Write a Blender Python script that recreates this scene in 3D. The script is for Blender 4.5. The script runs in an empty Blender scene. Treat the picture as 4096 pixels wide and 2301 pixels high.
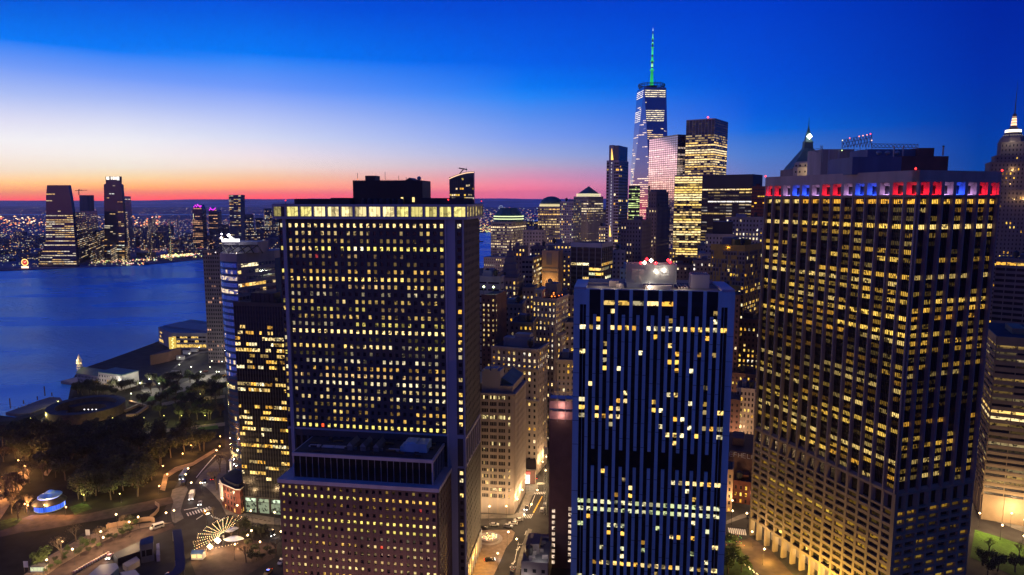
import bpy, math, random
from mathutils import Vector
sc = bpy.context.scene
R = math.radians
# ------------------------------------------------------------------ camera
CAMZ = 160.0
F = 2730.0
TH = math.atan(350.0 / 2730.0)
CT, ST = math.cos(TH), math.sin(TH)
cam_d = bpy.data.cameras.new("camera")
cam_d.sensor_fit = 'HORIZONTAL'; cam_d.sensor_width = 36.0
cam_d.lens = 36.0 * F / 4096.0
cam_d.clip_start = 1.0; cam_d.clip_end = 80000.0
cam = bpy.data.objects.new("camera", cam_d)
sc.collection.objects.link(cam)
cam.location = (0, 0, CAMZ); cam.rotation_euler = (math.pi / 2 - TH, 0, 0)
sc.camera = cam
sc.view_settings.view_transform = 'Standard'; sc.view_settings.look = 'None'
sc.view_settings.exposure = 0.0; sc.view_settings.gamma = 1.0
cy = sc.cycles
cy.use_denoising = True
cy.max_bounces = 4; cy.diffuse_bounces = 2; cy.glossy_bounces = 3; cy.volume_bounces = 0; cy.transmission_bounces = 2
cy.caustics_reflective = False; cy.caustics_refractive = False
cy.sample_clamp_indirect = 3.0; cy.sample_clamp_direct = 0.0
cy.use_light_tree = True
# ------------------------------------------------------------------ dusk sky
def s2l(c):
    return tuple((x / 255 / 12.92) if x / 255 <= 0.04045 else ((x / 255 + 0.055) / 1.055) ** 2.4 for x in c)
def dirof(px, py):
    u = px - 2048; v = 1150.5 - py
    d = Vector((u, F * CT + v * ST, v * CT - F * ST)); d.normalize(); return d
world = bpy.data.worlds.new("World"); sc.world = world; world.use_nodes = True
nt = world.node_tree; nt.nodes.clear()
N = nt.nodes.new; L = nt.links.new
def mth(op, a, b=None, c=None):
    n = N('ShaderNodeMath'); n.operation = op
    for i, x in enumerate((a, b, c)):
        if x is None: continue
        if isinstance(x, (int, float)): n.inputs[i].default_value = x
        else: L(x, n.inputs[i])
    return n.outputs[0]
tc = N('ShaderNodeTexCoord'); sp = N('ShaderNodeSeparateXYZ'); L(tc.outputs['Generated'], sp.inputs[0])
az = mth('ARCTAN2', sp.outputs[0], sp.outputs[1])
ZR = 0.40
fac = mth('DIVIDE', sp.outputs[2], ZR)
SKY = [
 (30, [(0,(0,92,222)),(155,(0,122,248)),(180,(62,136,250)),(262,(115,158,250)),(370,(172,192,247)),(480,(226,226,246)),(560,(250,247,248)),(610,(255,245,238)),(680,(255,236,212)),(730,(255,214,155)),(768,(252,172,92)),(790,(250,120,72)),(803,(248,92,78))]),
 (500, [(0,(0,86,224)),(205,(0,123,249)),(235,(66,138,251)),(310,(115,158,252)),(400,(170,190,248)),(480,(214,220,247)),(560,(244,243,248)),(620,(255,247,240)),(670,(255,242,220)),(712,(255,226,174)),(750,(255,188,110)),(780,(253,128,82)),(803,(250,88,80))]),
 (1030, [(0,(0,80,222)),(215,(0,122,248)),(250,(58,138,252)),(350,(112,156,253)),(440,(170,190,250)),(550,(216,222,246)),(620,(246,232,236)),(665,(255,232,218)),(710,(255,206,166)),(750,(255,172,134)),(778,(252,112,112)),(800,(242,78,105))]),
 (2100, [(0,(0,68,212)),(250,(0,96,236)),(350,(0,122,246)),(392,(36,134,248)),(460,(84,144,242)),(550,(126,160,240)),(620,(162,176,226)),(660,(192,176,206)),(710,(226,152,182)),(760,(236,124,158)),(790,(205,108,158)),(803,(180,100,158))]),
 (3010, [(0,(0,60,205)),(300,(0,78,218)),(450,(0,92,222)),(520,(6,106,225)),(548,(42,112,215)),(620,(76,126,210)),(700,(104,128,198)),(803,(130,118,175))]),
 (3910, [(0,(0,36,160)),(300,(0,46,168)),(500,(0,57,166)),(680,(0,68,160)),(803,(14,70,146))]),
]
def ramp(stops):
    n = N('ShaderNodeValToRGB'); cr = n.color_ramp; cr.interpolation = 'LINEAR'
    stops = sorted(stops)
    while len(cr.elements) < len(stops): cr.elements.new(0.5)
    for e, (p, c) in zip(cr.elements, stops):
        e.position = p; e.color = (*c, 1)
    L(fac, n.inputs[0]); return n.outputs[0]
ramps = []
for px, st in SKY:
    ss = [(max(0.0, dirof(px, y).z / ZR), s2l(c)) for y, c in st]
    def air(p, c):           # the long low light path: redder and stronger than what the haze lets through
        f = max(0, 1 - p / .11) ** 2; g = 1 + .10 * max(0, 1 - p / .45); kb = -.75 if px < 1500 else .1
        return (c[0] * (g + (1.6 if px < 2500 else .5) * f), c[1] * (g + .8 * f), c[2] * max(.2, g + kb * f))
    ss = [(p, air(p, c)) for p, c in ss]
    top = s2l(st[0][1])
    ss.append((1.0, tuple(x * 0.45 for x in top)))
    d = dirof(px, 700); ramps.append((math.atan2(d.x, d.y), ramp(ss)))
behind = ramp([(0, (0.055, 0.07, 0.22)), (0.3, (0.020, 0.065, 0.34)), (1.0, (0.008, 0.035, 0.22))])
def mixc(f, a, b):
    m = N('ShaderNodeMix'); m.data_type = 'RGBA'
    L(f, m.inputs[0]); L(a, m.inputs[6]); L(b, m.inputs[7]); return m.outputs[2]
def step(a0, a1):
    m = N('ShaderNodeMapRange'); m.inputs[1].default_value = a0; m.inputs[2].default_value = a1
    L(az, m.inputs[0]); return m.outputs[0]
col = ramps[0][1]
for i in range(1, 6):
    col = mixc(step(ramps[i-1][0], ramps[i][0]), col, ramps[i][1])
col = mixc(step(R(40), R(75)), col, behind)
col = mixc(step(R(-58), R(-86)), col, ramps[2][1])
col = mixc(step(R(-98), R(-122)), col, ramps[3][1])
col = mixc(step(R(-142), R(-172)), col, behind)
bg = N('ShaderNodeBackground'); L(col, bg.inputs[0]); bg.inputs[1].default_value = 1.0
wo = N('ShaderNodeOutputWorld'); L(bg.outputs[0], wo.inputs[0])
# the last of the sun, just under the western horizon: almost nothing direct is left
sd = bpy.data.lights.new("sun", 'SUN'); sd.energy = 0.03; sd.angle = R(6); sd.color = (1, .55, .35)
so = bpy.data.objects.new("sun", sd); sc.collection.objects.link(so); so.rotation_euler = (R(88), 0, R(-125))

# ------------------------------------------------------------------ helpers
def dyv(py): return F * CT + (1150.5 - py) * ST
def kx(px, py): return (px - 2048) / dyv(py)
def tz(py):
    v = 1150.5 - py; return (v * CT - F * ST) / dyv(py)
def G(px, py, z=0.0):                       # the point at height z seen at (px,py)
    Y = (z - CAMZ) / tz(py); return Vector((kx(px, py) * Y, Y, z))
def A(px, py, Y):                           # the point at distance Y
    return Vector((kx(px, py) * Y, Y, CAMZ + tz(py) * Y))
def Zat(py, Y): return CAMZ + tz(py) * Y
def pxof(p):
    d = Vector(p) - Vector((0, 0, CAMZ)); yy = d.y * CT - d.z * ST
    if yy < 1: return (-9999, -9999)
    return (2048 + F * d.x / yy, 1150.5 - F * (d.z * CT + d.y * ST) / yy)
COL = sc.collection
rnd = random.Random(7)

MATS = {}
def P(name, base, rough=0.8, metal=0.0, emis=None, es=0.0, noise=0.0, nscale=0.05, spec=0.5, bump=0.0, bscale=1.0, streak=False):
    m = bpy.data.materials.new(name); m.use_nodes = True
    t = m.node_tree; b = t.nodes['Principled BSDF']
    b.inputs['Base Color'].default_value = (*base, 1); b.inputs['Roughness'].default_value = rough
    b.inputs['Metallic'].default_value = metal; b.inputs['Specular IOR Level'].default_value = spec
    if emis:
        b.inputs['Emission Color'].default_value = (*emis, 1); b.inputs['Emission Strength'].default_value = es
    if noise or bump:
        g = t.nodes.new('ShaderNodeNewGeometry')
        mp = t.nodes.new('ShaderNodeMapping'); t.links.new(g.outputs['Position'], mp.inputs[0])
        if streak: mp.inputs['Scale'].default_value = (1, 1, .12)
    if noise:
        n = t.nodes.new('ShaderNodeTexNoise'); n.inputs['Scale'].default_value = nscale; n.inputs['Detail'].default_value = 5
        t.links.new(mp.outputs[0], n.inputs['Vector'])
        r = t.nodes.new('ShaderNodeMapRange'); r.inputs[1].default_value = .3; r.inputs[2].default_value = .7
        r.inputs[3].default_value = 1 - noise; r.inputs[4].default_value = 1 + noise
        t.links.new(n.outputs[0], r.inputs[0])
        mx = t.nodes.new('ShaderNodeMix'); mx.data_type = 'RGBA'; mx.blend_type = 'MULTIPLY'; mx.inputs[0].default_value = 1
        mx.inputs[6].default_value = (*base, 1); t.links.new(r.outputs[0], mx.inputs[7])
        t.links.new(mx.outputs[2], b.inputs['Base Color'])
    if bump:
        n = t.nodes.new('ShaderNodeTexNoise'); n.inputs['Scale'].default_value = bscale; n.inputs['Detail'].default_value = 4
        t.links.new(mp.outputs[0], n.inputs['Vector'])
        bp = t.nodes.new('ShaderNodeBump'); bp.inputs['Strength'].default_value = bump
        t.links.new(n.outputs[0], bp.inputs['Height']); t.links.new(bp.outputs[0], b.inputs['Normal'])
    m.cycles.emission_sampling = 'NONE'
    MATS[name] = m; return m

def window_mat(name, base, rough, spec, scale=(1.1, 1.1, .9), metal=0.0, lo=0.08, bump=0.0):
    """glass whose lit rooms come from the per-window 'lit' colour, broken up by blinds, ceilings and furniture"""
    m = P(name, base, rough, metal, spec=spec)
    t = m.node_tree; b = t.nodes['Principled BSDF']
    at = t.nodes.new('ShaderNodeAttribute'); at.attribute_name = 'lit'
    g = t.nodes.new('ShaderNodeNewGeometry'); mp = t.nodes.new('ShaderNodeMapping')
    mp.inputs['Scale'].default_value = scale; mp.inputs['Rotation'].default_value = (0, 0, R(8))
    t.links.new(g.outputs['Position'], mp.inputs[0])
    v = t.nodes.new('ShaderNodeTexVoronoi'); v.distance = 'CHEBYCHEV'; v.inputs['Scale'].default_value = 1
    t.links.new(mp.outputs[0], v.inputs['Vector'])
    sx = t.nodes.new('ShaderNodeSeparateColor'); t.links.new(v.outputs['Color'], sx.inputs[0])
    r = t.nodes.new('ShaderNodeMapRange'); r.inputs[1].default_value = .12; r.inputs[2].default_value = .45
    r.inputs[3].default_value = lo; r.inputs[4].default_value = 1.1
    t.links.new(sx.outputs[0], r.inputs[0])
    mu = t.nodes.new('ShaderNodeMix'); mu.data_type = 'RGBA'; mu.blend_type = 'MULTIPLY'; mu.inputs[0].default_value = 1
    t.links.new(at.outputs['Color'], mu.inputs[6]); t.links.new(r.outputs[0], mu.inputs[7])
    t.links.new(mu.outputs[2], b.inputs['Emission Color']); b.inputs['Emission Strength'].default_value = 1.2
    if bump:
        n = t.nodes.new('ShaderNodeTexNoise'); n.inputs['Scale'].default_value = .25; n.inputs['Detail'].default_value = 2
        t.links.new(g.outputs['Position'], n.inputs['Vector'])
        bp = t.nodes.new('ShaderNodeBump'); bp.inputs['Strength'].default_value = bump; bp.inputs['Distance'].default_value = 1
        t.links.new(n.outputs[0], bp.inputs['Height']); t.links.new(bp.outputs[0], b.inputs['Normal'])
    return m
def litmat(name='lamp_glow'):
    m = bpy.data.materials.new(name); m.use_nodes = True; t = m.node_tree; b = t.nodes['Principled BSDF']
    at = t.nodes.new('ShaderNodeAttribute'); at.attribute_name = 'lit'
    b.inputs['Base Color'].default_value = (.02, .02, .02, 1)
    t.links.new(at.outputs['Color'], b.inputs['Emission Color']); b.inputs['Emission Strength'].default_value = 1
    m.cycles.emission_sampling = 'NONE'; MATS[name] = m; return m
M = MATS
window_mat('office_window', (.012, .013, .02), .25, .35)
window_mat('hall_window', (.012, .013, .02), .25, .35, lo=.6)
window_mat('mirror_window', (.55, .52, .66), .05, 1.0, scale=(.5, .5, .9), metal=.9, bump=.0)
window_mat('sunset_mirror', (.30, .26, .42), .05, 1.0, scale=(.4, .4, .9), metal=.92)
window_mat('far_window', (.015, .016, .03), .3, .3, scale=(.35, .35, .5), lo=.3)
litmat()
P('dark_panel', (.058, .050, .056), .7, noise=.25, nscale=.08, streak=True)
P('purple_panel', (.12, .065, .055), .75, noise=.25, nscale=.15, streak=True)
P('pale_metal', (.30, .30, .36), .5, noise=.12, nscale=.15, streak=True)
P('light_trim', (.42, .36, .40), .6, noise=.15, nscale=.2, streak=True)
P('blue_aluminium', (.24, .42, .56), .42, metal=.15, noise=.22, nscale=.2, streak=True)
P('pier_stone', (.21, .165, .16), .7, noise=.15, nscale=.2, streak=True)
P('black_glass', (.008, .009, .013), .18, spec=.3)
P('black_metal', (.015, .015, .02), .5)
P('roof_dark', (.030, .032, .042), .9, noise=.4, nscale=.15)
P('roof_grey', (.13, .125, .13), .9, noise=.3, nscale=.12)
P('concrete', (.30, .26, .25), .85, noise=.18, nscale=.2, streak=True)
P('stone', (.34, .28, .24), .85, noise=.18, nscale=.15, streak=True)
P('stone_grey', (.27, .25, .27), .85, noise=.2, nscale=.15, streak=True)
P('stone_dark', (.16, .13, .135), .85, noise=.2, nscale=.12, streak=True)
P('brown_brick', (.13, .065, .055), .85, noise=.2, nscale=.2)
P('base_concrete', (.22, .165, .12), .85, noise=.18, nscale=.2, streak=True)
P('tan_stripe', (.26, .19, .12), .8, noise=.15, nscale=.2)
P('red_brick', (.15, .042, .032), .85, noise=.25, nscale=.5)
P('orange_stone', (.38, .24, .15), .85, noise=.12, nscale=.1, streak=True)
P('yellow_panel', (.34, .20, .03), .6, noise=.2, nscale=.3)
P('copper_green', (.06, .14, .13), .6, noise=.2, nscale=.2)
P('white_paint', (.65, .63, .60), .6)
P('blue_glass', (.02, .06, .16), .12, spec=.9)
P('dark_glass_far', (.03, .035, .06), .2, spec=.6)
P('steel', (.25, .26, .28), .4, metal=.5)
P('red_tarp', (.45, .22, .20), .7, noise=.2, nscale=.3)
P('graffiti', (.6, .6, .6), .7)

class MB:
    def __init__(s): s.v = []; s.f = []; s.m = []; s.c = []
    def face(s, pts, mi=0, col=None):
        n = len(s.v); s.v += [tuple(p) for p in pts]; s.f.append(tuple(range(n, n + len(pts)))); s.m.append(mi); s.c.append(col)
    def box(s, o, u, v, w, mi=0, col=None):
        o, u, v, w = map(Vector, (o, u, v, w))
        if u.cross(v).dot(w) < 0: u, v = v, u
        a, b, c, d = o, o + u, o + u + v, o + v
        e, f, g, h = a + w, b + w, c + w, d + w
        for q in ((d, c, b, a), (e, f, g, h), (a, b, f, e), (b, c, g, f), (c, d, h, g), (d, a, e, h)): s.face(q, mi, col)
    def bx(s, x0, x1, y0, y1, z0, z1, mi=0, col=None):
        s.box((x0, y0, z0), (x1 - x0, 0, 0), (0, y1 - y0, 0), (0, 0, z1 - z0), mi, col)
    def bar(s, a, b, r, mi=0, col=None):
        a, b = Vector(a), Vector(b); d = b - a
        if d.length < 1e-6: return
        up = Vector((0, 0, 1)) if abs(d.normalized().z) < .95 else Vector((1, 0, 0))
        p = d.cross(up).normalized() * r; q = d.cross(p).normalized() * r
        s.box(a - p - q, p * 2, q * 2, d, mi, col)
    def prism(s, poly, z0, z1, mi=0, mtop=None, col=None):
        n = len(poly)
        ar = sum(poly[i][0] * poly[(i+1) % n][1] - poly[(i+1) % n][0] * poly[i][1] for i in range(n))
        if ar < 0: poly = poly[::-1]
        for i in range(n):
            a, b = poly[i], poly[(i+1) % n]
            s.face([(a[0], a[1], z0), (b[0], b[1], z0), (b[0], b[1], z1), (a[0], a[1], z1)], mi, col)
        s.face([(p[0], p[1], z1) for p in poly], mi if mtop is None else mtop, col)
        s.face([(p[0], p[1], z0) for p in poly[::-1]], mi, col)
    def lathe(s, c, prof, n=16, mi=0, col=None, ph=0.0):
        c = Vector(c)
        for (r0, z0), (r1, z1) in zip(prof[:-1], prof[1:]):
            for i in range(n):
                a0 = ph + 2 * math.pi * i / n; a1 = ph + 2 * math.pi * (i + 1) / n
                q = [c + Vector((r0 * math.cos(a0), r0 * math.sin(a0), z0)), c + Vector((r0 * math.cos(a1), r0 * math.sin(a1), z0)),
                     c + Vector((r1 * math.cos(a1), r1 * math.sin(a1), z1)), c + Vector((r1 * math.cos(a0), r1 * math.sin(a0), z1))]
                if r1 < 1e-6: q = q[:3]
                elif r0 < 1e-6: q = [q[0], q[2], q[3]]
                s.face(q, mi, col)
    def octa(s, c, r, mi=0, col=None, sz=1.0):
        x, y, z = c
        t, b = (x, y, z + r * sz), (x, y, z - r * sz); e = [(x + r, y, z), (x, y + r, z), (x - r, y, z), (x, y - r, z)]
        for i in range(4):
            s.face([e[i], e[(i+1) % 4], t], mi, col); s.face([e[(i+1) % 4], e[i], b], mi, col)
    def build(s, name, mats, parent=None, org=None, smooth=False):
        if not s.f: return None
        if isinstance(mats, (str,)): mats = [mats]
        if org is None: org = parent.location if parent is not None and parent.get('_o') is None else Vector((0, 0, 0))
        if parent is not None: org = Vector(WORG[parent.name])
        me = bpy.data.meshes.new(name)
        me.from_pydata([(x - org[0], y - org[1], z - org[2]) for x, y, z in s.v], [], s.f)
        for x in mats: me.materials.append(M[x])
        me.polygons.foreach_set('material_index', s.m)
        if any(c is not None for c in s.c):
            at = me.color_attributes.new('lit', 'FLOAT_COLOR', 'CORNER'); d = []
            for f, c in zip(s.f, s.c):
                c = c or (0, 0, 0); d += [c[0], c[1], c[2], 1.0] * len(f)
            at.data.foreach_set('color', d)
        if smooth: me.polygons.foreach_set('use_smooth', [True] * len(s.f))
        me.update()
        o = bpy.data.objects.new(name, me); COL.objects.link(o)
        if parent is not None: o.parent = parent
        else: o.location = org
        WORG[o.name] = tuple(org)
        return o
WORG = {}
def root(name, label, cat, loc, group=None):
    o = bpy.data.objects.new(name, None); COL.objects.link(o); o.location = loc; o.empty_display_size = 2
    o['label'] = label; o['category'] = cat
    if group: o['group'] = group
    WORG[o.name] = tuple(loc); return o
def tag(o, label, cat, group=None, kind=None):
    if label: o['label'] = label
    if cat: o['category'] = cat
    if group: o['group'] = group
    if kind: o['kind'] = kind
    return o
def copytree(o, loc, rz, label=None, group=None):
    c = o.copy(); COL.objects.link(c); c.location = loc; c.rotation_euler = (0, 0, rz)
    if label: c['label'] = label
    if group: c['group'] = group
    for ch in list(o.children):
        d = ch.copy(); COL.objects.link(d); d.parent = c
        for g in list(ch.children):
            e = g.copy(); COL.objects.link(e); e.parent = d
    return c

# lit-room colours (light given off by the windows)
WARM = [(1.3, .76, .14), (1.3, .84, .24), (1.4, 1.0, .40), (1.15, .56, .07), (1.45, 1.2, .65)]
GOLD = [(1.35, .80, .09), (1.3, .68, .06), (1.4, .95, .18), (1.1, .52, .04)]
COOL = [(.80, .80, .45), (.95, .85, .45), (.66, .74, .34)]
WHITE = [(1.3, 1.05, .7), (1.3, 1.15, .95), (1.3, .95, .5)]
def rowlit(seed, p, pal=WARM, hi=1.0, rows=None, run=3, dim=0.35):
    """office rows: every floor has its own share of lit rooms, in runs"""
    rr = random.Random(seed); cache = {}; state = {}
    def f(i, j, nc=20):
        if j not in cache:
            if rows is not None and j in rows: q = rows[j]
            else:
                q = p * rr.choice((.05, .25, .6, 1.0, 1.5, 2.3))
            cache[j] = min(q, .97); state[j] = (0, None)
        k, c = state[j]
        if k <= 0:
            if rr.random() < cache[j]:
                b = pal[rr.randrange(len(pal))]; s = hi * rr.choice((dim, .7, .9, 1.0, 1.15)); c = tuple(x * s for x in b)
            else: c = None
            k = rr.randint(1, run)
        state[j] = (k - 1, c)
        if c is None: return None
        s = rr.uniform(.75, 1.15); return tuple(x * s for x in c)
    return f
def officelit(seed, levels, pal=None, dflt=.7):
    odd = pal is None
    """whole floors share a lamp colour and a level; rooms differ by blinds, partitions and who has gone home"""
    rr = random.Random(seed); rows = {}
    tones = pal or [(1.3, .86, .22), (1.35, .98, .38), (1.15, .66, .13), (1.5, 1.25, .72), (1.15, .92, .20), (1.25, .80, .30)]
    def f(i, j):
        if j not in rows:
            lv = levels.get(j, dflt * rr.choice((.3, .7, 1, 1.2))); tone = rr.choice(tones); seg = []; 
            while len(seg) < 60:
                n = rr.choice((2, 4, 6, 9, 12)); q = min(1.0, lv * rr.choice((.35, .8, 1.0, 1.25))) if lv < .9 else lv
                t2 = tone if rr.random() < .8 else rr.choice(tones); seg += [(q, t2)] * n
            rows[j] = seg
        q, t = rows[j][i % 60]
        if rr.random() < (1 - q) * .45: return None
        s = q * rr.choice((.18, .45, .7, .85, 1.0, 1.0, 1.15)) if q < .9 else rr.uniform(.8, 1.15)
        if odd and rr.random() < .008: return (1.3 * q, .12 * q, .03)
        return tuple(x * s for x in t)
    return f
DARKWIN = (0.0, 0.0, 0.0)
class Bld:
    def __init__(s, name, label, cat, loc, mats, group=None, wmat='office_window'):
        s.root = root(name, label, cat, loc, group); s.wall = MB(); s.mats = mats; s.win = []; s.wmat = wmat; s.roof = MB(); s.parts = []
    def facade(s, p0, p1, z0, z1, nc, nr, wf=.5, hf=.5, dp=.4, lit=None, pm=0, sm=0, off=0.0, mull=0, mm=0, gap=0.0, sill=.3, wl=True, hasw=None):
        """p0->p1 left to right seen from outside; piers and spandrels stand proud of the window plane"""
        p0 = Vector((p0[0], p0[1], 0)); p1 = Vector((p1[0], p1[1], 0)); U = p1 - p0; Ln = U.length; U /= Ln
        Nn = Vector((U.y, -U.x, 0)); B = p0 + Nn * off
        bw = Ln / nc; fh = (z1 - z0) / nr; ww = bw * wf; wh = fh * hf; pw = bw - ww; sh = fh - wh
        Z = Vector((0, 0, 1))
        if dp > 0:
            for i in range(nc + 1):
                w_ = pw if 0 < i < nc else pw / 2
                x = i * bw - pw / 2 if i else 0
                if w_ > .02: s.wall.box(B + U * x + Z * z0, U * w_, Nn * dp, Z * (z1 - z0), pm)
            for j in range(nr + 1):
                if j == 0: za, h = z0, sh * sill
                elif j == nr: za, h = z1 - sh * (1 - sill), sh * (1 - sill)
                else: za, h = z0 + j * fh - sh * (1 - sill), sh
                if h > .02: s.wall.box(B + U * (pw / 2 * .9) + Z * za, U * (Ln - pw * .9), Nn * (dp - .06), Z * h, sm)
            for i in range(nc):
                for q in range(mull):
                    x = i * bw + pw / 2 + ww * (q + 1) / (mull + 1)
                    s.wall.box(B + U * (x - .05) + Z * z0, U * .1, Nn * (dp * .55), Z * (z1 - z0), mm)
        if wl:
            for j in range(nr):
                za = z0 + j * fh + sh * sill
                for i in range(nc):
                    if hasw and not hasw(i, nr - 1 - j): continue
                    c = lit(i, nr - 1 - j) if lit else None
                    a = B + U * (i * bw + pw / 2) + Z * za + Nn * .05
                    s.win.append(([a, a + U * ww, a + U * ww + Z * wh, a + Z * wh], c or DARKWIN))
    def box(s, x0, x1, y0, y1, z0, z1, mi=0): s.wall.bx(x0, x1, y0, y1, z0, z1, mi)
    def part(s, name, mb, mats, smooth=False): return mb.build(name, mats, s.root, smooth=smooth)
    def finish(s, most=100, minpx=9.0):
        s.part('wall', s.wall, s.mats)
        W = s.win
        if not W: return
        sc_ = []
        for k, (q, c) in enumerate(W):
            a = pxof(q[0]); b = pxof(q[2]); w = abs(a[0] - b[0]); h = abs(a[1] - b[1])
            inn = -50 < a[0] < 4150 and -50 < a[1] < 2350
            vis = inn and w > 1
            sc_.append((min(w, h * 1.5) * (1 if vis else 0) + (.3 if c != DARKWIN else 0), k))
        sc_.sort(reverse=True)
        big = [k for v, k in sc_[:most] if v >= minpx] if len(W) > most else [k for v, k in sc_]
        bs = set(big)
        for k in big:
            mb = MB(); mb.face(W[k][0], 0, W[k][1]); mb.build('window', [s.wmat], s.root)
        mb = MB()
        for k, (q, c) in enumerate(W):
            if k not in bs: mb.face(q, 0, c)
        if mb.f:
            o = mb.build('window', [s.wmat], s.root); o['kind'] = 'stuff'

def foot(xl, xc, xr, yt, Y, a=8.2, D=30.0, left=False):
    """corner at xc; the front runs along the street grid, the side recedes; returns front-left, front-right, back-right, back-left"""
    kc = kx(xc, yt)
    if not left and xr > xc + 1:
        if math.tan(R(a)) < kx(xr, yt) + .12: a = math.degrees(math.atan(kx(xr, yt))) + 17
    elif not left and kc > math.tan(R(a)): a = math.degrees(math.atan(kc)) + .6
    a = R(a); u = Vector((math.cos(a), -math.sin(a))); w = Vector((math.sin(a), math.cos(a)))
    C = Vector((kx(xc, yt) * Y, Y))
    def hit(d, k): return (k * C.y - C.x) / (d.x - k * d.y)
    ks, kl, kr, kc = math.tan(a), kx(xl, yt), kx(xr, yt), kx(xc, yt)
    if kc <= ks:                     # right flank may show
        n = hit(-u, kl); m = hit(w, kr) if xr > xc + 1 else D
        if m <= 0 or m > 400: m = D
        p1 = C; p0 = C - u * n; p2 = C + w * m; p3 = p0 + w * m
    else:                            # left flank may show
        n = hit(u, kr); m = hit(w, kl) if xl < xc - 1 else D
        if m <= 0 or m > 400: m = D
        p0 = C; p1 = C + u * n; p2 = p1 + w * m; p3 = C + w * m
    return p0, p1, p2, p3
def faces_cam(a, b):
    n = Vector((b[1] - a[1], -(b[0] - a[0]))); return n.dot(Vector((0, 0)) - Vector((a[0], a[1]))) > 0
def inset(P4, d):
    c = sum((Vector((p[0], p[1])) for p in P4), Vector((0, 0))) / 4
    out = []
    u = (Vector(P4[1][:2]) - Vector(P4[0][:2])).normalized(); w = (Vector(P4[3][:2]) - Vector(P4[0][:2])).normalized()
    for p, su, sw in zip(P4, (1, -1, -1, 1), (1, 1, -1, -1)): out.append(Vector(p[:2]) + u * d * su + w * d * sw)
    return out
def tower(name, label, xl, xc, xr, yt, Y, a=8.2, D=30, z0=0, mats=('stone_dark',), fh=3.4, bw=3.2, wf=.45, hf=.5, dp=.3, lit=None,
          wmat='office_window', group=None, z1=None, top=1.5, cat='building', pm=0, sm=0, P4=None, fin=True, roofm='roof_dark', mull=0, mm=0, left=False, parapet=True, cornice=0.0, b=None, hasw=None, base=0.0):
    Pq = P4 or foot(xl, xc, xr, yt, Y, a, D, left)
    if z1 is None: z1 = Zat(yt, Y)
    if b is None:
        c = (Pq[0] + Pq[1] + Pq[2] + Pq[3]) / 4
        b = Bld(name, label, cat, (c.x, c.y, z0), list(mats), group, wmat)
    b.wall.prism([tuple(p) for p in Pq], z0, z1 - (.9 if parapet else 0), sm if not base else 0)
    for i in range(4):
        A_, B_ = Pq[i], Pq[(i + 1) % 4]
        if not faces_cam(A_, B_): continue
        Ln = (B_ - A_).length
        if Ln < 1: continue
        nc = max(1, round(Ln / bw)); nr = max(1, round((z1 - top - z0 - base) / fh))
        b.facade(A_, B_, z0 + base, z1 - top, nc, nr, wf, hf, dp, lit, pm, sm, mull=mull, mm=mm, hasw=hasw)
        U = (B_ - A_).normalized(); n = Vector((U.y, -U.x))
        e = dp + .08 + cornice
        b.wall.box((A_.x, A_.y, z1 - top), (U.x * Ln, U.y * Ln, 0), (n.x * e, n.y * e, 0), (0, 0, top), pm)
    rf = MB(); rf.prism([tuple(p) for p in inset(Pq, .5)], z1 - .9, z1 - .7)
    b.part('roof', rf, [roofm])
    if Y and Y < 1000 and (Pq[1] - Pq[0]).length > 9 and mats[0] not in ('black_metal', 'orange_stone'):
        h_ = random.Random(int(Y * 7 + xl)); ex, ey = Pq[1] - Pq[0], Pq[3] - Pq[0]; f0 = h_.uniform(.12, .5)
        lh = MB(); lh.box((*(Pq[0] + ex * f0 + ey * .3), z1 - .8), (*(ex * h_.uniform(.22, .38)), 0), (*(ey * .35), 0), (0, 0, h_.uniform(2.6, 5.2))); b.part('lift_housing', lh, [mats[0]])
        if h_.random() < .65:
            c_ = Pq[0] + ex * (f0 - .08 if f0 > .3 else .8) + ey * .2; wt = MB(); wt.lathe((c_.x, c_.y, z1 - .7), [(1.0, 0), (1.0, 1.6), (1.7, 1.7), (1.7, 4.4), (0, 5.6)], 10); b.part('water_tank', wt, ['black_metal'])
    b.P = Pq; b.z1 = z1
    if fin: b.finish()
    return b
# ------------------------------------------------------------------ ground, water, hills
def sheet(name, poly, z, mat, kind='structure', label=None, depth=0.0):
    mb = MB(); poly = [(p[0], p[1]) for p in poly]
    if depth: mb.prism(poly, z - depth, z)
    else:
        ar = sum(poly[i][0] * poly[(i+1) % len(poly)][1] - poly[(i+1) % len(poly)][0] * poly[i][1] for i in range(len(poly)))
        if ar < 0: poly = poly[::-1]
        mb.face([(x, y, z) for x, y in poly])
    o = mb.build(name, [mat]); o['kind'] = kind
    if label: o['label'] = label
    return o
def GP(*pts, z=0.0): return [G(x, y, z) for x, y in pts]
P('asphalt', (.036, .033, .034), .8, noise=.35, nscale=.12, spec=.12)
P('pavement', (.16, .145, .13), .85, noise=.25, nscale=.4, spec=.12)
P('paving_brown', (.075, .050, .045), .85, noise=.3, nscale=.3, spec=.12)
P('grass', (.035, .055, .018), .95, noise=.5, nscale=.4, spec=.12)
P('lawn', (.06, .13, .02), .95, noise=.3, nscale=.8, spec=.12)
P('park_soil', (.022, .020, .015), .95, noise=.5, nscale=.1, spec=.12)
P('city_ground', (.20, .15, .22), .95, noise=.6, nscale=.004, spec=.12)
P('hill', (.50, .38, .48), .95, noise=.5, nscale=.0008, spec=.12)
P('road_paint', (.75, .72, .66), .7, noise=.2, nscale=2.0)
P('yellow_paint', (.75, .45, .03), .7)
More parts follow.
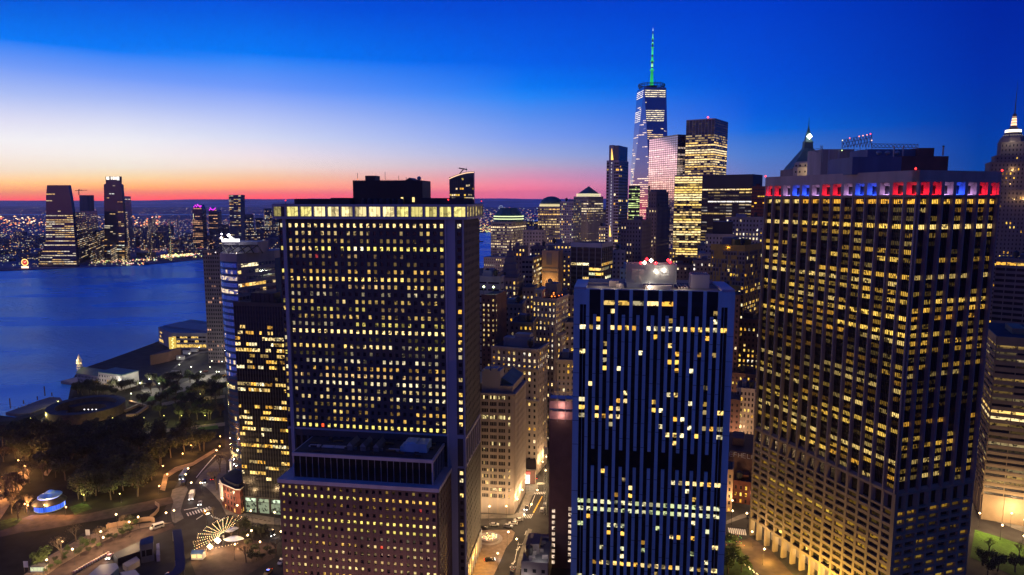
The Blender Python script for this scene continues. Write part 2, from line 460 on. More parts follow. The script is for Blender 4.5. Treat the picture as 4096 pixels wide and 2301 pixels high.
def water_mat():
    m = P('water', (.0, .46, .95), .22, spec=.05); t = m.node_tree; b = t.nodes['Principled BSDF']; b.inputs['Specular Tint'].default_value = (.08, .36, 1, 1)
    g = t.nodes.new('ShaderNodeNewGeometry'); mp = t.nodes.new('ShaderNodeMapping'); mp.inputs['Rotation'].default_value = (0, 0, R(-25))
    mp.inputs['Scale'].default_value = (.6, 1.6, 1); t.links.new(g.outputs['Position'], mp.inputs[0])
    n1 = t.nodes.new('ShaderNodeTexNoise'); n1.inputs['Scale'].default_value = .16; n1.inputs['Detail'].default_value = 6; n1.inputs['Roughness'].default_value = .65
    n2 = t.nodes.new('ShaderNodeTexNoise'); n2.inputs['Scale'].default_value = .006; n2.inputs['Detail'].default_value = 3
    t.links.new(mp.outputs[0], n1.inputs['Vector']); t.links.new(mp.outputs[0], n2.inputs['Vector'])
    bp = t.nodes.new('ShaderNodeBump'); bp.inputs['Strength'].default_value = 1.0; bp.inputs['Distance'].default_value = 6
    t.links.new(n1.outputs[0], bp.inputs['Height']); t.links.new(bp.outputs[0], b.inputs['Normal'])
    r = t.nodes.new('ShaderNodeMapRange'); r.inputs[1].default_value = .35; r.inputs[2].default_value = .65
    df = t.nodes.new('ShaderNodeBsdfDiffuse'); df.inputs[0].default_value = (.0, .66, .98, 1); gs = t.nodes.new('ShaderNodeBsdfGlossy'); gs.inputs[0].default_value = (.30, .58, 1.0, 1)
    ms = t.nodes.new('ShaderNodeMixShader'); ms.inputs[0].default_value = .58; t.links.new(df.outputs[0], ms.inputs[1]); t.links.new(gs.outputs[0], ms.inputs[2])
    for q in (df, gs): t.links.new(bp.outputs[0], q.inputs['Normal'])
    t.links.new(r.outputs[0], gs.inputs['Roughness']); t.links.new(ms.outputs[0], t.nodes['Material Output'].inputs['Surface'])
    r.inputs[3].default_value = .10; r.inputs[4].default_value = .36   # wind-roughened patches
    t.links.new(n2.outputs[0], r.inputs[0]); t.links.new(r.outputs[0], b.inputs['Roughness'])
water_mat()
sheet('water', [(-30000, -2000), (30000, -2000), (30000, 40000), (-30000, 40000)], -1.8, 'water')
coast = GP((0, 1662), (60, 1670), (130, 1650), (272, 1600), (283, 1548), (300, 1500), (348, 1468), (450, 1433), (612, 1374), (761, 1309))
near = [(-300, -600), (-400, 100), (-430, 350), (-415, 440)] + [(p.x, p.y) for p in coast] + [(-300, 1050), (-170, 1400), (-60, 1640), (120, 3000), (700, 9000), (9000, 9000), (9000, -600)]
sheet('ground', near, 0.0, 'asphalt', depth=4)
wc = GP((-200, 1088), (0, 1082), (150, 1076), (330, 1068), (500, 1062), (640, 1052), (800, 1036), (1150, 1017))
west = [(-20000, 1500), (-2500, 1540)] + [(p.x, p.y) for p in wc] + [(-560, 2500), (-330, 3000), (-130, 3420), (40, 4300), (350, 7000), (650, 11000), (20000, 11000), (20000, 26000), (-20000, 26000)]
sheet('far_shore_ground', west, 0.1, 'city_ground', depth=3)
# a bay seen as a pale strip beyond the far city
sheet('bay_water', [(-7200, 7300), (-2600, 7500), (900, 7900), (900, 8000), (-2600, 7700), (-7600, 7600)], 0.6, 'water')
# hills along the horizon
hm = MB(); nx = 160; rows_ = [(15500, 0), (17500, .35), (19500, .8), (21500, 1.0), (26000, .75)]
rr = random.Random(3)
def ridge(x):
    return 172 + 28 * math.sin(x / 5200 + .6) + 14 * math.sin(x / 1900 + 2) + 7 * math.sin(x / 730) + 5 * math.sin(x / 310 + 1) + (16 if 1500 < x < 8000 else 0) * math.sin((x - 1500) / 6500 * math.pi)
pts = [[(-34000 + 68000 * i / nx, y, 2 + (ridge(-34000 + 68000 * i / nx + y * .3) - 2) * h * (1 + (.0 if h == 1 else .08 * math.sin(i * .9 + y)))) for i in range(nx + 1)] for y, h in rows_]
for a in range(len(rows_) - 1):
    for i in range(nx): hm.face([pts[a][i], pts[a][i+1], pts[a+1][i+1], pts[a+1][i]])
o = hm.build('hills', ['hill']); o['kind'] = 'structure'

# ------------------------------------------------------------------ the near street grid
GA = R(8.2)
def frame(C, ang=GA):
    u = Vector((math.cos(ang), -math.sin(ang))); w = Vector((math.sin(ang), math.cos(ang))); C = Vector((C[0], C[1]))
    return u, w, (lambda s, d: C + u * s + w * d)
def fbox(mb, pt, s0, s1, d0, d1, z0, z1, mi=0, col=None):
    a = pt(s0, d0); b = pt(s1, d0); c = pt(s0, d1)
    mb.box((a.x, a.y, z0), (b.x - a.x, b.y - a.y, 0), (c.x - a.x, c.y - a.y, 0), (0, 0, z1 - z0), mi, col)
def quad4(pt, s0, s1, d0, d1): return [pt(s0, d0), pt(s1, d0), pt(s1, d1), pt(s0, d1)]

# ---- A. the big slab tower left of centre
Yc = 268.0; Cx = -.0712 * Yc
u, w, pt = frame((Cx, Yc))
W_ = 76.5; D_ = 31.0; ZT = 153.3
o0 = pt(-W_ / 2, D_ / 2)
b = Bld('office_tower', 'dark slab tower with a lit window band round its top and a black rooftop penthouse', 'skyscraper', (o0.x, o0.y, 0), ['dark_panel', 'pale_metal', 'light_trim', 'black_metal'])
b.wall.prism([tuple(p) for p in quad4(pt, -W_, 0, 0, D_)], 0, ZT)
fh = 3.09; nr = 28; zb = ZT - 1.6 - nr * fh
L1 = officelit(11, {0: .95, 1: .6, 2: .42, 3: .9, 4: .3, 5: .10, 6: .55, 7: .85, 8: .6, 9: .35, 10: .5, 11: .6, 12: .6, 13: .6, 14: 1.05, 15: .03, 16: .7, 17: .12, 18: .55, 19: .6, 20: .65, 21: .7, 22: .6, 23: .6, 24: .5, 25: .6, 26: .6, 27: 1.0})
def FR(s0, s1, z0, z1, nc, nr, **k): b.facade(pt(s0, 0), pt(s1, 0), z0, z1, nc, nr, **k)
FR(-W_ + 3.4, -7.3, zb, ZT - 1.6, 24, nr, wf=.45, hf=.50, dp=.45, lit=L1)
FR(-W_, -W_ + 2.0, zb, ZT - 1.6, 1, nr, wf=.5, hf=.52, dp=.45, lit=officelit(5, {}, dflt=.6))
FR(-3.2, 0, zb, ZT - 1.6, 1, nr, wf=.45, hf=.52, dp=.45, lit=rowlit(6, .5, WARM))
fbox(b.wall, pt, -W_ + 2.0, -W_ + 3.4, -1.3, 0, 0, ZT - .05, 1)
fbox(b.wall, pt, -7.3, -6.7, -.9, 0, 0, ZT - .05, 2)
fbox(b.wall, pt, -6.7, -3.2, -.55, 0, 0, ZT - .08, 1)
fbox(b.wall, pt, -.35, .25, -.7, 0, 0, ZT - .05, 1)
# mechanical floor and the lower shaft right of the wing
fbox(b.wall, pt, -3.2, -.4, -.5, 0, zb - 14.2, zb - .9, 1)
fbox(b.wall, pt, -3.0, -.7, -.62, -.5, zb - 13.2, zb - 1.6, 3)
fbox(b.wall, pt, -W_, 0, -.35, 0, zb - .9, zb, 1)
FR(-3.2, 0, 6, zb - 14.4, 1, 14, wf=.45, hf=.52, dp=.45, lit=rowlit(8, .5, WARM))
FR(-W_ + 3.4, -7.3, 52, zb - 1, 24, 1, wf=.7, hf=.7, dp=.4)
# right flank
SR = rowlit(9, .10, [(1, .6, .3)], .25)
b.facade(pt(0, 0), pt(0, D_), zb, ZT - 1.6, 11, nr, wf=.42, hf=.45, dp=.4, lit=SR)
b.facade(pt(0, 0), pt(0, D_), 10, zb - 14.4, 11, 13, wf=.42, hf=.45, dp=.4, lit=SR)
b.facade(pt(0, 0), pt(0, D_), zb - 13.8, zb - 1, 7, 1, wf=.86, hf=.86, dp=.5, pm=2, sm=2, wl=False)
cl = rowlit(10, 2, [(1.0, .5, .06)], 1.6)
b.facade(pt(0, 0), pt(0, D_), .2, 9.6, 7, 1, wf=.5, hf=.8, dp=.7, lit=lambda i, j: (1.5, .75, .10), pm=1)
b.finish()
cor = MB(); e = 1.9                 # projecting top storey
z0, z1 = ZT - .9, ZT + 5.0
fbox(cor, pt, -W_ - e, e, -e, D_ + e, z0, z0 + 1.0, 0)
fbox(cor, pt, -W_ - e, e, -e, D_ + e, z1 - .9, z1, 0)
fbox(cor, pt, -W_ - e + .7, e - .7, -e + .7, D_ + e - .7, z0 + 1.0, z1 - .9, 1)
nb = 14; sp_ = (W_ + 2 * e) / nb
for i in range(nb + 1):
    s = -W_ - e + i * sp_; fbox(cor, pt, max(s - .45, -W_ - e), min(s + .45, e), -e + .02, -e + .69, z0 + 1.0, z1 - .9, 0)
for i in range(7):
    d = -e + i * (D_ + 2 * e) / 6; fbox(cor, pt, e - .69, e - .02, max(d - .4, -e + .03), min(d + .4, D_ + e), z0 + 1.0, z1 - .9, 0)
b.part('top_storey', cor, ['light_trim' if False else 'pale_metal', 'black_metal'])
cw = random.Random(4)
for i in range(nb):
    s = -W_ - e + i * sp_
    for q in range(3 if i else 2):
        s0_ = s + .6 + q * (sp_ - 1.2) / 3; s1_ = s0_ + (sp_ - 1.2) / 3 - .14
        c = [1.15, .92, .42] if 2 < i < 9 else [.85, .72, .22]; k = cw.choice((1.0, 1.15, .75, .95, .35)) if i else .3
        mb = MB(); mb.face([(*pt(s0_, -e + .66), z0 + 1.15), (*pt(s1_, -e + .66), z0 + 1.15), (*pt(s1_, -e + .66), z1 - 1.0), (*pt(s0_, -e + .66), z1 - 1.0)], 0, tuple(x * k for x in c))
        mb.build('window', ['hall_window'], b.root)
for i in range(6):
    for q in range(3):
        d0 = -e + .5 + (i + q / 3) * (D_ + 2 * e - 1) / 6; d1 = d0 + (D_ + 2 * e) / 18 - .2; k = cw.choice((.3, .55, .7))
        mb = MB(); mb.face([(*pt(e - .66, d0), z0 + 1.15), (*pt(e - .66, d1), z0 + 1.15), (*pt(e - .66, d1), z1 - 1.0), (*pt(e - .66, d0), z1 - 1.0)], 0, (k, .75 * k, .25 * k))
        mb.build('window', ['office_window'], b.root)
rf = MB(); fbox(rf, pt, -W_ - e + .4, e - .4, -e + .4, D_ + e - .4, z1 - .02, z1 + .15); b.part('roof', rf, ['roof_dark'])
ph = MB()                           # penthouse with vertical ribs
a0 = -W_ + 28.0; a1 = -W_ + 57.5; zp = z1 + 9.6
fbox(ph, pt, a0, a1, 10, 23, z1 + .15, zp)
for i in range(60): s = a0 + (a1 - a0) * i / 60; fbox(ph, pt, s, s + .18, 9.8, 10, z1 + 1, zp + .3)
fbox(ph, pt, a0 + 4.6, a0 + 8.9, 12, 18, zp, zp + 2.1)
p_ = [pt(a0 + 21.5, 12), pt(a0 + 25.5, 12), pt(a0 + 23.5, 12)]
ph.face([(*p_[0], zp), (*p_[1], zp), (*p_[2], zp + 1.2)]); ph.face([(*pt(a0 + 25.5, 20), zp), (*pt(a0 + 21.5, 20), zp), (*pt(a0 + 23.5, 20), zp + 1.2)])
ph.face([(*p_[0], zp), (*p_[2], zp + 1.2), (*pt(a0 + 23.5, 20), zp + 1.2), (*pt(a0 + 21.5, 20), zp)]); ph.face([(*p_[2], zp + 1.2), (*p_[1], zp), (*pt(a0 + 25.5, 20), zp), (*pt(a0 + 23.5, 20), zp + 1.2)])
b.part('penthouse', ph, ['black_metal'])
sb = MB(); fbox(sb, pt, -W_ + 4, -W_ + 28, 6, 24, z1 + .15, z1 + 2.2); fbox(sb, pt, -W_ + 19, -W_ + 25, 8, 20, z1 + 2.2, z1 + 2.6)
fbox(sb, pt, -W_ + 58, -1, 6, 24, z1 + .15, z1 + 2.5)
for i in range(7):
    c = pt(a0 + 6 + i * 2.6, 6); sb.lathe((c.x, c.y, z1 + .15), [(0, 2.2), (.8, 2.1), (1.1, 1.5), (1.1, 0)], 10)
b.part('roof_plant', sb, ['roof_dark'])
for sx, h in ((a0 + 1.3, 3.2), (a0 + 6.9, 1.2), (a0 + 8.7, 1.6), (a0 + 13.2, 3.6), (a0 + 19, 2.0), (a0 + 22.2, 1.4), (a0 + 26, 1.0)):
    an = MB(); c = pt(sx, 12); an.bar((c.x, c.y, zp), (c.x, c.y, zp + h), .07); b.part('antenna', an, ['black_metal'])
c = pt(a0 + 27.6, 12); an = MB(); an.lathe((c.x, c.y, zp + .9), [(0, -.9), (.6, -.7), (.9, 0), (.6, .7), (0, .9)], 14); b.part('radome', an, ['pale_metal'], smooth=True)
lm = MB()
for s, d, z, r_, cc in ((a0 + 1.3, 12, zp + .6, .28, (2, .5, .2)), (-6, 0.5, z1 + 1.8, .35, (4, .1, .1)), (-W_ - .8, 8, z1 + 1.5, .3, (4, .1, .1)), (a0 + 29.3, 11, zp + .4, .2, (1.5, .8, .3)), (e - .5, D_, z1 + 1.2, .3, (3, .1, .1))):
    c = pt(s, d); lm.octa((c.x, c.y, z), r_, 0, cc)
for s in (a0 + 20.5, a0 + 25.3): fbox(lm, pt, s, s + .9, 9.5, 9.75, z1 + .9, z1 + 2.8, 0, (1.6, 1.2, .4))
for s, d, z in ((-6, 0.5, z1), (-W_ - .8, 8, z1), (e - .5, D_, z1)):
    c = pt(s, d); sb2 = (c.x, c.y, z); lm.bar(sb2, (c.x, c.y, z + 1.6), .06)
b.part('beacon', lm, ['lamp_glow'])

# ---- B. lower wing in front of it
Cw = (-28.45, 248.2); u, w, pt = frame(Cw)
WW, WD = 63.5, 20.6; ZW = 51.2
o0 = pt(-WW / 2, WD / 2)
b = Bld('office_building', 'low purple-brown block with a dark glass attic at the foot of the slab tower', 'office building', (o0.x, o0.y, 0), ['purple_panel', 'light_trim', 'black_glass', 'pale_metal', 'roof_dark'])
b.wall.prism([tuple(p) for p in quad4(pt, -WW, 0, 0, WD)], 0, ZW - 1.5)
L2 = officelit(21, {0: .45, 1: .92, 2: .25, 3: .45, 4: .8, 5: .5, 6: .25, 7: .55, 8: .5, 9: .4, 10: .7, 11: .6, 12: .6})
b.facade(pt(-WW, 0), pt(0, 0), 1.5, ZW - 1.5, 24, 15, wf=.44, hf=.46, dp=.75, lit=L2, sill=.55)
b.facade(pt(0, 0), pt(0, WD), 1.5, ZW - 1.5, 8, 15, wf=.44, hf=.46, dp=.6, lit=rowlit(22, .08, WARM, .4), sill=.55)
b.facade(pt(-WW, WD), pt(-WW, 0), 1.5, ZW - 1.5, 8, 15, wf=.44, hf=.46, dp=.6, lit=rowlit(23, .5, WARM, .8), sill=.55)
for i in range(24):                  # sloping sills under each window
    for j in range(15):
        bw_ = WW / 24; fh_ = (ZW - 3) / 15; x = -WW + (i + .5) * bw_; zz = 1.5 + j * fh_ + .3
        p0_, p1_ = pt(x - .75, -.75), pt(x + .75, -.75); q0_, q1_ = pt(x - .6, -.02), pt(x + .6, -.02)
        b.wall.face([(*p0_, zz + .02), (*p1_, zz + .02), (*q1_, zz + .72), (*q0_, zz + .72)], 0)
fbox(b.wall, pt, -WW - .9, .9, -.9, WD + .2, ZW - 1.5, ZW, 1)
AI = 2.6
fbox(b.wall, pt, -WW + AI + 2.2, -AI, AI, WD, ZW, 60.0, 2)
g0, g1 = -WW + AI + 2.2, -AI
for i in range(23):
    s = g0 + (g1 - g0) * i / 22; fbox(b.wall, pt, s - .07, s + .07, AI - .22, AI, ZW + .1, 60.0, 3)
for i in range(8):
    d = AI + (WD - AI) * i / 7; fbox(b.wall, pt, g1, g1 + .22, d - .07, d + .07, ZW + .1, 60.0, 3)
fbox(b.wall, pt, g0 - .4, g0, AI - .4, AI + .2, ZW + .1, 60, 1); fbox(b.wall, pt, g1 - .1, g1 + .45, AI - .4, AI + .2, ZW + .1, 60, 1)
fbox(b.wall, pt, g0 - .6, g1 + .6, AI - .6, WD, 60.0, 61.3, 1)
b.finish()
rf = MB(); fbox(rf, pt, g0 + .1, g1 - .1, AI + .1, WD - .3, 61.3, 61.5); b.part('roof', rf, ['roof_dark'])
for k, s in enumerate((g0 + 20.5, g0 + 25.9, g0 + 31.3)):   # cooling units with gabled hoods
    cu = MB(); fbox(cu, pt, s, s + 2.2, AI + 4, AI + 12, 61.6, 63.4, 0)
    for sg in (0, 1):
        a, c_ = pt(s - .2 + sg * 2.6, AI + 3.8), pt(s + 1.1, AI + 3.8); a2, c2 = pt(s - .2 + sg * 2.6, AI + 12.2), pt(s + 1.1, AI + 12.2)
        q = [(*a, 63.4), (*c_, 65.0), (*c2, 65.0), (*a2, 63.4)]; cu.face(q, 0)
    a, c_, d_ = pt(s - .2, AI + 3.8), pt(s + 1.1, AI + 3.8), pt(s + 2.4, AI + 3.8); cu.face([(*a, 63.4), (*d_, 63.4), (*c_, 65.0)], 1)
    fbox(cu, pt, s + 2.4, s + 3.4, AI + 5, AI + 6, 61.6, 62.6, 0)
    b.part('cooling_unit', cu, ['roof_grey', 'steel'])
bp_ = MB(); fbox(bp_, pt, g1 - 13, g1 - 3.5, AI + 5.5, AI + 12.5, 61.6, 65.0, 0); fbox(bp_, pt, g1 - 14.5, g1 - 13, AI + 6, AI + 11.5, 61.6, 63.5, 0); fbox(bp_, pt, g1 - 12, g1 - 8, AI + 6.2, AI + 11.5, 65.0, 65.5, 0)
b.part('plant_housing', bp_, ['blue_aluminium'])
for s0_, s1_, d in ((g0 + 3.5, g0 + 8.0, 7), (g0 + 9, g0 + 13.8, 7), (g0 + 14.2, g0 + 18.6, 7), (g0 + 36.5, g0 + 41, 7), (g0 + 42, g0 + 46.5, 7)):
    sk = MB(); fbox(sk, pt, s0_, s1_, AI + d - 1.2, AI + d + .8, 61.5, 61.9, 0); b.part('skylight', sk, ['light_trim'])
eq = MB(); er = random.Random(5)
for _ in range(26):
    s = er.uniform(g0 + 1, g1 - 3); d = er.uniform(AI + 1, WD - 2); l_ = er.uniform(.5, 4); fbox(eq, pt, s, min(s + l_, g1 - .5), d, d + er.uniform(.3, 1.2), 61.5, 61.5 + er.uniform(.3, 1.0), 0)
for i in range(60): s = g0 + 1.0 + i * (g1 - g0 - 2) / 60; fbox(eq, pt, s, s + .06, AI + .6, AI + .66, 61.5, 62.5, 0)
fbox(eq, pt, g0 + 1, g1 - 1, AI + .6, AI + .65, 62.45, 62.52, 0)
b.part('roof_plant', eq, ['black_metal'])

# ---- C. the tower of blue vertical stripes
Cb = (22.0, 240.0); u, w, pt = frame(Cb, R(8.6))
TW, TD, TZ = 55.0, 24.0, 128.6
o0 = pt(TW / 2, TD / 2)
b = Bld('office_tower', 'tower striped with blue vertical piers and black glass, red beacons over its floodlit roof', 'skyscraper', (o0.x, o0.y, 0), ['blue_aluminium', 'black_glass', 'concrete', 'black_metal'])
b.wall.prism([tuple(p) for p in quad4(pt, 0, TW, 0, TD)], 0, TZ, 1)
for s0_, s1_ in ((0, 2.2), (TW - 2.2, TW)): fbox(b.wall, pt, s0_, s1_, -.9, 0, 0, TZ + .02, 0)
maj = [4.4 + .55 + i * 5.016 for i in range(10)]
zm0, zm1 = 64.0, 70.5
zsp = TZ - 1 - 2.95 * 2 - 1.2
for s in maj: fbox(b.wall, pt, s - .57, s + .57, -.85, 0, 0, TZ + .3, 0)
for q_, s in enumerate(maj + [m_ + 2.508 for m_ in maj[:-1]] + [1.1, TW - 1.1]):      # panel joints
    w_ = 1.1 if q_ > 18 else .57
    for k in range(14):
        z = TZ - 9.5 - k * 8.85 - (q_ % 3) * 2.95
        if z > 1 and not (zm0 - 1 < z < zm1 + 1): fbox(b.wall, pt, s - w_ + .03, s + w_ - .03, -.93 if q_ > 18 else -.88, -.7, z, z + .16, 3)
for i in range(9):
    s = maj[i] + 2.508; fbox(b.wall, pt, s - .57, s + .57, -.8, 0, zm1, TZ - 8.7, 0); fbox(b.wall, pt, s - .57, s + .57, -.8, 0, 0, zm0, 0)
for s0_ in (0, TW - 4.4): fbox(b.wall, pt, s0_, s0_ + 4.4, -.82, 0, TZ - 5.2, TZ - .01, 0)
fbox(b.wall, pt, 4.4, TW - 4.4, -.12, 0, zm0 + .3, zm1 - .3, 1)
for s in (3.35, TW - 3.35): fbox(b.wall, pt, s - .06, s + .06, -.45, 0, 0, TZ - 5.2, 0)
fh = 2.95; ztop = TZ - 3.8
def bt_rows(k):
    return {0: .75, 1: .16, 2: .12, 3: .97, 4: .14, 5: .2, 6: .5, 7: .25, 8: .2, 9: .08, 10: .12, 11: .16, 12: .28, 13: .3, 14: .35, 15: .25, 16: .12, 22: .4, 23: .1, 24: .12, 25: .97, 26: .85, 27: .12, 28: .35, 29: .3, 30: .06, 31: .2, 32: .25, 33: .97, 34: .08, 35: .25, 36: .3, 37: .12, 38: .2}.get(k, .05)
wr = random.Random(31)
def bwin(s0_, s1_, z, c):
    a = pt(s0_, -.06); d = pt(s1_, -.06); b.win.append(([Vector((*a, z)), Vector((*d, z)), Vector((*d, z + 1.55)), Vector((*a, z + 1.55))], c))
for k in range(40):
    z = ztop - k * fh - 1.5
    if z < 2 or zm0 - 1 < z < zm1: continue
    q = bt_rows(k); lohi = .5 if k in (6, 14, 22) else 0
    pal = COOL if k in (25, 26, 28, 31, 35) else WARM
    for i in range(20):
        if 1 <= i <= 18:
            m_ = maj[(i - 1) // 2]; s0_ = m_ + .6 if i % 2 else m_ + 2.508 + .6; s1_ = s0_ + 1.30
        else: s0_, s1_ = ((2.25, 4.3) if i == 0 else (TW - 4.3, TW - 2.25))
        c = DARKWIN
        if k == 22: q = .9 if i > 12 else .1
        if k == 6: q = .8 if i in (0, 12, 13, 16, 17) else .35
        if wr.random() < q: p_ = wr.choice(pal); h = wr.choice((.25, .6, .9, 1.0, 1.0)); c = tuple(x * h for x in p_)
        if k == 0 and (i < 3 or i > 17): c = DARKWIN
        if k == 0 and 3 <= i <= 15 and i % 2 == 1: s1_ = s0_ + 3.8
        elif k == 0 and 1 <= i <= 18: continue
        bwin(s0_, s1_, z, c)
b.finish()
rf = MB(); fbox(rf, pt, .6, TW - .6, .6, TD - .5, TZ, TZ + .15); b.part('roof', rf, ['roof_grey'])
par = MB(); fbox(par, pt, 0, 4.4, 0, TD, TZ + .02, TZ + .9); fbox(par, pt, TW - 4.4, TW, 0, TD, TZ + .02, TZ + .9); fbox(par, pt, 4.4, TW - 4.4, TD - .6, TD, TZ + .02, TZ + 1.2); fbox(par, pt, 4.4, TW - 4.4, 0, .5, TZ + .02, TZ + .35)
b.part('parapet', par, ['pale_metal'])
scn = MB(); s0_, s1_, d0_, d1_ = 18.2, 35.6, 5.0, 15.5; zs0, zs1 = TZ + 1.9, TZ + 8.6
for i in range(88):
    s = s0_ + (s1_ - s0_) * i / 88; fbox(scn, pt, s, s + .11, d0_, d0_ + .15, zs0, zs1)
    d = d0_ + (d1_ - d0_) * i / 88
    if i % 2 == 0: fbox(scn, pt, s0_, s0_ + .15, d, d + .11, zs0, zs1); fbox(scn, pt, s1_, s1_ + .15, d, d + .11, zs0, zs1)
for z in (zs0, zs1 - .2): fbox(scn, pt, s0_ - .1, s1_ + .3, d0_ - .1, d0_ + .1, z, z + .25); fbox(scn, pt, s1_, s1_ + .3, d0_ + .1, d1_, z, z + .25); fbox(scn, pt, s0_ - .15, s0_, d0_ + .1, d1_, z, z + .25)
fbox(scn, pt, s0_, s1_, d1_, d1_ + .2, zs0, zs1)
for i in range(6): s = s0_ + 1 + i * 3.1; fbox(scn, pt, s, s + .3, d0_ + .6, d0_ + .9, TZ + .15, zs1)
fbox(scn, pt, s0_ + .3, s0_ + 6, d0_ + .4, d0_ + 3, TZ + .15, zs0)
b.part('plant_screen', scn, ['steel'])
eq = MB(); fbox(eq, pt, 20.3, 24.5, 8, 13, zs0 + 1, zs0 + 4.5); fbox(eq, pt, 30, 33.5, 8, 12, zs0 + 1, zs0 + 2.6)
c = pt(22.5, 8.5); eq.lathe((c.x, c.y, zs0), [(0, 2.6), (1.1, 2.3), (1.5, 1), (1.5, 0)], 14)
fbox(eq, pt, 12.2, 15.8, 9, 13, TZ + .15, TZ + 2.2); fbox(eq, pt, 14.8, 17.3, 6, 10, TZ + .15, TZ + 1.6)
c = pt(16.5, 5.5); eq.lathe((c.x, c.y, TZ), [(0, 1.9), (.7, 1.6), (.9, .8), (.9, 0)], 12)
fbox(eq, pt, 1.5, 12, 16, 18, TZ + .15, TZ + .8)
for i in range(4): fbox(eq, pt, 36.5 + i * 1.0, 36.9 + i * 1.0, 5, 17, TZ + .3, TZ + .75)
fbox(eq, pt, 25, 34, 2.5, 4.2, TZ + .15, TZ + 1.5)
b.part('roof_plant', eq, ['concrete'])
ct = MB(); fbox(ct, pt, 41.0, 47.5, 8, 15, TZ + .15, TZ + 5.0)
for i in range(8): fbox(ct, pt, 41.3 + i * .8, 41.45 + i * .8, 8, 15, TZ + 5.0, TZ + 5.4)
b.part('cooling_unit', ct, ['stone_grey'])
lights_def = []
GLOBAL_PLIGHT = 1
lp = MB()
def glow(mb, p, r_, c): mb.octa(p, r_, 0, c)
for s, d, z, r_, cc in ((24.6, 6, zs1 + .7, .55, (9, 7.5, 5)), (27.0, 8, zs1 + 1.3, .6, (9, 7, 4.5)), (28.6, 4.4, zs0 + 3.9, .3, (6, 5, 3.4)), (31.3, 4.4, zs0 + 4.4, .3, (6, 5, 3.4)), (26.3, 1.8, TZ + 1.0, .55, (8, 6, 3.6))):
    c = pt(s, d); glow(lp, (c.x, c.y, z), r_ * 1.35, cc); lights_def.append((c.x, c.y - .9, z + .3, 900, (1, .85, .62)))
for s, d, z in ((23.3, 5.5, zs1 + .6), (25.5, 10, zs1 + 1.6), (28.5, 6, zs1 + .5), (33.0, 9, zs1 + 1.4), (33.6, 7, zs1 + .9)):
    c = pt(s, d); glow(lp, (c.x, c.y, z), .62, (8, .10, .18)); lights_def.append((c.x, c.y, z + .9, 260, (1, .06, .08)))
for s, d in ((9, 7), (14, 3.5), (38, 4)): c = pt(s, d); lights_def.append((c.x, c.y, TZ + 2.2, 420, (1, .75, .5)))
b.part('floodlight', lp, ['lamp_glow'])

# ---- D. the big tower on the right with the coloured crown
Yd = 236.8; Cd = Vector((.590 * Yd, Yd)); an = R(19)
ul = Vector((-math.sin(an), math.cos(an))); ur = Vector((math.cos(an), math.sin(an)))
BW = 5.61; NL, NRt = 14, 7; LL, LR = BW * NL, BW * NRt
P4 = [Cd + ul * LL, Cd.copy(), Cd + ur * LR, Cd + ul * LL + ur * LR]
cc_ = (P4[0] + P4[2]) / 2
b = Bld('office_tower', 'huge tower crowned by red, white and blue lit recesses above a yellow-lit waffle base', 'skyscraper', (cc_.x, cc_.y, 0), ['base_concrete', 'black_glass', 'pier_stone', 'black_metal', 'concrete'])
ZR_ = 170.2; ZC1, ZC0 = 166.2, 161.7
INS = 1.2
def rpt(p, q): return P4[0] + (P4[1] - P4[0]).normalized() * p + ur * q     # p along the left face from its far end, q inwards
b.wall.prism([tuple(x) for x in (rpt(1.2, 1.2), rpt(LL - 1.2, 1.2), rpt(LL - 1.2, LR - 1.2), rpt(1.2, LR - 1.2))], 8.5, 160.9, 1)
b.wall.prism([tuple(x) for x in (rpt(2.9, 2.9), rpt(LL - 2.9, 2.9), rpt(LL - 2.9, LR - 2.9), rpt(2.9, LR - 2.9))], 160.9, ZR_ - 1, 3)
cols7 = 'RRWBBWRRWBBWRR'; cr7 = 'RRWBWRR'
CMAP = {'R': (1, .01, .02), 'W': (.72, .42, 1.0), 'B': (.02, .08, 1)}
crown_lights = []
